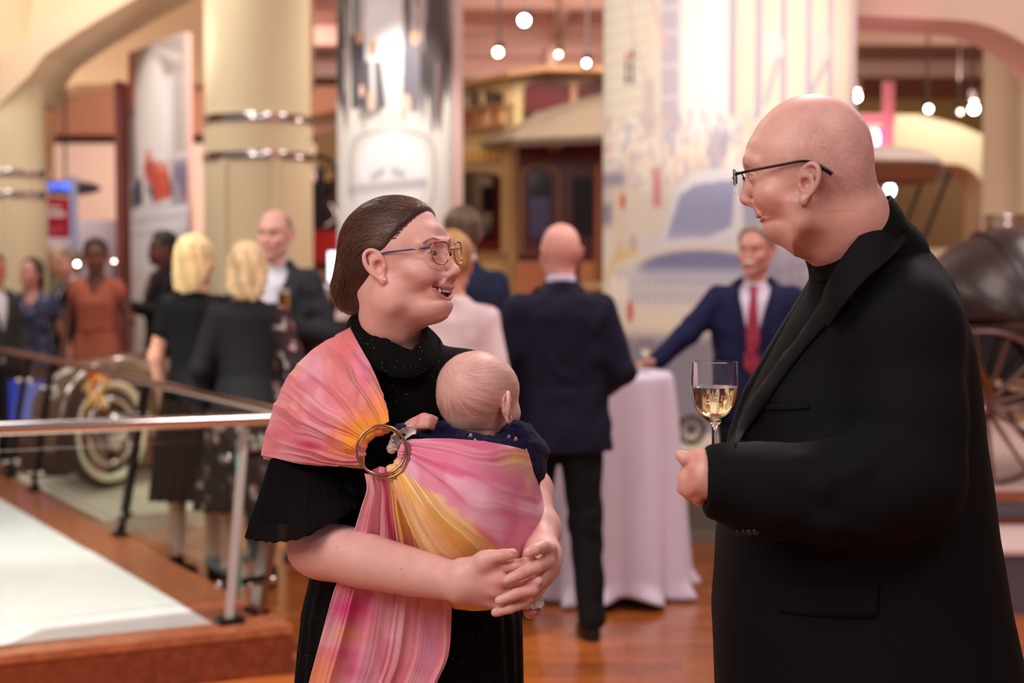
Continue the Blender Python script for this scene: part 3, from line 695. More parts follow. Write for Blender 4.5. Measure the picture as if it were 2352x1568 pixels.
# ---------------------------------------------------------- a standing guest of the background
CLOTH = {}
def cloth(rgb, rough=.75, noise=.08, nscale=8, bump=.25, bscale=500, **kw):
    key = (rgb, rough, noise, nscale, str(kw))
    if key not in CLOTH: CLOTH[key] = mat('cloth_%d_%d_%d' % rgb, rgb, rough=rough, noise=noise, nscale=nscale, bump=bump, bscale=bscale, spec=.25, **kw)
    return CLOTH[key]
SHOE = mat('shoe_leather', (22, 18, 18), rough=.28)
HAIRM = {}
def hairmat(rgb, rough=.42):
    if rgb not in HAIRM: HAIRM[rgb] = mat('hair_%d_%d_%d' % rgb, rgb, rough=rough, noise=.5, nscale=9, stretch=(5, 5, .8), bump=.5, bscale=60, bdist=.004)
    return HAIRM[rgb]
def guest(label, px, Y, height, yaw, skin=(196, 130, 108), hair=None, top='jacket', topc=(28, 30, 52), shirtc=(226, 222, 226), tiec=None, legc=(24, 24, 30), arms=None,
          headyaw=0.0, headpitch=0.0, lean=0.0, legs=((.10, .02), (-.10, -.02)), mustache=False, glasses=False, group=None, headz=0.0, build=1.0, floorz=0.0, smile=.6, h=.011,
          legless=False, sleeves='long', patterned=None, hairtype='short', extra=None, belt=None):
    """px: column of the feet in the photograph, only used to place the person on the floor. Angles in radians."""
    base = P(px, 700, Y); base.z = floorz
    s = height / 1.77
    root = empty('person', base, label, 'person', group)
    M = frame(base, yaw, 0, 0, s)
    b = build
    # joints, local and unscaled
    sh = {1: np.array((.178 * b, -.005 + lean * .0, 1.445)), -1: np.array((-.178 * b, -.005, 1.445))}
    arms = arms or {}
    J = {}
    for sd in (1, -1):
        el, wr, hd, hn, cu = arms.get(sd, ((.235 * sd * (.5 + .5 * b), -.02, 1.13), (.235 * sd, .06, .88), (0, .1, -1), (sd, 0, 0), .5))
        J[sd] = (np.array(el), np.array(wr), hd, hn, cu)
    # ---- body: one skin mesh (neck, arms, hands, legs) plus the head
    hk = h
    xs = [J[1][0][0], J[1][1][0], J[-1][0][0], J[-1][1][0], .30, -.30]; ys = [J[1][0][1], J[1][1][1], J[-1][0][1], J[-1][1][1], .2, -.2]
    lo = (min(xs) - .16, min(ys) - .18, -.01); hi = (max(xs) + .16, max(ys) + .20, 1.62)
    v = Vol(lo, hi, hk)
    T_ = [(.90, 0, 0, .15, .09, .11), (1.0, 0, 0, .15, .10, .10), (1.12, 0, 0, .135, .10, .085), (1.28, 0, 0, .145, .10, .095), (1.40, 0, 0, .15, .085, .095), (1.46, 0, -.01, .10, .06, .07), (1.52, 0, -.012, .055, .05, .05)]
    T_ = [(z, a_, c_, r1 * .92, r2 * .88, r3 * .86) for z, a_, c_, r1, r2, r3 in T_]
    v.loft(T_); v.chain([(0, -.015, 1.44), (0, .0, 1.56)], [.056, .050], k=.03)
    for sd in (1, -1):
        el, wr, hd, hn, cu = J[sd]
        v.chain([sh[sd] - np.array((sd * .02, 0, .02)), el, wr], [.047, .038, .026], k=.03)
        lx, ly = legs[0 if sd == 1 else 1]
        v.chain([(sd * .085, 0, .92), (lx * .5 + sd * .045, ly * .5 + .01, .50), (lx, ly, .08)], [.078, .052, .036], k=.03)
    Vb, Fb = v.mesh()
    hands = []
    for sd in (1, -1):
        el, wr, hd, hn, cu = J[sd]
        q = Vol(wr - .20, wr + .20, .0062); hand_parts(q, wr, hd, hn, 1.02, (cu, cu, cu * 1.05, cu * 1.1), .06, (.55, .3), side=sd if True else -sd, k=.008, r0=1.05)
        q.cone(tuple(wr), tuple(wr + (el - wr) * .2), .026, .028, k=.01); hands.append(q.mesh())
    HM = Matrix.Translation(Vector((0, .012, 1.635 + headz))) @ Matrix.Rotation(headyaw, 4, 'Z') @ Matrix.Rotation(headpitch, 4, 'X')
    Vh, Fh, info = head_mesh(h=.0052, smile=smile, nose=1.05, earflare=.45, eyes=False, neck=[((0, -.022, -.03), .050), ((0, -.03, -.12), .053)], ears_s=1.1, lo=(-.11, -.14, -.16))
    ch = head_cols(Vh, info, skin, brow=tuple(int(x * .45) for x in skin) if not mustache else (150, 140, 130), far=True, blush=.45, lip=tuple(int(a * b_) for a, b_ in zip(skin, (.85, .62, .62))))
    for sd in (-1, 1):   # dark of the eyes seen from afar
        d = np.linalg.norm((Vh - np.array([sd * .032, .084, .014])) / np.array([.013, .012, .005]), axis=1); ch = mixc(ch, (60, 40, 38), .7 * np.exp(-d * d))
    Vh = tfm(Vh, HM)
    V, F = joinm([(Vb, Fb)] + hands + [(Vh, Fh)])
    cols = np.tile(np.array(lin(skin)), (len(V), 1)); cols[-len(Vh):] = ch
    mesh_obj('body', tfm(V, M), F, SKIN_FAR, root, True, cols)
    # ---- hair
    if hair is not None:
        q = Vol((-.17, -.19, -.36), (.17, .15, .19), .0075)
        if hairtype in ('short', 'crop', 'bun'):
            t = .017 if hairtype != 'crop' else .004
            q.ell((0, -.014, .054), (.0755 + t, .098 + t, .086 + t)); q.ell((0, -.05, .01), (.062 + t, .052 + t, .058), k=.02)
            q.field(lambda x, y, z: (y * .80 - (z - .045) * .62 - .012) + 0 * x, (-.2, -.2, -.36), (.2, .2, .2), k=.006, op='s') if False else None
            q.field(lambda x, y, z: -((y - .015) * .78 - (z - .050) * .66) + 0 * x, (-.2, -.2, -.36), (.2, .2, .2), k=.006, op='s')
            if hairtype == 'bun': q.ell((0, -.115, .02), (.04, .035, .04), k=.01)
        elif hairtype == 'fringe':     # bald top, hair round the sides
            q.ell((0, -.014, .050), (.082, .104, .080)); q.ell((0, -.05, .01), (.066, .057, .058), k=.02)
            q.field(lambda x, y, z: -((y - .010) * .9 - (z - .06) * .25) + 0 * x, (-.2, -.2, -.36), (.2, .2, .2), k=.006, op='s')
            q.field(lambda x, y, z: -(z - .085) + 0 * x + 0 * y, (-.2, -.2, .0), (.2, .2, .2), k=.01, op='s') if False else None
        elif hairtype in ('bob', 'wavy', 'long'):
            L_ = dict(bob=-.155, wavy=-.13, long=-.20)[hairtype]
            tabh = [(L_ - .02, 0, -.035, .085, .045, .055), (L_ + .02, 0, -.032, .100, .060, .085), (-.06, 0, -.028, .104, .070, .098), (0, 0, -.02, .102, .075, .104), (.05, 0, -.015, .097, .080, .108), (.10, 0, -.012, .078, .072, .090), (.135, 0, -.01, .045, .045, .055), (.152, 0, -.01, .012, .012, .015)]
            q.loft(tabh, k=.0); q.ell((0, -.014, .056), (.092, .108, .096), k=.02)
            q.field(lambda x, y, z: -((y - .028) * .86 - (z - .060) * .5) + 0 * x, (-.2, -.2, -.36), (.2, .2, .2), k=.01, op='s')
            am = .010 if hairtype == 'wavy' else .005
            q.disp(lambda x, y, z: am * (vnoise(np.arctan2(x, -y - .02) * 5 + 20 + z * 9, z * (14 if hairtype == 'wavy' else 3) + 20, x * 0 + y * 0 + 3) - .5) * 2)
        # keep the face free
        q.ell((0, .085, -.035), (.062, .060, .105), k=.01, op='s')
        Vq, Fq = q.mesh()
        if len(Vq): mesh_obj('hair', tfm(tfm(Vq, HM), M), Fq, hairmat(hair), root)
    if mustache:
        q = Vol((-.05, .06, -.07), (.05, .14, -.02), .003)
        q.chain([(-.030, .090, -.054), (-.012, .1065, -.045), (0, .109, -.043), (.012, .1065, -.045), (.030, .090, -.054)], [.004, .0075, .007, .0075, .004], k=.004)
        Vq, Fq = q.mesh(); mesh_obj('moustache', tfm(tfm(Vq, HM), M), Fq, hairmat((226, 218, 208)), root)
    # ---- clothes
    def sleeve(vv, sd, r, upto=1.0, rw=None):
        el, wr, hd, hn, cu = J[sd]; a = sh[sd] - np.array((sd * .025, 0, .03))
        if upto >= 1: vv.chain([a, el], [r, r * .92], k=.035); vv.chain([el, el + (wr - el) * .98], [r * .92, (rw or r * .72)], k=.02)
        else: vv.chain([a, a + (el - a) * upto], [r, r * 1.05], k=.035)
    fold = lambda x, y, z: .004 * np.sin(z * 38 + vnoise(x * 9 + 9, y * 9 + 9, z * 5 + 9) * 9) * np.sin(x * 17 + 2)
    if top in ('jacket', 'dress', 'shirt'):
        v = Vol(lo, hi, hk)
        if top == 'jacket':
            tab = [(.80, 0, -.005, .205 * b, .135, .150), (.92, 0, 0, .198 * b, .135, .145), (1.08, 0, 0, .180 * b, .140, .120), (1.25, 0, 0, .190 * b, .145, .125), (1.38, 0, -.005, .190 * b, .12, .125), (1.45, 0, -.012, .150 * b, .085, .10), (1.495, 0, -.02, .085, .055, .072), (1.53, 0, -.028, .064, .045, .052)]
            v.loft(tab)
            for sd in (1, -1): sleeve(v, sd, .066)
            v.disp(fold)
            # the opening over the shirt, and the hem
            v.field(lambda x, y, z: np.maximum(np.abs(x) - np.clip((z - 1.13) * .235, 0, .2), -(y - .03)) + 0 * z, (-.12, .0, 1.13), (.12, .25, 1.62), k=.004, op='s')
            v.field(lambda x, y, z: np.maximum(np.abs(x) - np.clip((.98 - z) * .28, 0, .2) - .004, -(y - .02)) + 0 * z, (-.1, .0, .70), (.1, .25, .98), k=.004, op='s')
            Vj, Fj = v.mesh(); mesh_obj('jacket', tfm(relax(Vj, Fj, 1), M), Fj, cloth(topc), root)
            v = Vol((-.2, -.16, .86), (.2, .2, 1.60), hk)
            v.loft([(.90, 0, 0, .165, .110, .12), (1.10, 0, 0, .155, .122, .10), (1.28, 0, 0, .160, .125, .10), (1.40, 0, 0, .155, .098, .10), (1.46, 0, -.012, .10, .068, .07), (1.50, 0, -.014, .066, .060, .062), (1.555, 0, -.018, .060, .058, .058)])
            Vj, Fj = v.mesh(); mesh_obj('shirt', tfm(relax(Vj, Fj, 1), M), Fj, cloth(shirtc, noise=.02), root)
            if tiec:
                mb = MB(); tp = [(1.475, .016, .062), (1.455, .024, .080), (1.43, .014, .098), (1.34, .024, .124), (1.20, .036, .137), (1.08, .040, .140), (1.035, .004, .138)]
                vv = []; n = len(tp)
                for z, w, y in tp: vv += [(-w, y + .004, z), (0, y + .014, z), (w, y + .004, z), (0, y - .004, z)]
                ff = [(i * 4 + k_, i * 4 + (k_ + 1) % 4, i * 4 + 4 + (k_ + 1) % 4, i * 4 + 4 + k_) for i in range(n - 1) for k_ in range(4)] + [(0, 1, 2, 3), tuple((n - 1) * 4 + k_ for k_ in (3, 2, 1, 0))]
                mesh_obj('tie', tfm(np.array(vv), M), ff, tiec, root, False)
            # turned collar and lapels as raised strips
            mb = MB()
            for sd in (1, -1):
                pts = [(sd * .060, -.02, 1.525), (sd * .078, .03, 1.500), (sd * .088, .070, 1.46), (sd * .088, .105, 1.40), (sd * .066, .135, 1.30), (sd * .036, .146, 1.20), (sd * .008, .148, 1.12)]
                q0 = [tfm(np.array([p]), M)[0] for p in pts]; q1 = [tfm(np.array([(p[0] + sd * w, p[1] - .012 - w * .15, p[2] - .006)]), M)[0] for p, w in zip(pts, (.012, .03, .045, .060, .052, .034, .012))]
                mb2 = MB(); nrm = (M.to_3x3() @ Vector((sd * .35, .9, .1))).normalized() * .006
                V4 = [];
                for a_, c_ in zip(q0, q1): V4 += [a_, c_, Vector(a_) + nrm, Vector(c_) + nrm]
                n = len(q0); F4 = []
                for i in range(n - 1): o_ = i * 4; F4 += [(o_, o_ + 4, o_ + 5, o_ + 1), (o_ + 2, o_ + 3, o_ + 7, o_ + 6), (o_, o_ + 2, o_ + 6, o_ + 4), (o_ + 1, o_ + 5, o_ + 7, o_ + 3)]
                F4 += [(0, 1, 3, 2), (4 * n - 4, 4 * n - 2, 4 * n - 1, 4 * n - 3)]
                mb2.add(V4, F4); mb2.build('lapel', cloth(topc), root, True)
        else:
            if top == 'dress':
                tab = [(.42, 0, 0, .27, .20, .20), (.60, 0, 0, .245, .18, .185), (.85, 0, 0, .205, .145, .165), (.98, 0, 0, .185, .125, .150), (1.10, 0, 0, .150, .115, .105), (1.18, 0, 0, .150, .12, .10), (1.30, 0, .005, .165, .135, .105), (1.40, 0, 0, .165, .10, .105), (1.46, 0, -.01, .12, .066, .08), (1.49, 0, -.02, .075, .035, .065)]
                tab = [(z, a, b_, c_ * b, d_ * b, e_ * b) for z, a, b_, c_, d_, e_ in tab]
            else:
                tab = [(.88, 0, 0, .18 * b, .13, .13), (1.10, 0, 0, .17 * b, .135, .11), (1.28, 0, 0, .175 * b, .135, .115), (1.40, 0, 0, .17 * b, .11, .11), (1.46, 0, -.01, .12, .075, .08), (1.51, 0, -.015, .07, .06, .065)]
            v.loft(tab)
            for sd in (1, -1): sleeve(v, sd, .060, 1.0 if sleeves == 'long' else (.45 if sleeves == 'short' else .16), rw=.05)
            v.disp((lambda x, y, z: .008 * np.sin(np.arctan2(x, y) * 16 + 3 * vnoise(x * 5 + 9, y * 5 + 9, z * 3 + 9)) * np.clip((1.1 - z) * 2.2, .0, 1)) if top == 'dress' else fold)
            if sleeves != 'long' or top == 'dress':   # V neck at the front
                v.field(lambda x, y, z: np.maximum(np.abs(x) - np.clip((z - 1.34) * .55, 0, .2), -(y - .0)) + 0 * z, (-.12, .0, 1.34), (.12, .25, 1.62), k=.004, op='s')
            Vj, Fj = v.mesh(); Vj = relax(Vj, Fj, 1)
            if patterned:
                cc = patterned(Vj); mesh_obj('dress' if top == 'dress' else 'shirt', tfm(Vj, M), Fj, PATTERN, root, True, cc)
            else: mesh_obj('dress' if top == 'dress' else 'shirt', tfm(Vj, M), Fj, cloth(topc), root)
            if top == 'dress' and belt:
                v = Vol((-.25, -.2, 1.05), (.25, .22, 1.2), .009); v.loft([(1.085, 0, 0, .156 * b, .122 * b, .112 * b), (1.125, 0, 0, .154 * b, .121 * b, .110 * b)]); v.ell((.04, .125 * b, 1.10), (.022, .018, .028)); v.ell((.06, .12 * b, 1.075), (.014, .012, .05)); Vj, Fj = v.mesh(); mesh_obj('belt', tfm(relax(Vj, Fj, 1), M), Fj, cloth(belt), root)
    if legc is not None and not legless:
        v = Vol((-.42, -.50, .05), (.42, .50, 1.02), hk)
        v.loft([(.82, 0, 0, .165, .105, .13), (.95, 0, 0, .165, .11, .125), (1.01, 0, 0, .155, .105, .11)])
        for sd in (1, -1):
            lx, ly = legs[0 if sd == 1 else 1]
            v.chain([(sd * .088, 0, .90), (lx * .5 + sd * .045, ly * .5 + .012, .50), (lx, ly - .005, .085)], [.098, .073, .060], k=.03)
        v.disp(fold)
        Vj, Fj = v.mesh(); mesh_obj('trousers', tfm(relax(Vj, Fj, 1), M), Fj, cloth(legc), root)
    for sd in (1, -1):
        lx, ly = legs[0 if sd == 1 else 1]
        q = Vol((lx - .07, ly - .12, -.005), (lx + .07, ly + .24, .14), .007)
        q.loft([(0.0, lx, ly + .045, .044, .155, .105), (.012, lx, ly + .045, .046, .160, .108), (.03, lx, ly + .04, .046, .150, .10), (.055, lx, ly + .02, .043, .11, .075), (.08, lx, ly - .01, .042, .05, .05), (.12, lx, ly - .01, .040, .045, .045)])
        Vq, Fq = q.mesh(); mesh_obj('shoe', tfm(relax(Vq, Fq, 1), M), Fq, SHOE, root)
    return root, M, HM
PATTERN = mat('printed_fabric', (40, 40, 60), vcol=True, rough=.8, bump=.2, bscale=400)
# ============================================================= the woman with the sling
BLACKRIB = None
def rib_material():
    m, nt, b = _nt('black_ribbed_knit'); N = nt.nodes; L = nt.links
    b.inputs['Roughness'].default_value = .85; b.inputs['Specular IOR Level'].default_value = .15
    tc = N.new('ShaderNodeTexCoord'); w = N.new('ShaderNodeTexWave'); w.inputs['Scale'].default_value = 95; w.inputs['Distortion'].default_value = 1.6
    w.inputs['Detail Scale'].default_value = .6; w.bands_direction = 'X'; L.new(tc.outputs['Object'], w.inputs['Vector'])
    bp = N.new('ShaderNodeBump'); bp.inputs['Strength'].default_value = .9; bp.inputs['Distance'].default_value = .0015; L.new(w.outputs['Fac'], bp.inputs['Height']); L.new(bp.outputs[0], b.inputs['Normal'])
    # glitter threads: sparse metallic specks
    v = N.new('ShaderNodeTexVoronoi'); v.inputs['Scale'].default_value = 260; L.new(tc.outputs['Object'], v.inputs['Vector'])
    r1 = N.new('ShaderNodeMath'); r1.operation = 'LESS_THAN'; r1.inputs[1].default_value = .13; L.new(v.outputs['Distance'], r1.inputs[0])
    sp = N.new('ShaderNodeSeparateColor'); L.new(v.outputs['Color'], sp.inputs[0])
    r2 = N.new('ShaderNodeMath'); r2.operation = 'GREATER_THAN'; r2.inputs[1].default_value = .90; L.new(sp.outputs[0], r2.inputs[0])
    mu = N.new('ShaderNodeMath'); mu.operation = 'MULTIPLY'; L.new(r1.outputs[0], mu.inputs[0]); L.new(r2.outputs[0], mu.inputs[1])
    mx = N.new('ShaderNodeMix'); mx.data_type = 'RGBA'; L.new(mu.outputs[0], mx.inputs[0]); mx.inputs[6].default_value = (*lin((9, 8, 10)), 1); mx.inputs[7].default_value = (*lin((230, 222, 214)), 1)
    L.new(mx.outputs[2], b.inputs['Base Color'])
    return m
RIB = rib_material()
SHEER = mat('sheer_black_pleated_chiffon', (10, 8, 12), rough=.85, spec=.15, alpha=.80, bump=.8, bscale=60, stretch=(9, 9, .5), bdist=.002)
def pl(pts): return [tuple(P(*p)) for p in pts]

wroot = empty('person', P(930, 700, 2.86).to_2d().to_3d(), 'smiling woman in glasses and black glitter dress holding a baby in a tie-dye sling', 'person')
WH = frame((0, 0, 0), math.radians(-27), math.radians(10), 0, .93)
WO = P(880, 618, 2.72) - WH.to_3x3().normalized() @ Vector((.070, 0, 0)); WH.translation = WO
WHi = WH.inverted()
def toL(px, py, Y): return tuple(WHi @ P(px, py, Y))
Vh, Fh, info = head_mesh(h=.0017, jaw=.96, smile=1.0, openm=.0130, mw=.006, nose=1.0, brow=.6, under=[(toL(905, 690, 2.755), toL(900, 730, 2.78), .046, .050)], cheek=1.05, double=.55, chin=-.001,
    neck=[(toL(880, 670, 2.79), .052), (toL(900, 740, 2.81), .053), (toL(912, 800, 2.83), .057), (toL(915, 850, 2.84), .06)], earflare=.32, lo=(-.105, -.13, -.27), hi=(.105, .135, .16))
info['open'] = True
chw = head_cols(Vh, info, (224, 172, 160), lip=(196, 112, 116), brow=(104, 70, 52), blush=.32, blushc=(214, 112, 104))
d = np.abs(Vh[:, 0]); wl = np.exp(-((Vh[:, 2] - .0225) / .006) ** 2 - ((d - .034) / .013) ** 2) * (Vh[:, 1] > .07); chw = mixc(chw, (140, 120, 104), .5 * wl)   # green-grey eye shadow
def shape_w(V):
    V = V.copy(); m = sstep(.01, .06, V[:, 1]); V[:, 1] -= m * .0095 * sstep(-.030, -.056, V[:, 2]); V[:, 2] += .013 * sstep(-.060, -.105, V[:, 2]) * sstep(-.02, .03, V[:, 1]); return V
def smooth_jaw(V, F, n=16): W_ = relax(V, F, n, .5); m = (sstep(-.050, -.075, V[:, 2]) * sstep(.075, .055, V[:, 1]) * sstep(-.10, -.07, V[:, 1]))[:, None]; return V * (1 - m) + W_ * m
Vh = tfm(smooth_jaw(shape_w(Vh), Fh), WH)
# arms and hands
LO = np.array(P(560, 1450, 2.95)) - .02; v = Vol((P(640, 1, 2.5).x - .02, 2.36, P(1, 1440, 2.5).z), (P(1300, 1, 2.5).x + .02, 2.95, P(1, 880, 2.7).z + .02), .0029)
ch = lambda pts, k=.02: v.chain(pl([p[:3] for p in pts]), [p[3] for p in pts], k=k)
ch(smoothpts([(738, 915, 2.79, .046), (722, 1080, 2.76, .048), (716, 1246, 2.71, .0455), (790, 1272, 2.66, .0450), (860, 1292, 2.62, .0415), (960, 1316, 2.56, .0350), (1048, 1335, 2.51, .0270), (1075, 1335, 2.50, .0262)], 5), .012)
for a, b_ in (((1140, 1302, 2.488), .0120), ((1150, 1330, 2.482), .0125), ((1145, 1358, 2.486), .0118), ((1128, 1382, 2.497), .0110)):
    v.cone(P(1062, 1330 + (a[1] - 1335) * .55, 2.50), P(*a), .0215, b_, k=.012)
fg = lambda pts: v.chain(pl([p[:3] for p in pts]), [p[3] for p in pts], k=.0026)
ch([(1078, 1312, 2.495, .0190), (1112, 1288, 2.482, .0145), (1128, 1280, 2.478, .0125)], .012); fg([(1128, 1280, 2.478, .0118), (1156, 1275, 2.472, .0102), (1177, 1271, 2.470, .0086)])
fg([(1140, 1302, 2.488, .0108), (1184, 1298, 2.480, .0096), (1222, 1287, 2.484, .0084)])
fg([(1150, 1330, 2.482, .0110), (1200, 1344, 2.486, .0098), (1222, 1340, 2.474, .0090), (1237, 1334, 2.470, .0080)])
fg([(1145, 1358, 2.486, .0105), (1186, 1372, 2.486, .0094), (1204, 1375, 2.476, .0086), (1217, 1373, 2.473, .0078)])
fg([(1128, 1382, 2.497, .0098), (1162, 1396, 2.492, .0085), (1182, 1394, 2.486, .0074)])
# her left arm from behind the baby
ch([(1072, 880, 2.88, .044), (1130, 1000, 2.88, .044), (1212, 1130, 2.83, .041), (1236, 1215, 2.70, .0340), (1246, 1276, 2.59, .0270), (1250, 1296, 2.55, .0255)], .03)
for a, b_ in (((1256, 1290, 2.505), .0130), ((1250, 1322, 2.505), .0130), ((1238, 1350, 2.512), .0120), ((1222, 1372, 2.525), .0105)):
    v.cone(P(1248, 1285 + (a[1] - 1300) * .3, 2.555), P(*a), .022, b_, k=.012)
ch([(1252, 1275, 2.56, .0185), (1262, 1262, 2.52, .0135)], .01); fg([(1262, 1262, 2.52, .0128), (1246, 1255, 2.49, .0108), (1228, 1262, 2.472, .0098), (1214, 1269, 2.468, .0084)])
fg([(1256, 1290, 2.505, .0118), (1234, 1302, 2.474, .0104), (1196, 1318, 2.458, .0096), (1163, 1333, 2.458, .0082)])
fg([(1250, 1322, 2.505, .0115), (1224, 1354, 2.470, .0102), (1186, 1364, 2.460, .0094), (1147, 1379, 2.462, .0080)])
fg([(1238, 1350, 2.512, .0108), (1208, 1382, 2.478, .0094), (1172, 1396, 2.468, .0086), (1138, 1406, 2.470, .0076)])
Va, Fa = v.mesh(); Va = relax(Va, Fa, 1, .4)
ca = np.tile(np.array(lin((225, 174, 164))), (len(Va), 1)); n = vnoise(Va[:, 0] * 30 + 9, Va[:, 1] * 30 + 9, Va[:, 2] * 30 + 9) - .5; ca *= (1 + .12 * n)[:, None]
pxc = 1176 + Va[:, 0] * 3593 / Va[:, 1]; pyc = 600 + (1.58 - Va[:, 2]) * 3593 / Va[:, 1]
for kx, ky in ((1140, 1302), (1150, 1330), (1145, 1358), (1200, 1344), (1186, 1372), (1196, 1318), (1234, 1302), (1224, 1354), (1208, 1382), (1156, 1275)):
    ca = mixc(ca, (206, 112, 104), .35 * np.exp(-((pxc - kx) ** 2 + (pyc - ky) ** 2) / 14 ** 2))
for kx, ky in ((772, 1261), (699, 1232), (918, 1312), (850, 1215)): ca = mixc(ca, (130, 70, 50), .6 * np.exp(-((pxc - kx) ** 2 + (pyc - ky) ** 2) / 2.2 ** 2))
# torso under the dress joins the pieces
v = Vol((-.42, 2.68, .80), (.02, 3.02, 1.52), .010)
tors = [(1000, 900, 130, .085, .085), (900, 905, 140, .09, .09), (860, 905, 130, .08, .08), (800, 910, 70, .055, .055)]
v.loft([(P(1, py, 2.86).z, P(cx, py, 2.86).x, 2.86, hw / 1256, f, b) for py, cx, hw, f, b in tors])
v.cone(P(905, 830, 2.85), P(745, 905, 2.80), .045, .036, k=.03); v.cone(P(905, 830, 2.85), P(1070, 876, 2.88), .045, .036, k=.03)
Vt, Ft = v.mesh()
V, F = joinm([(Vh, Fh), (Va, Fa), (Vt, Ft)])
cols = np.concatenate([chw, ca, np.tile(np.array(lin((214, 148, 130))), (len(Vt), 1))])
body = mesh_obj('body', V, F, SKIN, wroot, True, cols)
eyeballs(WH, wroot, iris=(88, 84, 62), gaze=(.22, 1, .10)); teeth_mesh(WH, wroot, my=info['my'] + .0015, yf=info['sy0'] - .0035 - .0088)
# fingernails
NAIL = mat('fingernail', (226, 170, 160), rough=.25)
def nail(px, py, Y, ang, w=.0062, l=.0085, par=None):
    R = (Matrix.Rotation(ang, 3, 'Y')); c = P(px, py, Y); mb = MB(); vv = []
    for i in range(7):
        for j in range(5):
            a = (i / 6 - .5) * 2; b = (j / 4 - .5) * 2; q = max(0, 1 - .35 * abs(a) ** 3)
            vv.append(c + R @ Vector((a * l * .6, .0016 * b * b + .0008 * a * a, b * w * .6 * q)))
    mesh_obj('fingernail', [tuple(q) for q in vv], [tuple(int(t) for t in f) for f in grid_faces(7, 5)], NAIL, par or wroot, True)
for a in ((1178, 1268, 2.4615, .2), (1168, 1331, 2.4505, -.35), (1152, 1377, 2.4545, -.35), (1142, 1404, 2.4625, -.25), (1217, 1266, 2.4605, -.4)): nail(*a)

# ---- hair: combed back to a low bun
q = Vol((-.105, -.175, -.115), (.105, .12, .165), .0026)
q.ell((0, -.018, .052), (.0825, .1110, .093)); q.ell((0, .014, .052), (.074, .084, .068), k=.01); q.ell((0, -.060, .008), (.073, .072, .062), k=.03)
q.field(lambda x, y, z: -((y - .012) * .70 - (z - .036) * .72 - .10 * np.abs(x) + .004) + 0 * x, (-.2, -.2, -.36), (.2, .2, .2), k=.016, op='s')
for s in (-1, 1):
    q.ell((s * .086, .006, .004), (.018, .020, .034), k=.006, op='s'); q.ell((s * .075, .022, -.045), (.05, .040, .050), k=.01, op='s')
q.ell((0, -.112, -.018), (.054, .048, .048), k=.02); q.cone((.018, -.116, -.044), (-.02, -.120, -.002), .026, .030, k=.01)
q.cone((.045, -.050, -.045), (.028, -.092, -.055), .013, .020, k=.015)
def hairgroove(x, y, z):
    a = np.arctan2(z + .03, y + .10); b = np.arctan2(x, np.sqrt((y + .1) ** 2 + (z + .03) ** 2) + .01)
    return .0016 * np.sin(a * 46 + 5 * vnoise(a * 4 + 9, b * 4 + 9, x * 20 + 9)) * .6 + .0016 * np.sin(b * 60 + a * 9)
Vq, Fq = q.mesh(); Vq = relax(Vq, Fq, 8)
HBROWN = mat('brown_hair', (58, 38, 31), rough=.38, noise=.4, nscale=90, stretch=(1, 1, 1), bump=.4, bscale=350, bdist=.002, spec=.5)
hair = mesh_obj('hair', tfm(Vq, WH), Fq, HBROWN, wroot)
_sv = tfm(Vh, WHi); _ok = ((_sv[:, 1] > -.01) & (_sv[:, 2] > .02) & (np.abs(_sv[:, 0]) < .0712))[Fh].all(1)
_hv, _hf = joinm([(Vq, Fq), (_sv, Fh[_ok])])
bv = BVHTree.FromPolygons([tuple(p) for p in _hv], [tuple(map(int, f)) for f in _hf])
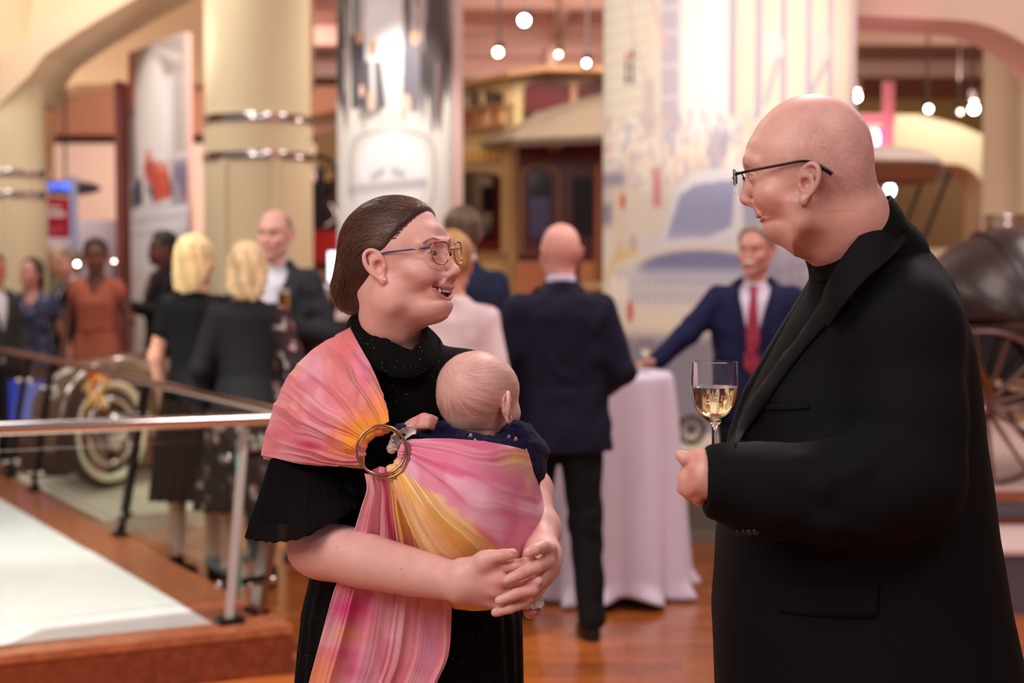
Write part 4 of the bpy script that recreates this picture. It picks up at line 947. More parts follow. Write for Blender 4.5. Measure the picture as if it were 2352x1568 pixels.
def strands(n, seed, r=.00033):
    rg = np.random.default_rng(seed); SV = []; SF = []; cc = []; o = 0
    ctr = Vector((0, -.02, .03)); bun = Vector((0, -.116, -.022))
    for i in range(n):
        mode = rg.random(); off_ = rg.uniform(.0006, .0018)
        if mode < .74:
            a = rg.uniform(-1, 1)                      # along the hairline, side to side
            zt = .036 + .088 * (1 - abs(a) ** 1.6); yt = .020 + (zt - .036) * 1.02; xs = math.copysign(.074 * min(1, abs(a) ** .75), a)
            back = rg.uniform(0, .85) if rg.random() < .6 else rg.uniform(0, .15)
            st = Vector((xs, yt - .002, zt)); st = st.lerp(Vector((xs * 1.0, -.09, .09 - .02 * abs(a))), back)
            en = bun + Vector((rg.normal(0, .016) + xs * .35, rg.normal(0, .008), rg.normal(.012, .014))); m = 12; wav = rg.uniform(-.08, .08)
            pts = []
            for k_ in range(m + 1):
                t = k_ / m; p = st.lerp(en, t) + Vector((xs * .25, 0, .03)) * math.sin(PI * t) * .9; dd = (p - ctr); dd.z += wav * .02 * math.sin(4 * t); dd.normalize()
                h = bv.ray_cast(ctr + dd * .25, -dd)
                if h[0] is None: continue
                pts.append(h[0] + dd * (off_ * min(1, .3 + 3 * t)))
        else:
            s0 = rg.uniform(0, 2 * PI); L_ = rg.uniform(1.2, 3.0); rad = rg.uniform(.012, .046); m = 12; pts = []
            for k_ in range(m + 1):
                t = s0 + L_ * k_ / m; dd = Vector((rad * math.cos(t) * 1.0, -.055, rad * math.sin(t))).normalized(); c0 = bun + Vector((0, .03, 0))
                h = bv.ray_cast(c0 + dd * .15, -dd)
                if h[0] is None: continue
                pts.append(h[0] + dd * off_ * 1.2)
        if len(pts) < 5: continue
        pts = np.array([tuple(p) for p in pts]); m = len(pts)
        for _ in range(3): pts[1:-1] = (pts[:-2] + 2 * pts[1:-1] + pts[2:]) / 4
        tg = np.gradient(pts, axis=0); tg /= np.linalg.norm(tg, axis=1)[:, None] + 1e-9; up = pts - np.array(ctr); up /= np.linalg.norm(up, axis=1)[:, None]
        sd = np.cross(tg, up); w = r * rg.uniform(.7, 1.5)
        ring = np.stack([pts + sd * w, pts + up * w, pts - sd * w], 1).reshape(-1, 3); SV.append(ring)
        f = []; 
        for k_ in range(m - 1):
            for j in range(3): f.append((o + k_ * 3 + j, o + k_ * 3 + (j + 1) % 3, o + k_ * 3 + 3 + (j + 1) % 3, o + k_ * 3 + 3 + j))
        SF.append(np.array(f)); base = np.array(lin((96, 66, 50))) * rg.uniform(.35, 1.6); cc.append(np.tile(base, (len(ring), 1))); o += len(ring)
    return np.concatenate(SV), np.concatenate(SF), np.concatenate(cc)
SVt, SFt, SC_ = strands(5200, 3)
STR = mat('hair_strand', (84, 56, 44), rough=.33, vcol=True, spec=.6)
so = mesh_obj('hair_strands', tfm(SVt, WH), SFt, STR, hair, True, SC_); so['kind'] = 'stuff'

# ---- glasses
def rim_pts(cx, y0, z0, w, h, s, wrap=.012, pw=2.8, n=40, tilt=.0):
    out = []
    for i in range(n):
        t = 2 * PI * i / n; c_, s_ = math.cos(t), math.sin(t); X = math.copysign(abs(c_) ** (2 / pw), c_) * w; Z = math.copysign(abs(s_) ** (2 / pw), s_) * h
        Z *= (1 + .0 * X); X *= (1 + .10 * (Z / h)) ; out.append(Vector((s * (cx + X), y0 - wrap * ((cx + X) / .055) ** 2 + tilt * Z, z0 + Z)))
    return out
GOLD = mat('rose_gold_frame', (214, 150, 120), rough=.22, metal=1.0); LENS = mat('lens', (255, 255, 255), rough=.0, trans=1.0, ior=1.12, spec=.7, alpha=.22)
gl = empty('glasses', WO, None, None); gl.parent = wroot; gl.location = WO - wroot.location; gl['label'] = 'rose gold framed glasses with a blue and yellow patterned temple'
mbf = MB()
for s in (-1, 1):
    rp = [tuple(WH @ p) for p in rim_pts(.0335, .1085, .0120, .0235, .0205, s, .010, tilt=.12)]
    mbf.tube(rp, .00125, 8, True)
mbf.tube([tuple(WH @ Vector(p)) for p in ((-.0105, .1085, .0165), (-.005, .1115, .0195), (.005, .1115, .0195), (.0105, .1085, .0165))], .0012, 8)
mbf.build('frame', GOLD, gl, True)
RED = mat('red_frame_enamel', (176, 40, 56), rough=.2)
for s in (-1, 1):
    rp = rim_pts(.0335, .1085, .0120, .0235, .0205, s, .010, tilt=.12)
    MB().tube([tuple(WH @ (p + Vector((0, .0004, .0006)))) for p in rp[6:15]], .0015, 8).build('frame_inlay', RED, gl, True)
    mb = MB(); c = sum(rp, Vector()) / len(rp); m = len(rp); vv = [c + Vector((0, .0015, 0))] + rp; vv = [tuple(WH @ (p + Vector((0, o_, 0)))) for o_ in (.0004, -.0004) for p in vv]
    ff = [(0, 1 + k_, 1 + (k_ + 1) % m) for k_ in range(m)] + [(m + 1, m + 2 + (k_ + 1) % m, m + 2 + k_) for k_ in range(m)] + [(1 + k_, m + 2 + k_, m + 2 + (k_ + 1) % m, 1 + (k_ + 1) % m) for k_ in range(m)]
    mb.add(vv, ff).build('lens', LENS, gl, True)
    tp = [WH @ Vector((s * .0590, .0985, .0235)), WH @ Vector((s * .0735, .060, .0260)), WH @ Vector((s * .0790, .010, .0290)), WH @ Vector((s * .0775, -.012, .024)), WH @ Vector((s * .074, -.030, .006))]
    o = mbt = MB().tube(smoothpts([tuple(p) for p in tp], 6), .0016, 8)
    vv = np.array(o.v); loc = np.array([tuple(WHi @ Vector(p)) for p in vv]); cc = np.tile(np.array(lin((54, 62, 128))), (len(vv), 1)); cc = mixc(cc, (222, 170, 60), ((loc[:, 1] > .070) & (loc[:, 1] < .078)).astype(float))
    mesh_obj('temple', vv, o.f, mat('patterned_temple', (60, 60, 120), vcol=True, rough=.3), gl, True, cc)
MB().sphere(tuple(WH @ Vector((.0835, .0045, -.0215))), .0026, 10).build('earring', mat('crystal_stud', (245, 240, 240), rough=.05, metal=.8), wroot, True)

# ---- dress
v = Vol((-.47, 2.62, .02), (.10, 3.14, 1.50), .0075)
rows = [(2360, 940, 330, .26, .27), (1900, 940, 300, .20, .24), (1568, 940, 262, .13, .20), (1400, 946, 252, .12, .18), (1290, 935, 215, .115, .15), (1180, 915, 175, .12, .13), (1050, 905, 155, .125, .12), (960, 905, 155, .125, .115), (890, 905, 150, .105, .11), (840, 905, 125, .08, .09), (800, 905, 95, .062, .070), (770, 905, 70, .050, .055)]
v.loft([(P(1, py, 2.86).z, P(cx, py, 2.86).x, 2.86, hw / 1256, f, b) for py, cx, hw, f, b in rows])
v.cone(P(900, 850, 2.85), P(742, 912, 2.81), .062, .052, k=.04); v.cone(P(915, 856, 2.85), P(1066, 876, 2.88), .060, .054, k=.04); v.cone(P(1066, 876, 2.88), P(1115, 1000, 2.89), .054, .054, k=.03)
v.disp(lambda x, y, z: .0045 * np.sin(np.arctan2(x + .19, -(y - 2.88)) * 30 + 4 * vnoise(x * 6 + 9, y * 6 + 9, z * 2 + 9)) * np.clip((1.15 - z) * 3, 0, 1))
# neck opening
v.chain(pl([(905, 740, 2.82), (910, 790, 2.83), (912, 830, 2.84)]), [.058, .056, .05], k=.006, op='s')
Vd, Fd = v.mesh(); Vd = relax(Vd, Fd, 1); dress = mesh_obj('dress', Vd, Fd, RIB, wroot)
# crossed stand collar: bands lofted between closed rails
def loft_band(name, T, B, par, m_, bulge=.004, n=120, m=26, thick=.003, rib=.0009, ribs=9, closed=True):
    t = np.array(smoothpts(pl(T), 16, closed)); b = np.array(smoothpts(pl(B), 16, closed))
    def rs(q):
        q2 = np.vstack([q, q[:1]]) if closed else q; d_ = np.concatenate([[0], np.cumsum(np.linalg.norm(np.diff(q2, axis=0), axis=1))]); u = np.linspace(0, d_[-1], n + (1 if closed else 0))[:n]; return np.stack([np.interp(u, d_, q2[:, i]) for i in range(3)], 1)
    t = rs(t); b = rs(b); ctr = (t.mean(0) + b.mean(0)) / 2; VV = np.zeros((n, m, 3))
    for j in range(m):
        s_ = j / (m - 1); p = t * (1 - s_) + b * s_; o_ = p - ctr; o_[:, 2] = 0; o_ /= np.linalg.norm(o_, axis=1)[:, None] + 1e-9
        VV[:, j] = p + o_ * (bulge * math.sin(PI * s_) + rib * np.sin(s_ * ribs * 2 * PI + .9 * np.sin(np.arange(n) * .11)))[:, None]
    o = mesh_obj(name, VV.reshape(-1, 3), grid_faces(n, m, closed), m_, par); md = o.modifiers.new('cloth', 'SOLIDIFY'); md.thickness = thick; md.offset = 0; return o
loft_band('collar', [(807, 727, 2.83), (822, 726, 2.795), (856, 754, 2.762), (905, 788, 2.742), (950, 806, 2.745), (978, 800, 2.77), (985, 762, 2.81), (950, 742, 2.87), (880, 728, 2.895), (830, 724, 2.875)],
          [(798, 762, 2.845), (812, 790, 2.79), (850, 838, 2.742), (905, 862, 2.725), (965, 858, 2.735), (1008, 822, 2.775), (1012, 785, 2.83), (960, 765, 2.90), (880, 752, 2.925), (820, 748, 2.90)], wroot, RIB, rib=.0012)
loft_band('collar', [(972, 742, 2.785), (968, 765, 2.762), (955, 795, 2.742), (930, 818, 2.732), (895, 826, 2.730)], [(1010, 780, 2.79), (1008, 822, 2.762), (985, 850, 2.735), (945, 866, 2.722), (895, 866, 2.722)], wroot, RIB, closed=False, n=50, rib=.0011, bulge=.005)
# flared sheer sleeve of her right arm
def flared(name, S, H, rS, rH, par, mat_, n=150, m=40, rip=.008, freq=6, drop=None, seed=0, thick=.0012):
    S = np.array(S); H = np.array(H); VV = []
    for u in range(n):
        a = 2 * PI * u / n
        for w in range(m):
            t = w / (m - 1); c_ = S + (H - S) * t; e = t ** 1.3
            rx = rS[0] + (rH[0] - rS[0]) * e; ry = rS[1] + (rH[1] - rS[1]) * e
            rp = rip * t ** 1.4 * (math.sin(a * freq + 2 * math.sin(t * 3 + seed)) + .5 * math.sin(a * freq * 1.7 + 1.7 + seed)) * .7
            rp += .0011 * t * math.sin(a * 47 + 3 * math.sin(t * 4)); z = (drop(a) if drop else 0) * t ** 1.5 + .0012 * t * math.sin(a * 29)
            VV.append((c_[0] + (rx + rp) * math.cos(a), c_[1] + (ry + rp) * math.sin(a), c_[2] + z))
    o = mesh_obj(name, VV, grid_faces(n, m, True), mat_, par); md = o.modifiers.new('cloth', 'SOLIDIFY'); md.thickness = thick; return o
flared('sleeve', P(712, 985, 2.76), P(702, 1184, 2.700), (.056, .052), (.099, .098), wroot, SHEER, drop=lambda a: -.010 + .030 * math.cos(a - .3) - .006 * math.sin(a) + .010 * math.cos(2 * a), seed=1)
flared('sleeve', P(1090, 940, 2.90), P(1172, 1090, 2.87), (.050, .050), (.058, .060), wroot, SHEER, drop=lambda a: 0, seed=2, n=90, m=24)
v = Vol(np.array(P(790, 1230, 2.75)) - (.05, .12, .02), np.array(P(850, 1030, 2.70)) + (.05, .10, .03), .0036)
v.ell(P(806, 1115, 2.70), (.036, .030, .052)); v.ell(P(820, 1085, 2.69), (.030, .025, .030), k=.02)
v.disp(lambda x, y, z: .006 * np.sin(z * 190 + x * 60 + 4 * vnoise(x * 30 + 9, y * 30 + 9, z * 30 + 9)) + .004 * np.sin(x * 260 + z * 90))
Vd, Fd = v.mesh(); mesh_obj('ruffle', Vd, Fd, RIB, wroot)

# ============================================================= the baby
broot = empty('person', P(1100, 1150, 2.66), 'baby with a fuzzy bald head in a navy romper, asleep in the sling', 'person')
BH = frame(P(1100, 901, 2.675), math.radians(50), math.radians(-4), math.radians(-3), .97); BHi = BH.inverted()
v = Vol((-.085, -.095, -.105), (.085, .095, .09), .0019)
v.ell((0, -.008, .008), (.0655, .074, .0655)); v.ell((0, .030, .004), (.053, .047, .050), k=.02); v.ell((0, .030, -.034), (.046, .043, .034), k=.02); v.ell((0, -.035, -.020), (.047, .040, .040), k=.02)
for s in (-1, 1):
    v.ell((s * .030, .040, -.038), (.024, .027, .023), k=.012); v.ell((s * .022, .078, -.008), (.014, .010, .009), k=.01, op='s'); v.ell((s * .021, .0640, -.009), (.011, .010, .009), k=.004)
    ear_prims(v, s, .0575, y=.002, z=-.026, s=.80, flare=.70)
v.cone((0, .070, -.016), (0, .080, -.028), .005, .0075, k=.008); v.chain([(-.012, .070, -.047), (0, .077, -.045), (.012, .070, -.047)], [.003, .004, .003], k=.003); v.chain([(-.010, .070, -.051), (0, .074, -.053), (.010, .070, -.051)], [.003, .0042, .003], k=.003)
v.ell((0, .062, -.064), (.012, .011, .009), k=.01); v.cone((0, -.012, -.04), tuple(BHi @ P(1100, 1010, 2.68)), .036, .040, k=.03)
Vb, Fb = v.mesh(); Vb = relax(Vb, Fb, 1)
cb = np.tile(np.array(lin((226, 182, 174))), (len(Vb), 1)); nn = vnoise(Vb[:, 0] * 40 + 9, Vb[:, 1] * 40 + 9, Vb[:, 2] * 40 + 9) - .5; cb *= (1 + .08 * nn)[:, None]
pol = np.arctan2(Vb[:, 0], Vb[:, 2] - .03); st = vnoise(pol * 26 + 40, np.sqrt(Vb[:, 0] ** 2 + (Vb[:, 2] - .05) ** 2) * 40 + 9, Vb[:, 1] * 20 + 9)
scalp = sstep(.050, .020, Vb[:, 1] + Vb[:, 2] * -.25 + .0) * sstep(-.052, -.036, Vb[:, 2] + 0 * Vb[:, 1]) * (np.abs(Vb[:, 0]) < .0655)
cb = mixc(cb, (176, 122, 98), np.clip(scalp * (.10 + .6 * st) * .55, 0, 1))
cb = mixc(cb, (150, 98, 72), np.clip(scalp * np.exp(-((Vb[:, 2] + .030) / .020) ** 2) * st * .75, 0, 1))
Vb = tfm(Vb, BH)
v = Vol((P(900, 1, 2.6).x, 2.50, P(1, 1440, 2.6).z), (P(1260, 1, 2.7).x, 2.80, P(1, 930, 2.6).z), .0034)
v.ell(P(1110, 1130, 2.665), (.070, .060, .11)); v.cone(P(1010, 1020, 2.66), P(945, 985, 2.635), .020, .016, k=.02)
v.cone(P(962, 975, 2.632), P(975, 966, 2.628), .0155, .0140, k=.008)
for i in range(4): v.chain(pl([(968 - i * 2, 958 + i * 7, 2.618 - i * .001), (988 - i * 2, 957 + i * 7, 2.612 - i * .001), (1002 - i * 3, 962 + i * 7, 2.616)]), [.0056, .0052, .0045], k=.0012)
v.chain(pl([(1130, 1240, 2.65), (1190, 1330, 2.62), (1222, 1372, 2.60)]), [.036, .026, .016], k=.02)
v.chain(pl([(1222, 1372, 2.60), (1222, 1398, 2.59), (1216, 1408, 2.565)]), [.015, .014, .010], k=.008)
for i in range(5): v.ell(P(1208 + i * 5, 1411 - i * 1.5, 2.556), (.0042, .005, .005), k=.003)
Vc, Fc = v.mesh(); cc = np.tile(np.array(lin((214, 150, 142))), (len(Vc), 1))
V, F = joinm([(Vb, Fb), (Vc, Fc)]); mesh_obj('body', V, F, SKIN, broot, True, np.concatenate([cb, cc]))
# downy hair as fine strands
SVs = []; SFs = []; SCs = []; o = 0; rg = np.random.default_rng(11)
bvb = BVHTree.FromPolygons([tuple(p) for p in tfm(Vb, BHi)], [tuple(map(int, f)) for f in Fb])
whorl = Vector((.006, -.045, .060)).normalized(); c0 = Vector((0, -.005, .005)); bx = whorl.orthogonal().normalized(); by = whorl.cross(bx)
for i in range(420):
    th = math.sqrt(rg.random()) * 1.75; ph = rg.uniform(0, 2 * PI); L_ = rg.uniform(.12, .24); pts = []
    for k_ in range(6):
        t = th + L_ * k_ / 5; f_ = ph + .35 * k_ / 5; dd = (whorl * math.cos(t) + (bx * math.cos(f_) + by * math.sin(f_)) * math.sin(t)).normalized(); h = bvb.ray_cast(c0 + dd * .2, -dd)
        if h[0] is None: break
        pts.append(h[0] + dd * (.0002 + .0012 * k_ / 5))
    if len(pts) < 6 or pts[0].y > .045 or abs(pts[0].x) > .060 and pts[0].z < .005 and pts[0].y > -.015 or pts[0].z < -.045: continue
    pts = np.array([tuple(p) for p in pts]); tg = np.gradient(pts, axis=0); up = pts - np.array(c0); up /= np.linalg.norm(up, axis=1)[:, None]; sd = np.cross(tg, up); sd /= np.linalg.norm(sd, axis=1)[:, None] + 1e-9
    w = .00009; ring = np.stack([pts + sd * w, pts + up * w, pts - sd * w], 1).reshape(-1, 3); SVs.append(ring)
    SFs.append(np.array([(o + k_ * 3 + j, o + k_ * 3 + (j + 1) % 3, o + k_ * 3 + 3 + (j + 1) % 3, o + k_ * 3 + 3 + j) for k_ in range(5) for j in range(3)])); o += len(ring)
    SCs.append(np.tile(np.array(lin((206, 160, 140))) * rg.uniform(.75, 1.1), (len(ring), 1)))
hb = mesh_obj('hair', tfm(np.concatenate(SVs), BH), np.concatenate(SFs), STR, broot, True, np.concatenate(SCs)); hb['kind'] = 'stuff'
NAVY = mat('navy_fleece', (24, 20, 62), rough=.95, noise=.3, nscale=160, bump=1.0, bscale=420, bdist=.004, sheen=.12, spec=.2)
v = Vol((P(895, 1, 2.6).x, 2.48, P(1, 1380, 2.6).z), (P(1275, 1, 2.7).x + .01, 2.84, P(1, 950, 2.6).z + .01), .0030)
v.ell(P(1108, 1150, 2.665), (.078, .070, .120)); v.chain(pl([(1000, 1030, 2.655), (1090, 1030, 2.650), (1180, 1032, 2.672), (1200, 1035, 2.685)]), [.033, .035, .030, .024], k=.02)
v.chain(pl([(1010, 1010, 2.655), (955, 1003, 2.64), (925, 1000, 2.635)]), [.030, .023, .019], k=.015)
v.chain(pl([(1200, 1020, 2.69), (1213, 1050, 2.70), (1210, 1110, 2.73)]), [.032, .033, .026], k=.015)
v.chain(pl([(1130, 985, 2.69), (1190, 985, 2.665), (1212, 985, 2.68)]), [.018, .014, .013], k=.012)
v.disp(lambda x, y, z: .0042 * (vnoise(x * 210 + 9, y * 210 + 9, z * 210 + 9) - .5) + .003 * np.sin(x * 70 + z * 120))
v.cone(tuple(BH @ Vector((0, -.010, -.045))), tuple(BH @ Vector((0, .0, -.09))), .040, .036, k=.004, op='s')
Vd, Fd = v.mesh(); mesh_obj('romper', Vd, Fd, NAVY, broot)
for (a, b_, cl) in ((1080, 1000, (196, 190, 150)), (1090, 1012, (196, 200, 190)), (1184, 1008, (200, 130, 96)), (1168, 1003, (120, 120, 150))):
    MB().add([P(a + dx, b_ + dz, 2.598) + Vector((0, dy, 0)) for dx, dz, dy in ((-5, 4, 0), (4, 5, .002), (5, -1, .003), (0, -6, .003), (-1, 0, -.003))], [(0, 1, 4), (1, 2, 4), (2, 3, 4), (3, 0, 4), (3, 2, 1, 0)]).build('confetti_print', cloth(cl), broot)
LACE = mat('white_crochet_lace', (226, 218, 214), rough=.9, bump=1, bscale=300, bdist=.003)
v = Vol(np.array(P(900, 1060, 2.62)) - .02, np.array(P(960, 970, 2.60)) + .02, .0022)
v.chain(pl([(900, 1030, 2.612), (912, 1008, 2.608), (932, 994, 2.602)]), [.009, .010, .009], k=.004); v.ell(P(944, 990, 2.600), (.010, .004, .007), k=.004); v.disp(lambda x, y, z: .0022 * (vnoise(x * 400 + 9, y * 400 + 9, z * 400 + 9) - .5) * 2)
Vd, Fd = v.mesh(); mesh_obj('lace_cuff', Vd, Fd, LACE, broot)
flared('frilled_cuff', P(1218, 1362, 2.585), P(1218, 1392, 2.575), (.016, .016), (.020, .022), broot, LACE, n=60, m=10, rip=.004, freq=9)

# ============================================================= the ring sling
sroot = empty('baby_sling', P(877, 1036, 2.60), 'pink, yellow and orange tie-dye ring sling worn over her shoulder around the baby', 'baby carrier')
DYE = mat('tie_dye_cotton', (225, 140, 150), vcol=True, rough=.82, noise=.06, nscale=40, bump=.35, bscale=700, bdist=.001, sheen=.25)
def ss(t): return t
def rn(x, seed):
    q = vnoise(x + 9, x * 0 + seed * 1.37 + 3, x * 0 + 5.5); return 1 - np.abs(2 * q - 1) * 1.6
def ridges(v_, seed, freqs=((7, 1.0), (13, .7), (27, .45), (47, .22)), fade=0.0):
    """irregular pleats: broad ones everywhere, fine ones only where fade is small"""
    out = 0
    for i, (f, a) in enumerate(freqs):
        out = out + a * (rn(v_ * f * 1.25, seed + i) - .45) * np.clip(1 - fade * (i * .30), 0, 1)
    return out
def sheet(name, A, B, bulge, nu, nv, seed, amp, back=None, sag=None, par=None, warp=.05, cap=None, freqs=((7, 1.0), (13, .7), (27, .45), (47, .22)), mids=None):
    """A, B: end rails (smooth point lists in world space). Lines run from A(v) to B(v); bulge(v,u) moves them."""
    def rail(R_, v_):
        S_ = np.array(smoothpts([tuple(p) for p in R_], 24)); d_ = np.concatenate([[0], np.cumsum(np.linalg.norm(np.diff(S_, axis=0), axis=1))]); d_ /= d_[-1]
        return np.stack([np.interp(v_, d_, S_[:, i]) for i in range(3)], 1)
    v_ = np.linspace(0, 1, nv); u_ = np.linspace(0, 1, nu)
    a = rail(A, v_); b = rail(B, v_); U, Vv = np.meshgrid(u_, v_, indexing='ij')
    Pm = a[None] * (1 - U[..., None]) + b[None] * U[..., None]
    if mids is not None:
        m = rail(mids, v_); Pm = a[None] * ((1 - U) * (1 - 2 * U))[..., None] + m[None] * (4 * U * (1 - U))[..., None] + b[None] * (U * (2 * U - 1))[..., None]
    Pm = Pm + bulge(U, Vv)
    # normal
    du = np.gradient(Pm, axis=0); dv = np.gradient(Pm, axis=1); N_ = np.cross(du, dv); N_ /= np.linalg.norm(N_, axis=2)[..., None] + 1e-9
    sgn = np.sign(-N_[nu // 2, nv // 2, 1]); N_ *= sgn
    vw = Vv + warp * (vnoise(U * 2.2 + 9 + seed, Vv * 5 + 9, U * 0 + 3) - .5) + warp * .25 * (vnoise(U * 6 + 9 + seed, Vv * 14 + 9, U * 0 + 3) - .5)
    r = ridges(vw, seed, freqs, fade=sstep(.15, .85, U))
    amp_ = amp(U, Vv)
    return Pm + N_ * (r * amp_)[..., None], U, Vv, vw, r
def pxpy(V): return 1176 + V[..., 0] * 3593 / V[..., 1], 600 + (1.58 - V[..., 2]) * 3593 / V[..., 1]
def put_sheet(name, Pm, cols, nu, nv, thick=.0016):
    o = mesh_obj(name, Pm.reshape(-1, 3), grid_faces(nu, nv), DYE, sroot, True, cols.reshape(-1, 3)); md = o.modifiers.new('cloth', 'SOLIDIFY'); md.thickness = thick; md.offset = 0; return o
def blob(px, py, cx, cy, rx, ry, ang=0):
    c_, s_ = math.cos(ang), math.sin(ang); x = (px - cx) * c_ + (py - cy) * s_; y = -(px - cx) * s_ + (py - cy) * c_
    return np.exp(-(x / rx) ** 2 - (y / ry) ** 2)
def mixn(c, d, w): w = np.clip(w, 0, 1)[..., None]; return c * (1 - w) + np.array(lin(d)) * w
PINK_ = (226, 138, 146)
# shoulder panel
A = pl([(894, 972, 2.605), (872, 978, 2.60), (852, 1000, 2.597), (840, 1028, 2.597), (838, 1064, 2.60)])
B = pl([(806, 755, 2.80), (768, 776, 2.80), (722, 805, 2.79), (682, 842, 2.775), (650, 888, 2.765), (629, 940, 2.75), (613, 996, 2.74), (603, 1046, 2.735)])
Mi = pl([(858, 872, 2.700), (815, 880, 2.672), (780, 905, 2.655), (752, 938, 2.645), (730, 972, 2.64), (718, 1008, 2.635), (712, 1035, 2.635), (712, 1058, 2.645)])
nu, nv = 150, 340
def bz(U, V_): z = np.zeros(U.shape + (3,)); z[..., 1] -= .018 * np.sin(PI * U) * np.sin(PI * V_); return z
amp = lambda U, V_: (.0022 + .0105 * np.sin(PI * np.clip(U * .62 + .05, 0, 1)) * (1 - sstep(.55, 1.0, U) * .75))
Pm, U, Vv, vw, r = sheet('x', A, B, bz, nu, nv, 5, amp, mids=Mi, warp=.16, freqs=((5, 1.0), (11, .8), (23, .55), (46, .3)))
# carry the far edge over the shoulder to the back
ext = 14; E_ = []
for i in range(1, ext + 1):
    t = i / ext; q_ = Pm[-1].copy(); vv_ = np.linspace(0, 1, nv); q_[:, 1] += .11 * t; q_[:, 0] += (.012 * np.sin(t * 2)) * (1 + 1.5 * vv_) - .0; q_[:, 2] += .006 * math.sin(PI * t) - .03 * t * t * (1 - vv_); E_.append(q_)
Pm = np.concatenate([Pm, np.array(E_)]); U = np.concatenate([U, np.ones((ext, nv))]); Vv = np.concatenate([Vv, np.tile(Vv[-1], (ext, 1))]); vw = np.concatenate([vw, np.tile(vw[-1], (ext, 1))]); r = np.concatenate([r, np.tile(r[-1], (ext, 1))])
px, py = pxpy(Pm); nz = vnoise(px / 26 + 9, py / 26 + 9, px * 0 + 2); nz2 = vnoise(U * 4 + 9, vw * 26 + 9, px * 0 + 5)
c = np.tile(np.array(lin((224, 132, 138))), px.shape + (1,)); c = mixn(c, (232, 158, 176), .8 * sstep(.45, .75, vnoise(px / 60 + 3, py / 60 + 3, px * 0 + 7)))
c = mixn(c, (206, 98, 108), .55 * sstep(.5, .8, nz2)); c = mixn(c, (236, 170, 150), .5 * sstep(.6, .85, nz))
c = mixn(c, (222, 96, 100), .6 * blob(px, py, 795, 800, 28, 60, .5)); c = mixn(c, (206, 84, 100), .6 * blob(px, py, 640, 1000, 60, 24)); c = mixn(c, (190, 40, 70), .95 * blob(px, py, 712, 1024, 46, 13, .2)); c = mixn(c, (222, 106, 140), .5 * blob(px, py, 835, 860, 16, 60, -.3))
ring_d = np.hypot(px - 878, py - 1036); w = sstep(150, 80, ring_d + 30 * (nz2 - .5)) * (1 - sstep(.80, .92, Vv)); c = mixn(c, (240, 140, 70), w * .75); c = mixn(c, (244, 156, 50), sstep(108, 66, ring_d + 24 * (nz - .5)) * (1 - sstep(.78, .9, Vv)))
c = mixn(c, (246, 178, 70), .8 * blob(px, py, 832, 1000, 26, 20)); c = mixn(c, (246, 160, 90), .5 * blob(px, py, 872, 920, 22, 40))
put_sheet('shoulder_panel', Pm, c, Pm.shape[0], nv)
# hem under the arm side
A2 = pl([(604, 1046, 2.735), (640, 1048, 2.70), (700, 1052, 2.66), (780, 1058, 2.63), (838, 1064, 2.605)]); B2 = pl([(606, 1054, 2.755), (640, 1056, 2.72), (700, 1060, 2.68), (780, 1070, 2.65), (836, 1076, 2.615)])
Pm, U, Vv, vw, r = sheet('x', A2, B2, lambda U, V_: np.zeros(U.shape + (3,)), 10, 90, 8, lambda U, V_: .0008 + 0 * U)
px, py = pxpy(Pm); c = np.tile(np.array(lin((240, 196, 130))), px.shape + (1,)); c = mixn(c, (246, 214, 160), vnoise(px / 20 + 9, py / 20 + 9, px * 0)); put_sheet('hem', Pm, c, 10, 90)
# pouch
A = pl([(926, 1014, 2.603), (930, 1040, 2.598), (922, 1064, 2.595), (905, 1082, 2.593), (885, 1092, 2.594)])
B = pl([(1205, 1034, 2.625), (1215, 1060, 2.63), (1222, 1100, 2.635), (1230, 1160, 2.64), (1234, 1220, 2.645), (1226, 1290, 2.65), (1195, 1355, 2.655), (1140, 1392, 2.66), (1080, 1398, 2.665), (1035, 1388, 2.67), (1014, 1340, 2.68), (1000, 1290, 2.69)])
Mi = pl([(1080, 1020, 2.575), (1085, 1045, 2.562), (1088, 1075, 2.552), (1092, 1112, 2.545), (1092, 1150, 2.542), (1080, 1190, 2.545), (1055, 1225, 2.555), (1020, 1238, 2.572), (990, 1236, 2.59), (968, 1225, 2.605), (950, 1200, 2.62), (938, 1180, 2.64)])
nu, nv = 150, 420
amp = lambda U, V_: (.0014 + .0066 * np.sin(PI * np.clip(U * .8 + .08, 0, 1))) * (.45 + .65 * sstep(.16, .05, V_) + .75 * sstep(.55, .7, V_)) * (1 - .35 * sstep(.7, 1, U)) + .0022 * sstep(.75, 1, U) * (1 - sstep(.5, .62, V_))
Pm, U, Vv, vw, r = sheet('x', A, B, lambda U, V_: np.stack([0 * U, -.030 * np.sin(PI * U) * np.sin(PI * V_) ** .7, 0 * U], -1), nu, nv, 12, amp, mids=Mi, warp=.14, freqs=((4, 1.0), (9, .8), (19, .40), (40, .16)))
E_ = []
for i in range(1, 15):
    t = i / 14; q_ = Pm[-1].copy(); vv_ = np.linspace(0, 1, nv); q_[:, 1] += .14 * t; q_[:, 0] += .018 * math.sin(PI * t) * np.sin(PI * np.clip(vv_ * 1.4, 0, 1)) - .004 * t; q_[:, 2] += -.012 * math.sin(PI * t) * sstep(.5, .7, vv_) + .0; E_.append(q_)
Pm = np.concatenate([Pm, np.array(E_)]); U = np.concatenate([U, np.ones((14, nv))]); Vv = np.concatenate([Vv, np.tile(Vv[-1], (14, 1))]); vw = np.concatenate([vw, np.tile(vw[-1], (14, 1))]); r = np.concatenate([r, np.tile(r[-1], (14, 1))])
px, py = pxpy(Pm); nz = vnoise(px / 30 + 9, py / 30 + 9, px * 0 + 2); nz2 = vnoise(U * 3 + 9, vw * 30 + 9, px * 0 + 5)
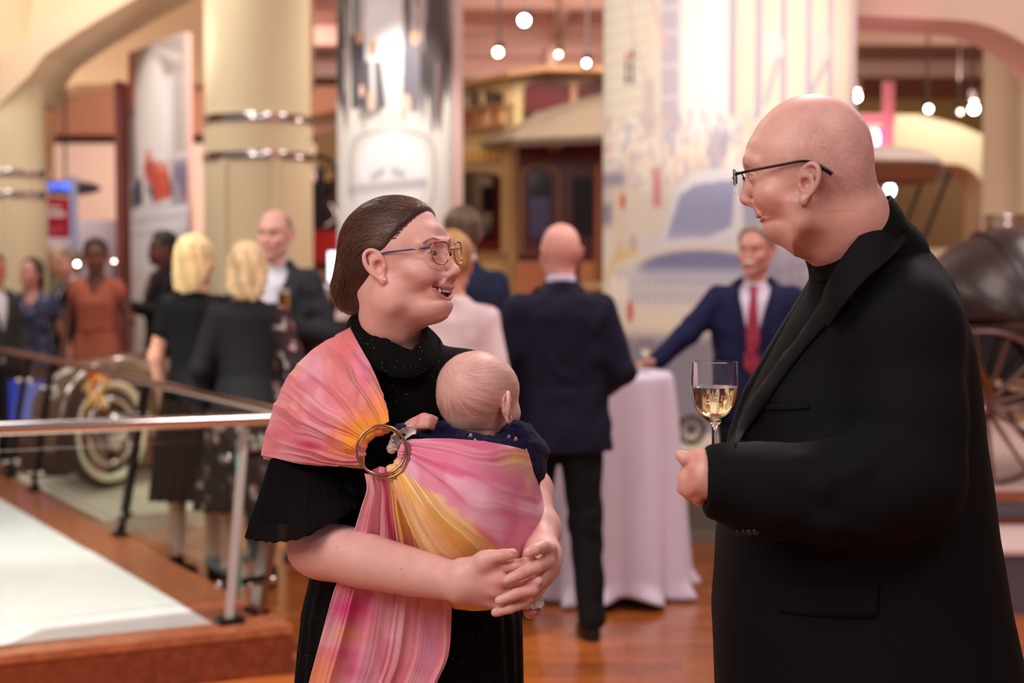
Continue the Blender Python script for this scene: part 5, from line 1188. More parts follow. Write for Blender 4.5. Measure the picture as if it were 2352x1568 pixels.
c = np.tile(np.array(lin((228, 142, 166))), px.shape + (1,)); c = mixn(c, (236, 178, 200), .9 * sstep(.4, .75, vnoise(px / 55 + 3, py / 55 + 3, px * 0 + 7)))
c = mixn(c, (216, 92, 134), .75 * sstep(.55, .8, nz2) * sstep(.45, .25, Vv)); c = mixn(c, (216, 96, 140), .8 * blob(px, py, 1120, 1100, 90, 16, .22)); c = mixn(c, (214, 106, 150), .75 * blob(px, py, 1175, 1215, 22, 75, .15))
c = mixn(c, (240, 190, 206), .8 * blob(px, py, 1110, 1165, 42, 45)); c = mixn(c, (226, 100, 150), .5 * blob(px, py, 1000, 1050, 60, 14, .2))
dg = (px - 930) * .62 - (py - 1090) * .78   # diagonal from the ring towards the hands
w = sstep(10, -12, dg + 22 * (nz - .5)); c = mixn(c, (238, 184, 124), w); c = mixn(c, (244, 214, 150), w * sstep(.4, .7, vnoise(U * 2, vw * 40 + 9, px * 0 + 1))); c = mixn(c, (232, 168, 66), w * .8 * sstep(.55, .75, vnoise(U * 2 + 5, vw * 30 + 19, px * 0 + 1)))
c = mixn(c, (230, 96, 110), .7 * np.exp(-((dg - 2) / 7) ** 2) * blob(px, py, 1110, 1240, 40, 60))
c = mixn(c, (236, 192, 110), .9 * blob(px, py, 1190, 1055, 34, 24)); c = mixn(c, (240, 200, 140), .6 * blob(px, py, 1215, 1100, 10, 30)); c = mixn(c, (244, 200, 90), sstep(1375, 1392, py) * .9)
put_sheet('pouch', Pm, c, Pm.shape[0], nv)
# hanging tail
A = pl([(838, 1086, 2.60), (862, 1094, 2.595), (888, 1094, 2.592), (912, 1082, 2.592), (932, 1062, 2.595)])
def tailrow(l, r_, Y, mid=0, n=5): return pl([(l + (r_ - l) * i / (n - 1), mid[i] if hasattr(mid, '__len__') else mid, Y) for i in range(n)])
rowsT = [(None, A), (1120, (843, 948, 2.600)), (1160, (832, 968, 2.615)), (1220, (814, 1000, 2.640)), (1290, (795, 1026, 2.668)), (1350, (770, 1036, 2.672)), (1420, (750, 1037, 2.672)), (1500, (728, 1030, 2.668)), (1568, (710, 1002, 2.664)), (1660, (690, 975, 2.66)), (1800, (665, 960, 2.65))]
RR = []
for y_, a in rowsT:
    if y_ is None: RR.append(np.array([np.interp(np.linspace(0, 1, 9), np.linspace(0, 1, 5), np.array(A)[:, i]) for i in range(3)]).T)
    else:
        l, r_, Y = a; RR.append(np.array([tuple(P(l + (r_ - l) * i / 8, y_ + (14 * math.sin(PI * i / 8) - (18 if y_ < 1130 else 0) * (i / 8)), Y)) for i in range(9)]))
RR = np.array(RR); nu, nv = 190, 300
# interpolate the control net
G = np.array([np.array(smoothpts([tuple(RR[i, j]) for i in range(len(RR))], 20)) for j in range(9)]); tt = np.linspace(0, G.shape[1] - 1, nu); G = np.stack([np.stack([np.interp(tt, np.arange(G.shape[1]), G[j, :, k_]) for k_ in range(3)], 1) for j in range(9)], 1)
vv_ = np.linspace(0, 8, nv); Pm = np.stack([[np.interp(vv_, np.arange(9), G[i, :, k_]) for k_ in range(3)] for i in range(nu)]).transpose(0, 2, 1)
U, Vv = np.meshgrid(np.linspace(0, 1, nu), np.linspace(0, 1, nv), indexing='ij')
vw = Vv + .05 * (vnoise(U * 4 + 9, Vv * 3 + 9, U * 0 + 3) - .5); spread_ = sstep(0, .5, U)
r = ridges(vw, 21, ((3, 1.0), (7, .6), (15, .5), (30, .3)), fade=1.0 * spread_); Pm[..., 1] -= r * (.004 + .0065 * spread_) * (1 - .0 * U)
pleat = np.floor(vw * 5 + .3); fr = vw * 5 + .3 - pleat; Pm[..., 1] -= .011 * (sstep(0, .12, fr) - fr) * (.4 + spread_)
px, py = pxpy(Pm); nz = vnoise(px / 30 + 9, py / 30 + 9, px * 0 + 2); nz2 = vnoise(U * 3 + 9, vw * 22 + 9, px * 0 + 5)
c = np.tile(np.array(lin((226, 140, 158))), px.shape + (1,)); c = mixn(c, (238, 182, 196), .8 * sstep(.4, .7, vnoise(px / 50 + 3, py / 80 + 3, px * 0 + 7))); c = mixn(c, (234, 160, 140), .5 * sstep(.5, .8, vnoise(U * 2 + 9, vw * 7 + 9, px * 0 + 5)))
up_ = sstep(1330, 1290, py)
c = mixn(c, (202, 52, 112), .95 * up_ * np.exp(-((vw - .42 - .10 * sstep(1100, 1300, py)) / .055) ** 2)); c = mixn(c, (190, 40, 110), .7 * up_ * np.exp(-((vw - .33) / .02) ** 2))
yel = up_ * sstep(.50, .56, vw - .06 * sstep(1100, 1300, py)); c = mixn(c, (240, 190, 106), yel); c = mixn(c, (244, 206, 100), yel * sstep(.5, .7, nz2)); c = mixn(c, (232, 150, 80), yel * .7 * sstep(1180, 1280, py)); c = mixn(c, (232, 128, 50), .9 * up_ * np.exp(-((vw - .90) / .05) ** 2) * sstep(1170, 1250, py)); c = mixn(c, (226, 140, 160), .85 * up_ * sstep(1200, 1270, py) * np.exp(-((vw - .72) / .10) ** 2))
lo_ = sstep(1300, 1345, py)
c = mixn(c, (214, 58, 130), .95 * lo_ * blob(px, py, 800, 1405, 55, 32)); c = mixn(c, (206, 46, 128), .7 * lo_ * blob(px, py, 835, 1380, 26, 26)); c = mixn(c, (206, 50, 136), .7 * lo_ * blob(px, py, 800, 1550, 40, 30)); c = mixn(c, (216, 70, 130), .7 * lo_ * blob(px, py, 790, 1510, 45, 20))
c = mixn(c, (234, 150, 90), .9 * lo_ * blob(px, py, 730, 1560, 45, 50)); c = mixn(c, (236, 170, 120), .7 * lo_ * blob(px, py, 790, 1465, 40, 16)); c = mixn(c, (236, 156, 110), .8 * lo_ * blob(px, py, 975, 1385, 50, 30)); c = mixn(c, (206, 140, 178), .7 * lo_ * blob(px, py, 985, 1500, 24, 90))
c = mixn(c, (238, 186, 200), .6 * lo_ * blob(px, py, 915, 1440, 45, 80)); c = mixn(c, (238, 166, 184), .7 * np.exp(-((Vv - 1) / .05) ** 2) * lo_)
put_sheet('tail', Pm, c, nu, nv)
# gathers wrapped round the rings
def wrap_arc(a0, a1, R_, r_, cols_at, Yc, name='gather', seed=1, n=120, m=24, cx=878, cy=1037):
    c0 = P(cx, cy, Yc); VV = []; CC = []
    for i in range(n):
        a = math.radians(a0 + (a1 - a0) * i / (n - 1)); rr = r_ * (1 + .16 * float(rn(np.array([i * .16]), seed)[0]) + .07 * math.sin(i * .23 + 2 * seed)) * min(1, .25 + 6 * min(i, n - 1 - i) / n); e = Vector((math.cos(a), .10 * math.cos(a), math.sin(a)))
        for j in range(m):
            b_ = 2 * PI * j / m; VV.append(c0 + e * (R_ + rr * math.cos(b_)) + Vector((0, rr * 1.5 * math.sin(b_), 0))); CC.append(lin(cols_at(math.degrees(a))))
    return mesh_obj(name, [tuple(p) for p in VV], np.concatenate([grid_faces(n, m), np.array([[i * m + m - 1, (i + 1) * m + m - 1, (i + 1) * m, i * m] for i in range(n - 1)])]), DYE, sroot, True, CC)
wrap_arc(-118, 22, .0350, .0088, lambda a: (196, 52, 108) if a < -100 else ((226, 130, 152) if a < -82 else ((180, 50, 110) if a < -74 else ((240, 196, 130) if a < -25 else (230, 144, 166)))), 2.598, seed=2)
wrap_arc(70, 205, .0362, .0085, lambda a: (236, 136, 50) if a < 110 else ((244, 164, 70) if a < 160 else (226, 138, 132)), 2.598, seed=4)
BRASS = mat('bronze_ring', (196, 158, 130), rough=.24, metal=1.0)
for (cx, cy, Y, sx, t1) in ((876, 1033, 2.578, 1.0, .10), (883, 1041, 2.584, .99, -.06)):
    c0 = P(cx, cy, Y); pts = [c0 + Vector((math.cos(t) * .0405 * sx, t1 * .0405 * math.cos(t) + .06 * .04 * math.sin(t), math.sin(t) * .0405)) for t in np.linspace(0, 2 * PI, 60, endpoint=False)]
    MB().tube(pts, .0024, 12, True).build('ring', BRASS, sroot, True)
# ============================================================= the man in clerical black
proot = empty('person', (P(1990, 700, 2.62).x, 2.62, 0), 'bald man in black-framed glasses and black clerical suit, seen from the side', 'person')
PH = frame((0, 0, 0), math.radians(166), math.radians(0), 0, 1.0)
PO = P(1850, 426, 2.38) + PH.to_3x3() @ Vector((.073, .006, .003)); PH.translation = PO; PHi = PH.inverted()
def toP(px, py, Y): return tuple(PHi @ P(px, py, Y))
Vh, Fh, info = head_mesh(h=.0019, jaw=1.08, smile=.8, openm=.006, nose=1.08, eyeo=.55, lipk=.6, mw=.004, ear_z=-.003, ear_y=-.006, brow=1.15, cheek=1.15, double=.6, chin=-.004, skull=(1.03, 1.0, 1.05), ears_s=.98, earflare=.30,
    neck=[(toP(1915, 430, 2.45), .056), (toP(1932, 480, 2.46), .064), (toP(1946, 530, 2.48), .068), (toP(1982, 590, 2.50), .068)], under=[(toP(1838, 512, 2.47), toP(1905, 548, 2.48), .037, .054), (toP(1878, 500, 2.455), toP(1940, 520, 2.465), .058, .066)], lo=(-.125, -.21, -.25), hi=(.125, .145, .16))
cp = head_cols(Vh, info, (224, 172, 158), lip=(188, 104, 94), brow=(196, 150, 128), browon=.5, blush=.4, blushc=(210, 104, 90), beard=((196, 134, 116), .25))
x, y, z = Vh.T
st = sstep(.075, .02, y - .25 * (z - .06)) * sstep(-.045, -.02, z + .35 * y + .02) * sstep(.150, .06, z - .2 * y) ; st *= sstep(.045, .0, y); spk = vnoise(x * 420 + 9, y * 420 + 9, z * 420 + 9); big = vnoise(x * 35 + 9, y * 35 + 9, z * 35 + 9)
cp = mixc(cp, (160, 128, 122), np.clip(st * (.18 + .5 * (spk - .4) + .55 * (big - .4)), 0, .6))
cp = mixc(cp, (176, 60, 60), .8 * np.exp(-np.linalg.norm(Vh - np.array(toP(1977, 425, 2.405)), axis=1) ** 2 / .0022 ** 2))
def shape_head(V):
    V = V.copy(); m = sstep(.0, .06, V[:, 1]); V[:, 1] = np.where(V[:, 1] > .092,   .092 + (V[:, 1] - .092) * .85, V[:, 1])
    V[:, 1] += m * .24 * np.minimum(V[:, 2] - .02, 0) - m * .006 * np.exp(-((V[:, 2] + .058) / .022) ** 2) + m * .004 * np.exp(-((V[:, 2] - .075) / .03) ** 2); V[:, 2] = np.where(V[:, 2] < 0, V[:, 2] * .90, V[:, 2]) + .018 * sstep(-.045, -.10, V[:, 2]) * sstep(.0, .04, V[:, 1]); V[:, 1] *= .95; return V
Vh = smooth_jaw(shape_head(Vh), Fh, 30)
Vh = tfm(Vh, PH)
v = Vol((P(1545, 1, 2.3).x - .01, 2.24, P(1, 1190, 2.3).z), (P(1760, 1, 2.5).x + .05, 2.62, P(1, 1010, 2.4).z), .0026)
ch = lambda pts, k=.012: v.chain(pl([p[:3] for p in pts]), [p[3] for p in pts], k=k)
# near hand: its back to the camera, fingers folded down and under
ch([(1700, 1100, 2.33, .030), (1640, 1094, 2.325, .030), (1618, 1088, 2.325, .028)], .02)
for a, r_ in (((1586, 1082, 2.335), .013), ((1580, 1102, 2.322), .014), ((1584, 1122, 2.320), .0135), ((1602, 1136, 2.325), .012)): v.cone(P(1622, 1070 + (a[1] - 1080) * .6, 2.325), P(*a), .018, r_, k=.008)
ch([(1586, 1082, 2.335, .0115), (1572, 1098, 2.345, .0105), (1588, 1112, 2.36, .0095)], .003); ch([(1580, 1102, 2.322, .012), (1571, 1120, 2.335, .011), (1592, 1130, 2.352, .0095)], .003)
ch([(1584, 1122, 2.320, .0118), (1584, 1132, 2.335, .0105), (1602, 1140, 2.35, .0095)], .003); ch([(1602, 1136, 2.325, .0112), (1606, 1146, 2.335, .0100), (1620, 1148, 2.35, .0085)], .003)
ch([(1630, 1064, 2.325, .018), (1606, 1052, 2.33, .0135), (1596, 1052, 2.332, .0120)], .01); ch([(1596, 1052, 2.328, .0118), (1574, 1052, 2.328, .0108), (1564, 1046, 2.330, .0090)], .003)
# far hand round the stem
ch([(1745, 1085, 2.56, .030), (1700, 1085, 2.52, .028)], .02); hand_parts(v, P(1700, 1085, 2.52), (-.9, -.62, .02), (-.5, .85, .0), 1.0, (.85, .9, .95, 1.0), .03, (.5, .5), side=-1)
Va, Fa = v.mesh(); Va = relax(Va, Fa, 1, .4); ca = np.tile(np.array(lin((225, 172, 158))), (len(Va), 1)); pxc = 1176 + Va[:, 0] * 3593 / Va[:, 1]; pyc = 600 + (1.58 - Va[:, 2]) * 3593 / Va[:, 1]
for kx, ky in ((1582, 1100), (1583, 1124), (1604, 1138), (1600, 1052), (1586, 1082)): ca = mixc(ca, (204, 96, 82), .45 * np.exp(-((pxc - kx) ** 2 + (pyc - ky) ** 2) / 13 ** 2))
n = vnoise(Va[:, 0] * 60 + 9, Va[:, 1] * 60 + 9, Va[:, 2] * 60 + 9) - .5; ca *= (1 + .14 * n)[:, None]
v = Vol((P(1700, 1, 2.6).x, 2.32, .06), (P(2330, 1, 2.6).x, 2.95, 1.62), .014)
prow = [(1560, 1800, 2200), (1300, 1760, 2200), (1100, 1760, 2190), (900, 1790, 2180), (760, 1850, 2170), (660, 1930, 2130), (600, 1965, 2075)]
v.loft([(P(1, a, 2.6).z, P((b + c_) / 2, a, 2.6).x, 2.61, (c_ - b) / 2 / 1382, .15 if a > 700 else .10, .15 if a > 700 else .10) for a, b, c_ in prow])
for Yl in (2.50, 2.74): v.chain([(P(1990, 1, 2.62).x, Yl, .90), (P(1990, 1, 2.62).x - .02, Yl, .50), (P(1990, 1, 2.62).x, Yl, .09)], [.085, .06, .04], k=.03)
v.chain(pl([(2030, 740, 2.45), (2080, 1100, 2.39), (1700, 1100, 2.33)]), [.050, .042, .028], k=.03); v.chain(pl([(1990, 750, 2.80), (1930, 1100, 2.84), (1745, 1085, 2.56)]), [.050, .042, .028], k=.03)
Vt, Ft = v.mesh(); V, F = joinm([(Vh, Fh), (Va, Fa), (Vt, Ft)])
mesh_obj('body', V, F, SKIN, proot, True, np.concatenate([cp, ca, np.tile(np.array(lin((214, 146, 122))), (len(Vt), 1))]))
eyeballs(PH @ Matrix.Translation((0, -.0065, 0)), proot, iris=(90, 110, 130), gaze=(0, 1, -.1)); nail(1570, 1047, 2.330, -.5, par=proot)
# ---- glasses
gp = empty('glasses', PO, None, None); gp.parent = proot; gp.location = PO - proot.location; gp['label'] = 'thin black metal glasses'
BLK = mat('black_metal_frame', (14, 13, 16), rough=.3, metal=.4); mbf = MB()
for s in (-1, 1):
    rp = rim_pts(.036, .1085, .006, .024, .0185, s, .008, pw=2.6, tilt=.05); top = rp[0:21] if True else rp
    mbf.tube([tuple(PH @ p) for p in rp[39:] + rp[0:22]], .0011, 8)
    mb = MB(); c = sum(rp, Vector()) / len(rp); m = len(rp); vv = [c + Vector((0, .0015, 0))] + rp; vv = [tuple(PH @ (p + Vector((0, o_, 0)))) for o_ in (.0006, -.0006) for p in vv]
    ff = [(0, 1 + k_, 1 + (k_ + 1) % m) for k_ in range(m)] + [(m + 1, m + 2 + (k_ + 1) % m, m + 2 + k_) for k_ in range(m)] + [(1 + k_, m + 2 + k_, m + 2 + (k_ + 1) % m, 1 + (k_ + 1) % m) for k_ in range(m)]
    mb.add(vv, ff).build('lens', LENS, gp, True)
    tp = [PH @ Vector((s * .060, .1015, .016)), PH @ Vector((s * .072, .075, .021)), PH @ Vector((s * .0795, .030, .0285)), PH @ Vector((s * .0850, .000, .033)), PH @ Vector((s * .0845, -.018, .030)), PH @ Vector((s * .083, -.036, .020)), PH @ Vector((s * .082, -.046, .013))]
    tpp = smoothpts([tuple(p) for p in tp], 6); MB().tube(tpp, [.0022 if i < 20 else .0022 + .0012 * min(1, (i - 20) / 8) for i in range(len(tpp))], 8).build('temple', BLK, gp, True)
mbf.tube([tuple(PH @ Vector(p)) for p in ((-.012, .1085, .011), (-.005, .1115, .014), (.005, .1115, .014), (.012, .1085, .011))], .0011, 8); mbf.build('frame', BLK, gp, True)
# ---- jacket
BLACKW = mat('black_suit_wool', (7, 7, 12), rough=.8, noise=.12, nscale=5, bump=.35, bscale=900, bdist=.0008, spec=.22)
BLACKS = mat('black_shirt_cotton', (7, 7, 9), rough=.85, bump=.25, bscale=700, bdist=.0008, spec=.2)
v = Vol((P(1585, 1, 2.3).x - .02, 2.20, .60), (P(2400, 1, 2.6).x + .03, 3.02, 1.72), .0072)
srow = [(1830, 1655, 2410, .255), (1700, 1645, 2385, .25), (1568, 1638, 2352, .245), (1400, 1634, 2312, .238), (1220, 1645, 2280, .23), (1100, 1662, 2266, .225), (1000, 1676, 2250, .22), (900, 1712, 2238, .215), (800, 1770, 2222, .21), (700, 1832, 2196, .20), (640, 1868, 2170, .175), (600, 1890, 2142, .14), (560, 1905, 2112, .115), (520, 1935, 2088, .09), (490, 1962, 2068, .07)]
v.loft([(P(1, a, 2.60).z, P((b + c_) / 2, a, 2.60).x, 2.60, (c_ - b) / 2 / 1382, w, w) for a, b, c_, w in srow], pw=2.25)
v.chain(pl([(2040, 720, 2.47), (2062, 760, 2.44), (2085, 960, 2.40), (2085, 1100, 2.375), (2000, 1128, 2.355), (1900, 1132, 2.345), (1760, 1128, 2.335), (1656, 1106, 2.325)]), [.085, .088, .083, .082, .078, .071, .066, .0580], k=.035)
v.chain(pl([(2010, 730, 2.76), (1960, 1100, 2.80), (1800, 1110, 2.66), (1715, 1092, 2.535)]), [.085, .078, .062, .050], k=.035)
# sleeve mouths
_cx = P(1616, 1092, 2.325); v.box((_cx.x - .10, 2.33, _cx.z), (.10, .115, .14), rad=.001, op='s'); v.cone(P(1560, 1094, 2.325), P(1640, 1098, 2.325), .040, .036, k=.0, op='s')
# folds of the sleeve and the skirt
def fold_ridge(pts, r_, dep):
    v.chain(pl([p[:3] for p in pts]), [r_] * len(pts), k=dep * 3)
for pts in ([(1965, 1190, 2.30), (2040, 1120, 2.31), (2090, 1030, 2.33)], [(1890, 1100, 2.285), (1960, 1085, 2.29), (2040, 1020, 2.31)], [(1840, 1060, 2.29), (1885, 1120, 2.28), (1900, 1190, 2.29)], [(1800, 1170, 2.285), (1900, 1200, 2.285), (2020, 1215, 2.30)]):
    v.chain(pl(pts), [.010, .014, .010], k=.022)
v.disp(lambda x, y, z: .004 * np.sin(x * 34 + z * 14 + 3 * vnoise(x * 5 + 9, y * 5 + 9, z * 4 + 9)) * np.clip((1.25 - z) * 1.5, 0, 1) + .003 * (vnoise(x * 12 + 9, y * 12 + 9, z * 12 + 9) - .5))
# the opening down the front over the shirt
op_ = pl([(1850, 560, 2.55), (1842, 640, 2.55), (1790, 740, 2.56), (1715, 850, 2.58), (1672, 940, 2.60), (1650, 1020, 2.60)])
v.chain(op_, [.085, .062, .055, .045, .034, .016], k=.008, op='s')
# neck hole
v.chain(pl([(1930, 440, 2.50), (1962, 520, 2.50), (1985, 580, 2.51)]), [.085, .084, .07], k=.006, op='s')
# vent at the back of the side
Vj, Fj = v.mesh(); Vj = relax(Vj, Fj, 1, .5); jk = mesh_obj('jacket', Vj, Fj, BLACKW, proot)
# shirt with a stand collar
v = Vol((P(1640, 1, 2.6).x, 2.36, 1.0), (P(2140, 1, 2.6).x, 2.84, 1.70), .0065)
srow = [(1150, 1690, 2180, .17), (1030, 1688, 2180, .17), (940, 1706, 2180, .17), (850, 1750, 2180, .17), (740, 1810, 2160, .16), (660, 1858, 2130, .13), (610, 1880, 2100, .10)]
v.loft([(P(1, a, 2.60).z, P((b + c_) / 2, a, 2.60).x, 2.60, (c_ - b) / 2 / 1382, w, w) for a, b, c_, w in srow]); v.cone(P(1995, 610, 2.55), P(1968, 560, 2.52), .10, .086, k=.02)
v.chain(pl([(1930, 440, 2.50), (1962, 500, 2.50)]), [.08, .078], k=.004, op='s')
Vj, Fj = v.mesh(); mesh_obj('shirt', relax(Vj, Fj, 1), Fj, BLACKS, proot)
def neckband(name, Cb, Cf, ry, h, grow, par, mat_, thick=.004, n=90, flare=0.0, rise=0.0, m=8, a0=0, a1=2 * PI):
    """stand-up band: Cb back point, Cf front point of the lower edge in the middle plane"""
    Cb = Vector(Cb); Cf = Vector(Cf); c = (Cb + Cf) / 2; e1 = (Cf - Cb) / 2; e2 = Vector((0, 1, 0)) * ry; up = e1.cross(e2).normalized()
    if up.z < 0: up = -up
    VV = []
    for i in range(n):
        t = a0 + (a1 - a0) * i / n
        for j in range(m):
            s_ = j / (m - 1); VV.append(c + e1 * math.cos(t) * (1 + grow * s_ + .003 * math.sin(5 * t)) + e2 * math.sin(t) * (1 + grow * s_) + up * (h * s_ + rise * s_ * (1 - math.cos(t)) / 2))
    o = mesh_obj(name, [tuple(p) for p in VV], grid_faces(n, m, True), mat_, par); md = o.modifiers.new('cloth', 'SOLIDIFY'); md.thickness = thick; md.offset = 0; return o
def ring3(Cb, Cf, ry, n=16):
    Cb = Vector(Cb); Cf = Vector(Cf); c = (Cb + Cf) / 2; e1 = (Cf - Cb) / 2; out = []
    for i in range(n): t = 2 * PI * i / n; out.append(tuple(c + e1 * math.cos(t) + Vector((0, ry * math.sin(t), 0))))
    return out
_pl = pl
def pl(pts): return [tuple(p) if len(p) == 3 and abs(p[0]) < 20 else tuple(P(*p)) for p in pts]
loft_band('collar', ring3(P(2041, 450, 2.50), P(1864, 592, 2.49), .083), ring3(P(2078, 512, 2.52), P(1884, 646, 2.50), .100), proot, BLACKS, bulge=.003, rib=0)
loft_band('jacket_collar', [(1985, 492, 2.64), (2052, 464, 2.55), (2012, 502, 2.425), (1958, 560, 2.395), (1908, 635, 2.400), (1884, 700, 2.44)], [(2040, 540, 2.70), (2096, 524, 2.56), (2052, 586, 2.395), (1988, 642, 2.355), (1935, 705, 2.36), (1905, 752, 2.40)], proot, BLACKW, bulge=.004, rib=0, closed=False, n=60)
# jacket collar and lapel, laid on the jacket surface
bj = BVHTree.FromPolygons([tuple(p) for p in Vj], [tuple(map(int, f)) for f in Fj])
bj = BVHTree.FromPolygons([tuple(p) for p in np.array([tuple(q.co) for q in jk.data.vertices]) + np.array(proot.location)], [tuple(p.vertices) for p in jk.data.polygons])
def patch(name, edgeA, edgeB, bvh, par, mat_, nu=40, nv=12, off=.004, Y0=2.0, edge=.004):
    """a strip of cloth lying on a garment between two drawn edges; it takes the garment's depth point by point"""
    a = np.array(smoothpts(edgeA, 16)); b = np.array(smoothpts(edgeB, 16)); ta = np.linspace(0, 1, nu)
    def res(q): d_ = np.concatenate([[0], np.cumsum(np.linalg.norm(np.diff(q, axis=0), axis=1))]); d_ /= d_[-1]; return np.stack([np.interp(ta, d_, q[:, i]) for i in range(2)], 1)
    a = res(a); b = res(b); VV = []; last = None
    for i in range(nu):
        for j in range(nv):
            t = j / (nv - 1); q_ = a[i] * (1 - t) + b[i] * t; p1 = P(q_[0], q_[1], 1.0); d_ = (p1 - CAM).normalized(); h = bvh.ray_cast(CAM + d_ * 1.0, d_)
            if h[0] is None: p = last if last is not None else P(q_[0], q_[1], 2.4)
            else: p = h[0] - d_ * (off + edge * math.sin(PI * min(1, t * 1.0)) ** .5); last = p
            VV.append(tuple(p))
    VV = np.array(VV).reshape(nu, nv, 3)
    for _ in range(3): VV[1:-1, :] = (VV[:-2] + 2 * VV[1:-1] + VV[2:]) / 4
    o = mesh_obj(name, VV.reshape(-1, 3), grid_faces(nu, nv), mat_, par); md = o.modifiers.new('cloth', 'SOLIDIFY'); md.thickness = .0035; md.offset = 0; return o
patch('lapel', [(1898, 655), (1850, 720), (1790, 800), (1735, 890), (1700, 960), (1688, 1020)], [(1950, 690), (1905, 740), (1850, 800), (1790, 880), (1745, 950), (1690, 1022)], bj, proot, BLACKW, off=.005)
patch('pocket_flap', [(1787, 1338), (1850, 1344), (1950, 1345), (2018, 1340)], [(1786, 1404), (1850, 1412), (1950, 1418), (2014, 1416)], bj, proot, BLACKW, nv=8, off=.002, edge=.001)
patch('breast_pocket', [(1744, 928), (1800, 930), (1858, 928)], [(1750, 940), (1800, 942), (1858, 938)], bj, proot, BLACKW, nu=20, nv=5, off=.0012, edge=.0004)
for i in range(4):
    h_ = P(1698 + i * 13, 1221, 1.0); d_ = (h_ - CAM).normalized(); h = bj.ray_cast(CAM + d_, d_)
    if h[0] is not None: MB().sphere(tuple(h[0] - d_ * .001), .0058, 14, (1, .4, 1)).build('sleeve_button', mat('horn_button', (30, 28, 30), rough=.3), proot, True)
v = Vol((P(1640, 1, 2.62).x, 2.30, .05), (P(2340, 1, 2.62).x, 2.96, 1.0), .012)
cxp = P(1990, 1, 2.62).x
v.loft([(.80, cxp, 2.62, .19, .17, .17), (.95, cxp, 2.62, .19, .17, .17)])
for Yl in (2.50, 2.74): v.chain([(cxp, Yl, .88), (cxp - .01, Yl, .50), (cxp, Yl, .10)], [.125, .095, .085], k=.03)
Vj, Fj = v.mesh(); mesh_obj('trousers', relax(Vj, Fj, 1), Fj, BLACKW, proot)
for Yl in (2.50, 2.74):
    q = Vol((cxp - .28, Yl - .08, -.005), (cxp + .14, Yl + .08, .14), .007)
    q.loft([(0.0, Yl, -(cxp - .05), .046, .155, .12)], k=0) if False else None
    q.ell((cxp - .07, Yl, .035), (.155, .050, .040)); q.ell((cxp + .02, Yl, .05), (.07, .045, .065), k=.03); q.box((cxp - .05, Yl, -.03), (.3, .2, .03), rad=.001, op='s'); Vq, Fq = q.mesh(); mesh_obj('shoe', Vq, Fq, SHOE, proot)

# ---- his glass of white wine
GLASS = mat('clear_glass', (255, 255, 255), rough=.0, trans=1.0, ior=1.45, spec=.6); WINE = mat('white_wine', (253, 244, 200), rough=.0, trans=1.0, ior=1.33)
def wine_glass(base, label, par_group=None, fill=.052, s=1.0, n=48, cat='wine glass', lean=0.0):
    """outer profile from the foot up; base is the middle of the foot"""
    r = empty('wine_glass', base, label, cat, par_group); b = Vector(base)
    out = [(.0005, .0), (.034, .0), (.0345, .0012), (.030, .0025), (.012, .005), (.0052, .010), (.0042, .02), (.0040, .05), (.0042, .085), (.0055, .095), (.012, .1005), (.022, .109), (.030, .121), (.0350, .136), (.0372, .152), (.0374, .165), (.0366, .180), (.0356, .1935)]
    inn = [(.0350, .1937), (.0358, .180), (.0365, .165), (.0363, .152), (.0341, .136), (.0290, .1215), (.0205, .110), (.010, .1030), (.0005, .1005)]
    MB().lathe([(a * s, z * s) for a, z in out + inn], tuple(b), n).build('bowl_and_stem', GLASS, r, True)
    lv = .100 + fill; wp = [(.0005, .1009), (.0098, .1034), (.0202, .1104), (.0287, .1219), (.0338, .1364), (.0360, .152)]; wp = [q for q in wp if q[1] < lv]; 
    rr = np.interp(lv, [.1009, .1034, .1104, .1219, .1364, .152, .165], [.0005, .0098, .0202, .0287, .0338, .0360, .0362]); wp += [(rr, lv), (.0005, lv + .0001)]
    MB().lathe([(a * s, z * s) for a, z in wp], tuple(b), n).build('wine', WINE, r, True)
    return r
gY = 2.42; sc_ = 1.0
gb = P(1645, 830, gY); wine_glass((gb.x - .002, gY, gb.z - .1935), 'stemmed glass of white wine in the hand of the man in clerical black', fill=.0545)
# ============================================================= exhibits
# ---- white display floor with wood edge and glass railing
WHITEF = mat('white_display_floor', (236, 234, 230), rough=.25, noise=.02, nscale=2, coat=.3)
z0 = .186
plat = empty('display_platform', (-1.6, 6.6, 0), 'low display platform with white floor and cherry wood edge behind glass', 'platform')
A0 = Vector((-.84, 5.93, z0)); Fd = Vector((-1.16, -.555, 0)).normalized(); Sd = Vector((-.592, 1, 0)).normalized()
F1 = A0 + Fd * 3.2; S1 = A0 + Sd * 7.5; nF = Vector((-Fd.y, Fd.x, 0)); nF = nF if nF.y > 0 else -nF; nS = Vector((Sd.y, -Sd.x, 0)); nS = nS if nS.x < 0 else -nS
inF = .17; inS = .24
def isect(p, d, q, e):
    m = d.x * (-e.y) - (-e.x) * d.y; w = q - p; t = (w.x * (-e.y) - (-e.x) * w.y) / m; return p + d * t
Ai = isect(A0 + nF * inF, Fd, A0 + nS * inS, Sd); F1i = F1 + nF * inF; S1i = S1 + nS * inS; B1 = F1 + Sd * 7.0
MB().prism([A0, F1, F1i, Ai], (0, 0, -.03)).build('wood_edge', LIGHTW, plat); MB().prism([A0, Ai, S1i, S1], (0, 0, -.03)).build('wood_edge', LIGHTW, plat)
MB().prism([A0 + nS * .004 + nF * .004 - Vector((0, 0, .03)), F1 + nF * .004 - Vector((0, 0, .03)), F1 + nF * .03 - Vector((0, 0, .03)), A0 + nF * .03 - Vector((0, 0, .03))], (0, 0, -(z0 - .03))).build('riser', CHERRY, plat)
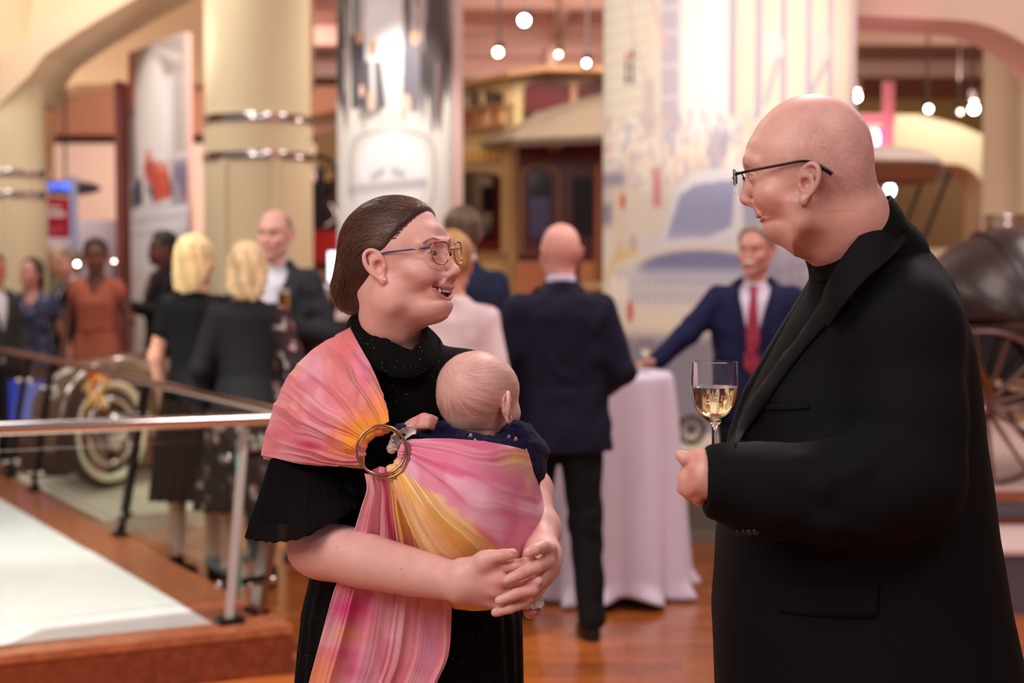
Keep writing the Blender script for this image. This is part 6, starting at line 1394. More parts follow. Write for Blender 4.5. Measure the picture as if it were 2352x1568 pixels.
MB().prism([A0 - Vector((0, 0, .03)), S1 - Vector((0, 0, .03)), S1 + nS * .03 - Vector((0, 0, .03)), A0 + nS * .03 - Vector((0, 0, .03))], (0, 0, -(z0 - .03))).build('riser', CHERRY, plat)
# floor panels
for i in range(3):
    for j in range(4):
        a = Ai + Fd * (i * 1.0 + .003) + Sd * (j * 1.7 + .003); b = Ai + Fd * (i * 1.0 + .997) + Sd * (j * 1.7 + .003); c = b + Sd * 1.694; d = a + Sd * 1.694
        MB().prism([q - Vector((0, 0, .004)) for q in (a, b, c, d)], (0, 0, -.05)).build('floor_panel', WHITEF, plat)
TGLASS = mat('railing_glass', (236, 246, 242), rough=.0, trans=1.0, ior=1.12, spec=.5); TEDGE = mat('green_glass_edge', (140, 196, 184), rough=.1, trans=.3, ior=1.3)
rail = empty('glass_railing', A0 + Vector((-.3, .3, 0)), 'chrome and glass railing on slanting dark posts round the display platform', 'railing')
outS = -nS
def post(base, top, w, m, name='post', n_along=Sd, knobs=True):
    mb = MB(); mb.bar(base, top, w, .034, up=n_along.cross(Vector((0, 0, 1)))); o = mb.build(name, m, rail)
    f = MB(); f.box(base + Vector((0, 0, .010)), (.10, .07, .018), math.atan2(n_along.y, n_along.x)); f.build('base_plate', DARKM, rail)
    if knobs:
        for t in (.16, .80):
            q = base.lerp(top, t); MB().tube([q - outS * .05, q + outS * .05], .016, 12).build('clamp', CHROME, rail, True)
bases = [P(590, 1408, 6.16), P(277, 1240, 7.83), P(72, 1130, 9.45), P(18, 1098, 10.05)]
tops = []
for i, b in enumerate(bases):
    b.z = z0; t = b + outS * .14 + Vector((0, 0, .775)); tops.append(t)
    if i == 0: post(b, t, .10, mat('mirror_post', (140, 128, 120), rough=.15, metal=1.0))
    else: post(b, t, .064, DARKM)
# front corner post with long clamps
pb = P(527, 1438, 5.98); pb.z = z0; pt = P(562, 985, 5.98); mb = MB().bar(pb, pt, .034, .034); mb.build('post', STEEL, rail); MB().box(pb + Vector((0, 0, .012)), (.10, .08, .022), math.atan2(Fd.y, Fd.x)).build('base_plate', DARKM, rail)
for t in (.20, .86):
    q = pb.lerp(pt, t); MB().bar(q - Vector((.045, 0, .004)), q + Vector((.11, .10, .006)), .016, .022).build('clamp', DARKM, rail); MB().sphere(q - Vector((.05, 0, .004)), .016, 12).build('knob', CHROME, rail, True)
cr = tops[0] + Vector((.02, -.05, .0)); rail_z = .975
sd_pts = [Vector((cr.x, cr.y, rail_z)), Vector((bases[3].x + outS.x * .14, bases[3].y + outS.y * .14, .972))]; ext_ = (sd_pts[1] - sd_pts[0]).normalized(); sd_pts[1] = sd_pts[1] + ext_ * 2.4
MB().tube(sd_pts, .021, 18).build('handrail', CHROME, rail, True)
fe = P(-60, 988, 5.45); fe.z = .992; MB().tube([P(624, 962, 6.0), fe], .023, 18).build('handrail', CHROME, rail, True)
# glass panes
def pane(a, b, c, d, nrm):
    MB().prism([a, b, c, d], nrm * .009).build('glass_pane', TGLASS, rail)
    MB().bar(a, d, .010, .010).build('glass_edge', TEDGE, rail)
for i in range(len(bases) - 1):
    b0, b1 = bases[i], bases[i + 1]; dd = (b1 - b0).normalized(); u = (tops[i] - b0); a = b0 + dd * .03 + u * .10; b = b1 - dd * .03 + u * .10; pane(a, b, b1 - dd * .03 + u * .94, b0 + dd * .03 + u * .94, outS)
ga = P(552, 1375, 6.0); gd = P(545, 1010, 5.96); ge = P(-40, 1010, 5.5); gf = P(-40, 1400, 5.5); ga.z = .28; gf.z = .28
ge.z = gd.z + .01; pane(ga, gf, ge, gd, nF)
# ---- second low plinth and the old car beyond the railing
pl2 = empty('low_plinth', (-3.2, 10.0, 0), 'low cream plinth under the old car, beyond the glass railing', 'plinth')
_pc = A0 + Sd * 4.5 + outS * .95; MB().box((_pc.x, _pc.y, .05), (2.2, 1.5, .10), math.atan2(Sd.y, Sd.x)).build('top', mat('cream_plinth', (226, 210, 186), rough=.4), pl2)
carY = 10.35
car = empty('vintage_car', (P(250, 985, carY).x - .6, carY + .3, .10), 'dark vintage car with a white-walled wheel seen through the glass railing', 'car')
wc = P(248, 985, carY); wc.z = .47; tyre = mat('tyre_rubber', (26, 24, 24), rough=.8)
def torus(c, R, r, n=48, m=14, ax=Vector((0, 1, 0)), sc=1.0):
    ax = ax.normalized(); u = ax.orthogonal().normalized(); w = ax.cross(u); mb = MB(); V = []
    for i in range(n):
        a = 2 * PI * i / n; e = u * math.cos(a) + w * math.sin(a)
        for j in range(m):
            b = 2 * PI * j / m; V.append(Vector(c) + e * (R + r * math.cos(b)) + ax * r * sc * math.sin(b))
    F = [(i * m + j, i * m + (j + 1) % m, ((i + 1) % n) * m + (j + 1) % m, ((i + 1) % n) * m + j) for i in range(n) for j in range(m)]
    return mb.add(V, F)
wax = Vector((.85, -.52, 0)); torus(wc, .315, .052, ax=wax).build('tyre', tyre, car, True); torus(wc + wax.normalized() * .028, .305, .036, ax=wax, sc=.7).build('whitewall', mat('whitewall', (232, 220, 186), rough=.6), car, True)
torus(wc + wax.normalized() * .03, .20, .02, ax=wax).build('rim', CHROME, car, True); MB().sphere(wc + wax.normalized() * .03, .12, 18, (1, .4, 1)).build('hubcap', CHROME, car, True)
v = Vol((wc.x - 1.4, carY - .8, .12), (wc.x + 1.3, carY + 1.9, 1.2), .03)
wn_ = wax.normalized(); wd_ = Vector((-wn_.y, wn_.x, 0)); Rm = Matrix((wd_, wn_, Vector((0, 0, 1)))).transposed(); v.ell(tuple(wc + Vector((0, 0, .12)) - wn_ * .12), (.52, .16, .34), R=Rm); v.ell(tuple(wc + wd_ * .5 - wn_ * .35 + Vector((0, 0, .15))), (.75, .36, .32), k=.1, R=Rm); v.cone(wc - wn_ * .3, wc + wn_ * .3, .375, k=.02, op='s'); Vq, Fq = v.mesh(); mesh_obj('car_body', relax(Vq, Fq, 1), Fq, mat('dark_olive_paint', (96, 78, 58), rough=.2, coat=.8), car)
MB().tube(smoothpts([tuple(wc + wd_ * a_ + wn_ * .06 + Vector((0, 0, b_))) for a_, b_ in ((-.48, .02), (-.36, .32), (0, .46), (.36, .38), (.55, .1))], 6), .018, 8).build('fender_trim', CHROME, car, True)
# yellow and red flag on the car
p = P(212, 885, carY - .2); fl_ = empty('small_flag', p, 'small yellow and red flag just above the white-walled wheel', 'flag'); V = []; CC = []
for i in range(20):
    for j in range(14):
        V.append((p.x - .06 + .15 * i / 19 + .02 * math.sin(j * .6), p.y + .02 * math.sin(i * .9 + j * .4), p.z + .09 - .22 * j / 13 - .03 * math.sin(i * .5))); CC.append(lin((232, 170, 40) if (i + j // 2) % 9 < 5 else ((196, 50, 40) if i % 5 < 3 else (236, 230, 220))))
o = mesh_obj('cloth', V, grid_faces(20, 14), PATTERN, fl_, True, CC); o.modifiers.new('t', 'SOLIDIFY').thickness = .003
MB().tube([p + Vector((-.07, 0, .12)), p + Vector((-.07, 0, -.25))], .006, 8).build('staff', DARKM, fl_, True)
# bluish reflection in the railing glass, stood in for by a glowing case
p = P(95, 905, 11.1); bp_ = empty('blue_display_case', (p.x, p.y, 0), 'blue glowing display case beyond the railing at the far left', 'display')
MB().box((p.x, p.y, .42), (.44, .3, .84)).build('cabinet', DARKM, bp_); MB().box((p.x, p.y - .155, .60), (.36, .01, .30)).build('screen', emis('blue_screen', (44, 66, 190), .55), bp_)
for i in range(5): MB().box((p.x - .02 + .01 * i, p.y - .165, .50 + .05 * i), (.26, .006, .012)).build('screen_line', emis('screen_text', (170, 190, 255), .8), bp_)

# ---- printed photo banners
def raster(wd, hg, base): return np.tile(np.array(lin(base)), (wd, hg, 1))
class Print:
    """flat print painted on a dense grid; u runs left to right, v from the top down, both 0..1"""
    def __init__(s, nu, nv, base):
        s.nu, s.nv = nu, nv; s.U, s.V = np.meshgrid(np.linspace(0, 1, nu), np.linspace(0, 1, nv), indexing='ij'); s.c = np.tile(np.array(lin(base)), (nu, nv, 1))
    def mix(s, col, w): w = np.clip(w, 0, 1)[..., None]; s.c = s.c * (1 - w) + np.array(lin(col)) * w; return s
    def rect(s, x0, y0, x1, y1, col, a=1, e=.006): return s.mix(col, a * sstep(x0 - e, x0 + e, s.U) * sstep(x1 + e, x1 - e, s.U) * sstep(y0 - e, y0 + e, s.V) * sstep(y1 + e, y1 - e, s.V))
    def ell(s, cx, cy, rx, ry, col, a=1, e=.15): d = np.sqrt(((s.U - cx) / rx) ** 2 + ((s.V - cy) / ry) ** 2); return s.mix(col, a * sstep(1 + e, 1 - e, d))
    def ring(s, cx, cy, rx, ry, t, col, a=1, pw=2): d = (np.abs((s.U - cx) / rx) ** pw + np.abs((s.V - cy) / ry) ** pw) ** (1 / pw); return s.mix(col, a * np.exp(-((d - 1) / t) ** 2))
    def poly(s, pts, col, a=1):
        ins = np.zeros_like(s.U, bool); n = len(pts)
        for i in range(n):
            x0, y0 = pts[i]; x1, y1 = pts[(i + 1) % n]
            c = ((y0 > s.V) != (y1 > s.V)) & (s.U < (x1 - x0) * (s.V - y0) / ((y1 - y0) or 1e-9) + x0); ins ^= c
        return s.mix(col, a * ins)
    def line(s, pts, w, col, a=1):
        for (x0, y0), (x1, y1) in zip(pts[:-1], pts[1:]):
            dx, dy = x1 - x0, y1 - y0; t = np.clip(((s.U - x0) * dx + (s.V - y0) * dy) / (dx * dx + dy * dy + 1e-12), 0, 1); d = np.hypot(s.U - x0 - t * dx, (s.V - y0 - t * dy)); s.mix(col, a * sstep(w * 1.4, w * .6, d))
        return s
    def man(s, x, y, h, suit=(40, 38, 48), a=.95, face=(222, 170, 140), hair=(70, 50, 42), w=1.0):
        """blurred standing figure, head centre at x,y; h the head height"""
        s.ell(x, y + h * 2.3, h * .62 * w, h * 1.9, suit, a); s.ell(x, y, h * .26 * w, h * .50, face, a); s.ell(x, y - h * .3, h * .27 * w, h * .28, hair, a); s.rect(x - h * .07, y + h * .55, x + h * .07, y + h * 1.5, (236, 230, 226), a * .8); return s
def banner(name, label, A_, B_, ztop, zbot, pr, bulge=.0, edge=None, edge_w=.06):
    """curved printed board from A_ to B_ (x,y), bulging towards the viewer"""
    A_ = np.array(A_); B_ = np.array(B_); m = (A_ + B_) / 2; r = empty(name, (m[0], m[1], zbot), label, 'banner'); nu, nv = pr.nu, pr.nv
    d = B_ - A_; n = np.array((d[1], -d[0])); n = n / np.linalg.norm(n); n = n if n[1] < 0 else -n; u = np.linspace(0, 1, nu)
    prof = bulge * np.sqrt(np.maximum(1 - (2 * u - 1) ** 2, 0)); XY = A_[None] + d[None] * u[:, None] + n[None] * prof[:, None]; Z = ztop + (zbot - ztop) * np.linspace(0, 1, nv)
    V = np.stack([np.repeat(XY[:, 0], nv), np.repeat(XY[:, 1], nv), np.tile(Z, nu)], 1); mesh_obj('print', V, grid_faces(nu, nv)[:, ::-1], PRINTM, r, True, pr.c.reshape(-1, 3))
    back = [Vector((A_[0], A_[1], 0)), Vector((B_[0], B_[1], 0))]; mb = MB(); nn = Vector((n[0], n[1], 0))
    pts = [Vector((XY[i, 0], XY[i, 1], zbot)) - nn * .004 for i in range(0, nu, max(1, nu // 24))] + [Vector((B_[0], B_[1], zbot)) - nn * .05, Vector((A_[0], A_[1], zbot)) - nn * .05]
    mb.prism(pts, (0, 0, ztop - zbot)).build('board', edge or mat('banner_board', (226, 190, 176), rough=.7), r); return r
PRINTM = mat('matt_print', (255, 255, 255), vcol=True, rough=.55)
rg = np.random.default_rng(4)
# banner 1: turned away, narrow
pr = Print(60, 150, (226, 222, 222)); pr.V = pr.V / .62; pr.rect(0, 0, 1, .16, (170, 158, 150)); pr.line([(0, .2), (.5, .02), (1, .12)], .02, (206, 198, 192)); pr.rect(0, 0, .14, .30, (190, 60, 70), .8); pr.rect(0, .25, .16, .6, (120, 100, 104), .7)
pr.ell(.45, .35, .30, .30, (246, 244, 242)); pr.rect(.82, .1, 1, .5, (180, 166, 158), .8)
for i in range(16): pr.ell(rg.uniform(.05, 1), rg.uniform(.50, .66), rg.uniform(.05, .12), rg.uniform(.03, .07), [(60, 66, 110), (226, 120, 90), (236, 220, 212), (150, 130, 150), (200, 70, 70)][i % 5], .8)
pr.poly([(.05, .62), (.3, .56), (.28, .70), (.05, .72)], (60, 62, 92), .9); pr.poly([(.45, .58), (.72, .56), (.78, .68), (.5, .70)], (222, 96, 66), .9); pr.line([(.28, .56), (.34, .72)], .03, (240, 240, 240)); pr.rect(.78, .52, 1, .72, (96, 100, 140), .6); pr.rect(0, .72, 1, 1, (232, 232, 240)); pr.line([(0, .78), (1, .76)], .006, (190, 190, 204)); pr.line([(0, .84), (1, .83)], .006, (200, 200, 210))
b1a = P(300, 600, 14.2); b1b = P(432, 600, 12.9); banner('photo_banner', 'narrow white photo banner turned sideways, left of the cream column', (b1a.x, b1a.y), (b1b.x, b1b.y), 3.45, .30, pr, .02, mat('banner_edge_pink', (222, 176, 166), rough=.7))
q0 = P(284, 600, 14.3); q1 = P(301, 600, 14.22); rb_ = empty('red_edge_board', (q0.x, q0.y, .3), 'thin dark red printed edge board left of the narrow banner', 'board'); MB().bar((q0.x, q0.y, .0), (q0.x, q0.y, 3.2), .06, .30).build('board', mat('dark_red_print', (112, 50, 48), rough=.6, noise=.4, nscale=1.2), rb_)
# banner 2: people standing behind a white open car
pr = Print(130, 330, (230, 228, 220)); V0 = .36   # the part above the frame is plain crowd
def yv(py): return (3.95 - (1.58 + (600 - py) / PXM(11))) / (3.95 - .35)
def xu(px): return (px - 776) / (1040 - 776)
for i in range(70): pr.man(rg.uniform(0, 1), rg.uniform(0, yv(70)), .05, [(60, 50, 52), (120, 92, 84), (44, 42, 52), (200, 190, 186)][i % 4], .8)
pr.rect(0, 0, xu(800), yv(120), (70, 58, 56), .8); pr.rect(xu(985), 0, xu(1035), yv(150), (74, 64, 66), .8); pr.rect(xu(845), yv(-300), xu(930), yv(260), (238, 238, 236), .95); pr.ell(xu(885), yv(70), .16, .05, (246, 246, 246))
pr.poly([(xu(812), yv(90)), (xu(840), yv(85)), (xu(850), yv(250)), (xu(812), yv(258))], (70, 66, 76), .95); pr.poly([(xu(835), yv(150)), (xu(880), yv(150)), (xu(892), yv(250)), (xu(858), yv(280)), (xu(828), yv(284))], (98, 88, 96), .95)
pr.line([(xu(860), yv(150)), (xu(862), yv(235))], .02, (230, 224, 224)); pr.ell(xu(832), yv(95), .035, .012, (222, 170, 140)); pr.ell(xu(862), yv(120), .035, .016, (222, 168, 136)); pr.ell(xu(857), yv(238), .03, .018, (236, 200, 176)); pr.ell(xu(836), yv(215), .022, .012, (236, 196, 170))
pr.poly([(xu(940), yv(70)), (xu(965), yv(75)), (xu(968), yv(262)), (xu(925), yv(262)), (xu(928), yv(200))], (120, 116, 128), .95); pr.ell(xu(957), yv(95), .04, .016, (226, 176, 146)); pr.ell(xu(937), yv(246), .035, .02, (240, 206, 182)); pr.poly([(xu(905), yv(180)), (xu(930), yv(200)), (xu(925), yv(265)), (xu(900), yv(270))], (236, 232, 228), .9)
pr.rect(xu(815), yv(275), xu(975), yv(300), (248, 240, 226), .7, .03); pr.ring(.49, yv(400), .36, yv(400) - yv(308), .035, (150, 146, 150), .75, 4); pr.ell(.49, yv(390), .30, .07, (250, 250, 252)); pr.line([(xu(858), yv(412)), (xu(885), yv(396))], .008, (200, 200, 204)); pr.line([(xu(905), yv(396)), (xu(932), yv(405))], .008, (200, 200, 204))
pr.line([(xu(806), yv(440)), (xu(980), yv(424))], .010, (170, 166, 170), .8); pr.rect(xu(815), yv(440), xu(975), yv(900), (240, 240, 240), .7, .03); pr.rect(0, yv(560), 1, 1, (206, 200, 192), .6, .05); pr.ell(.3, yv(620), .12, .05, (110, 104, 108), .7); pr.ell(.8, yv(640), .10, .04, (120, 110, 110), .7)
a = P(776, 600, 11); b = P(1040, 600, 11); banner('photo_banner', 'tall glossy white photo banner of men standing in an open car', (a.x, a.y), (b.x, b.y), 3.95, .35, pr, .12, mat('banner_edge_rose', (232, 196, 186), rough=.7))
e0 = P(1052, 600, 11.06); eb = empty('edge_board', (e0.x, e0.y, .3), 'slim pale pink board along the right side of the tall white banner', 'board'); MB().box((e0.x, e0.y, 2.15), (.072, .10, 3.7)).build('board', mat('rose_board', (226, 192, 184), rough=.7), eb)
# banner 3: street crowd, columned building and a dark car
pr = Print(260, 330, (236, 228, 208)); Yb = 9.6; ZT = 3.75; ZB = .52
def yv(py): return (ZT - (1.58 + (600 - py) / PXM(Yb))) / (ZT - ZB)
def xu(px): return (px - 1384) / (1962 - 1384)
for i in range(14): pr.line([(0, yv(20 + i * 32)), (xu(1500), yv(0 + i * 32))], .0025, (214, 204, 184), .6)
pr.rect(xu(1528), 0, xu(1570), yv(330), (200, 190, 206), .9); [pr.rect(xu(1528), yv(q), xu(1572), yv(q + 8), (236, 230, 226), .9) for q in (20, 75, 150, 222)]; pr.rect(xu(1572), 0, xu(1680), yv(330), (250, 248, 244), .95, .02)
for a_, b_ in ((1682, 1698), (1740, 1756), (1796, 1810), (1852, 1864), (1900, 1910)): pr.rect(xu(a_), 0, xu(b_), yv(300), (176, 164, 188), .8, .004)
for a_, b_ in ((1700, 1738), (1758, 1794), (1812, 1850), (1866, 1898), (1912, 1945)): pr.rect(xu(a_), 0, xu(b_), yv(300), (240, 228, 200), .6, .01)
pr.ell(xu(1780), yv(120), .04, .03, (236, 230, 220)); pr.ell(xu(1885), yv(120), .035, .03, (230, 222, 208)); pr.line([(xu(1765), yv(240)), (xu(1790), yv(150))], .010, (180, 170, 190), .7); pr.line([(xu(1860), yv(230)), (xu(1895), yv(160))], .010, (186, 176, 186), .7)
pr.line([(xu(1450), yv(-20)), (xu(1460), yv(90)), (xu(1500), yv(200))], .006, (226, 200, 196), .8); pr.line([(xu(1505), yv(0)), (xu(1540), yv(110))], .010, (230, 200, 196), .8)
for (a_, b_, c_) in ((1446, 130, (224, 120, 110)), (1459, 125, (90, 84, 92)), (1445, 153, (110, 104, 110)), (1459, 153, (90, 84, 92)), (1445, 180, (110, 104, 110)), (1459, 180, (100, 94, 100))): pr.ell(xu(a_), yv(b_), .009, .011, c_, .9)
for i in range(620):
    x_ = rg.uniform(0, 1); y_ = rg.uniform(yv(270), yv(430)); pr.ell(x_, y_, rg.uniform(.005, .013), rg.uniform(.006, .018), [(252, 248, 240), (206, 196, 206), (240, 226, 200), (176, 170, 196), (232, 190, 176), (250, 244, 228)][i % 6], .55)
pr.rect(xu(1486), yv(185), xu(1512), yv(320), (210, 190, 184), .7, .01); pr.ell(xu(1655), yv(370), .03, .06, (180, 174, 196), .7); pr.ell(xu(1672), yv(330), .012, .03, (170, 164, 190), .8)
pr.rect(0, yv(385), xu(1445), yv(530), (206, 196, 196), .6, .01); pr.rect(0, yv(395), xu(1440), yv(425), (140, 140, 164), .7, .008); pr.rect(0, yv(465), xu(1412), yv(515), (140, 138, 158), .85, .01); pr.rect(xu(1412), yv(430), xu(1440), yv(680), (240, 220, 190), .8, .01); pr.ell(xu(1437), yv(462), .011, .016, (222, 96, 84)); pr.ell(xu(1443), yv(515), .022, .03, (236, 222, 200), .9); pr.ell(xu(1432), yv(575), .02, .022, (228, 208, 184)); pr.ell(xu(1462), yv(560), .018, .02, (206, 196, 190))
pr.rect(xu(1508), yv(385), xu(1530), yv(475), (216, 130, 130), .8, .008); pr.line([(xu(1395), yv(640)), (xu(1420), yv(590)), (xu(1470), yv(575))], .008, (236, 206, 130), .8)
# the car on the print
pr.poly([(xu(1515), yv(610)), (xu(1560), yv(430)), (xu(1600), yv(398)), (xu(1700), yv(385)), (1.0, yv(385)), (1.0, yv(610))], (236, 236, 238), .95); pr.poly([(xu(1540), yv(550)), (xu(1572), yv(450)), (xu(1608), yv(425)), (xu(1700), yv(415)), (xu(1690), yv(520)), (xu(1640), yv(545))], (160, 166, 200), .95)
pr.poly([(xu(1712), yv(418)), (xu(1900), yv(430)), (1.0, yv(520)), (xu(1720), yv(540))], (170, 174, 204), .9); pr.rect(xu(1480), yv(545), 1.0, yv(585), (226, 226, 232), .7, .02)
pr.ell(xu(1620), yv(615), .28, .045, (236, 228, 206), .95); pr.ell(xu(1620), yv(618), .25, .036, (124, 128, 168), .95); pr.rect(xu(1420), yv(620), 1.0, yv(650), (210, 212, 224), .8, .015); pr.rect(xu(1405), yv(640), 1.0, yv(700), (216, 212, 214), .9, .015)
for i in range(26): pr.rect(xu(1465 + i * 14), yv(642), xu(1468 + i * 14), yv(700), (150, 148, 162), .7, .002)
pr.rect(xu(1460), yv(660), 1, yv(664), (232, 232, 234), .8); pr.ell(xu(1418), yv(668), .022, .030, (246, 240, 224)); pr.ell(xu(1440), yv(668), .020, .028, (246, 240, 224)); pr.rect(xu(1400), yv(700), 1, yv(722), (236, 228, 214), .9, .01); pr.ell(xu(1456), yv(717), .013, .022, (216, 90, 80)); pr.rect(xu(1505), yv(728), xu(1560), yv(765), (240, 232, 200), .9, .006); pr.rect(0, yv(770), 1, 1, (124, 120, 146), .85, .02); pr.rect(xu(1730), yv(560), 1, 1, (150, 144, 164), .85, .05)
for i in range(90): pr.ell(rg.uniform(xu(1740), 1), rg.uniform(yv(560), .95), .01, .01, (206, 196, 206), .35)
pr.rect(xu(1405), yv(775), xu(1440), yv(860), (214, 204, 190), .7, .01); pr.rect(xu(1945), 0, 1, 1, (214, 196, 190), 1, .004)
a = P(1384, 600, Yb + .25); b = P(1962, 600, Yb - .1); banner('photo_banner', 'widest banner, a faded street photo of a crowd and a dark car', (a.x, a.y), (b.x, b.y), ZT, ZB, pr, .16, mat('banner_edge_cream', (226, 206, 190), rough=.7))
pl3 = empty('grey_plinth', (2.2, 9.5, 0), 'tall grey plinth under the widest banner, behind the white table', 'plinth')
MB().box((1.40, 9.75, .24), (1.36, 2.0, .48)).build('base', mat('grey_green_plinth', (128, 124, 112), rough=.6), pl3); MB().box((1.40, 9.75, .50), (1.42, 2.06, .04)).build('top', mat('cream_plinth_top', (226, 214, 190), rough=.4), pl3); MB().box((1.40, 8.735, .03), (1.36, .03, .06)).build('kick_rail', mat('plinth_kick', (150, 142, 126), rough=.5), pl3)
c = P(1588, 985, 9.0); sm = empty('cartwheel', (c.x, c.y, .52), 'small dark wooden wheel standing on the grey plinth right of the tablecloth', 'wheel')
WDK = mat('dark_oiled_wood', (70, 40, 28), rough=.35); torus((c.x, c.y, .61), .075, .014, ax=Vector((.15, -1, 0))).build('rim', WDK, sm, True); MB().sphere((c.x, c.y, .61), .022, 12).build('hub', WDK, sm, True)
for i in range(8): a_ = i * PI / 4; MB().tube([(c.x, c.y, .61), (c.x + .074 * math.cos(a_), c.y, .61 + .074 * math.sin(a_))], .006, 6).build('spoke', WDK, sm, True)

# ---- streetcar
tram = empty('streetcar', (.2, 14.4, .5), 'cream and maroon streetcar with arched windows and a wide hood roof', 'streetcar')
TC = mat('tram_cream', (204, 180, 130), rough=.35, noise=.06, nscale=3); TM = mat('tram_maroon', (92, 30, 28), rough=.3, noise=.15, nscale=3); TB = mat('tram_roof_canvas', (122, 104, 86), rough=.8, noise=.1, nscale=3); TG = mat('dark_window', (20, 16, 20), rough=.08, spec=.8); TO = mat('tram_ochre_trim', (172, 128, 88), rough=.35)
Cx = P(1180, 600, 14.0).x; CY = 14.0
def zz(py, Y=14.0): return 1.58 + (600 - py) / PXM(Y)
SIDE = Vector((-.62, 1.0, 0)).normalized(); FR = Vector((1, -.06, 0)).normalized(); cor = Vector((Cx, CY, 0))
def sp(d, z, out=0.0): return cor + SIDE * d + Vector((-SIDE.y, SIDE.x, 0)) * out + Vector((0, 0, z))
def fp(d, z, out=0.0): return cor + FR * d + Vector((0, -1, 0)) * out + Vector((0, 0, z))
def quadbox(f, d0, d1, za, zb, m, name, out=0.0, th=.05, arch=0):
    if arch: pts = [f(d0, za, out)] + [f(d1, za, out)] + [f((d0 + d1) / 2 + (d1 - d0) / 2 * math.cos(math.radians(t)), zb - arch + arch * math.sin(math.radians(t)), out) for t in range(0, 181, 20)]
    else: pts = [f(d0, za, out), f(d1, za, out), f(d1, zb, out), f(d0, zb, out)]
    n = (f(0, 0, 0) - f(0, 0, 1)).normalized(); return MB().prism(pts, n * th).build(name, m, tram)
quadbox(sp, -.02, 4.2, .62, zz(232), TC, 'side_wall', 0, .12); quadbox(fp, -.02, 1.35, .62, zz(330), TM, 'end_wall', 0, .12)
quadbox(fp, 0, 1.35, zz(262), zz(182), TC, 'end_clerestory', -.02, .1)
# clerestory on the side: dark arched window with bars, letter board
quadbox(sp, .05, 3.2, zz(240), zz(182), TC, 'side_clerestory', .02, .1); quadbox(sp, .14, 3.0, zz(234), zz(193), TG, 'arched_window', .05, .02, .10)
for i in range(9): quadbox(sp, .42 + i * .28, .46 + i * .28, zz(234), zz(196), TC, 'window_bar', .07, .02)
quadbox(sp, .08, 3.4, zz(286), zz(241), mat('letter_board', (216, 170, 116), rough=.4), 'letter_board', .06, .02)
for a_, b_ in ((246, 240), (290, 283)): quadbox(sp, .02, 3.4, zz(a_), zz(b_), TO, 'moulding', .08, .03)
tc_ = bpy.data.curves.new('lettering', 'FONT'); tc_.body = 'OPHIRST  E'; tc_.size = .21; tc_.extrude = .004; tc_.align_x = 'RIGHT'; tmp = bpy.data.objects.new('tmp', tc_); link(tmp); dg = bpy.context.evaluated_depsgraph_get(); tme = bpy.data.meshes.new_from_object(tmp.evaluated_get(dg)); bpy.data.objects.remove(tmp)
to = bpy.data.objects.new('lettering', tme); link(to); tme.materials.clear(); tme.materials.append(mat('maroon_letters', (120, 44, 36), rough=.4)); to.parent = tram
Xax = -SIDE; Zax = Vector((0, 0, 1)); Yn = Zax.cross(Xax); M3 = Matrix((Xax, Zax, -Yn)).transposed(); to.matrix_local = Matrix.Translation(sp(.14, zz(281), .085) - tram.location) @ Matrix((Xax, Zax, Xax.cross(Zax))).transposed().to_4x4()
# end clerestory windows
quadbox(fp, .09, .50, zz(262), zz(186), TM, 'arched_window', .03, .02, .10); quadbox(fp, .57, 1.30, zz(262), zz(190), TM, 'arched_window', .03, .02, .08); quadbox(fp, .505, .56, zz(262), zz(184), TO, 'mullion', .05, .02)
MB().prism([(Cx - 3.0, 18.0, zz(222)), (Cx - .05, 13.9, zz(182)), (Cx + .3, 13.8, zz(172)), (Cx + .9, 13.7, zz(178)), (Cx + 1.4, 13.7, zz(196)), (Cx + 1.4, 16, zz(196)), (Cx - 1, 18, zz(200))], (0, 0, .045)).build('roof', TO, tram)
# hood roof over the platform
e = [P(1178, 326, 13.1), P(1420, 316, 12.9), P(1420, 200, 14.0), P(1235, 262, 14.0)]; MB().prism(e, (0, 0, .03)).build('hood_roof', TB, tram); MB().prism([P(1178, 326, 13.1), P(1235, 262, 14.0), P(1010, 345, 16.6), P(1020, 356, 16.4)], (0, 0, .03)).build('hood_roof', TB, tram)
MB().bar(P(1176, 330, 13.08), P(1425, 320, 12.88), .05, .05).build('hood_edge', mat('hood_edge', (90, 72, 58), rough=.6), tram)
# side windows
quadbox(sp, .05, 3.6, zz(372), zz(333), TC, 'sign_band', .02, .03); quadbox(sp, .18, 1.8, zz(366), zz(338), mat('gold_ground', (226, 190, 100), rough=.35), 'gold_sign', .05, .01)
for i in range(14): quadbox(sp, .24 + i * .11, .28 + i * .11, zz(362), zz(341), mat('gold_letter', (160, 110, 40), rough=.4), 'gold_stroke', .062, .008)
quadbox(sp, .22, 1.9, zz(575), zz(383), TM, 'window_frame', .02, .03, .10); quadbox(sp, .28, 1.75, zz(548), zz(390), TG, 'window_glass', .055, .01, .08); quadbox(sp, .0, .17, .62, zz(330), TC, 'corner_post', .03, .05); quadbox(sp, .12, 3.4, zz(700), zz(590), mat('pale_panel', (226, 204, 140), rough=.35), 'lower_panel', .03, .02); quadbox(sp, .05, 3.4, zz(590), zz(583), TO, 'sill', .05, .04)
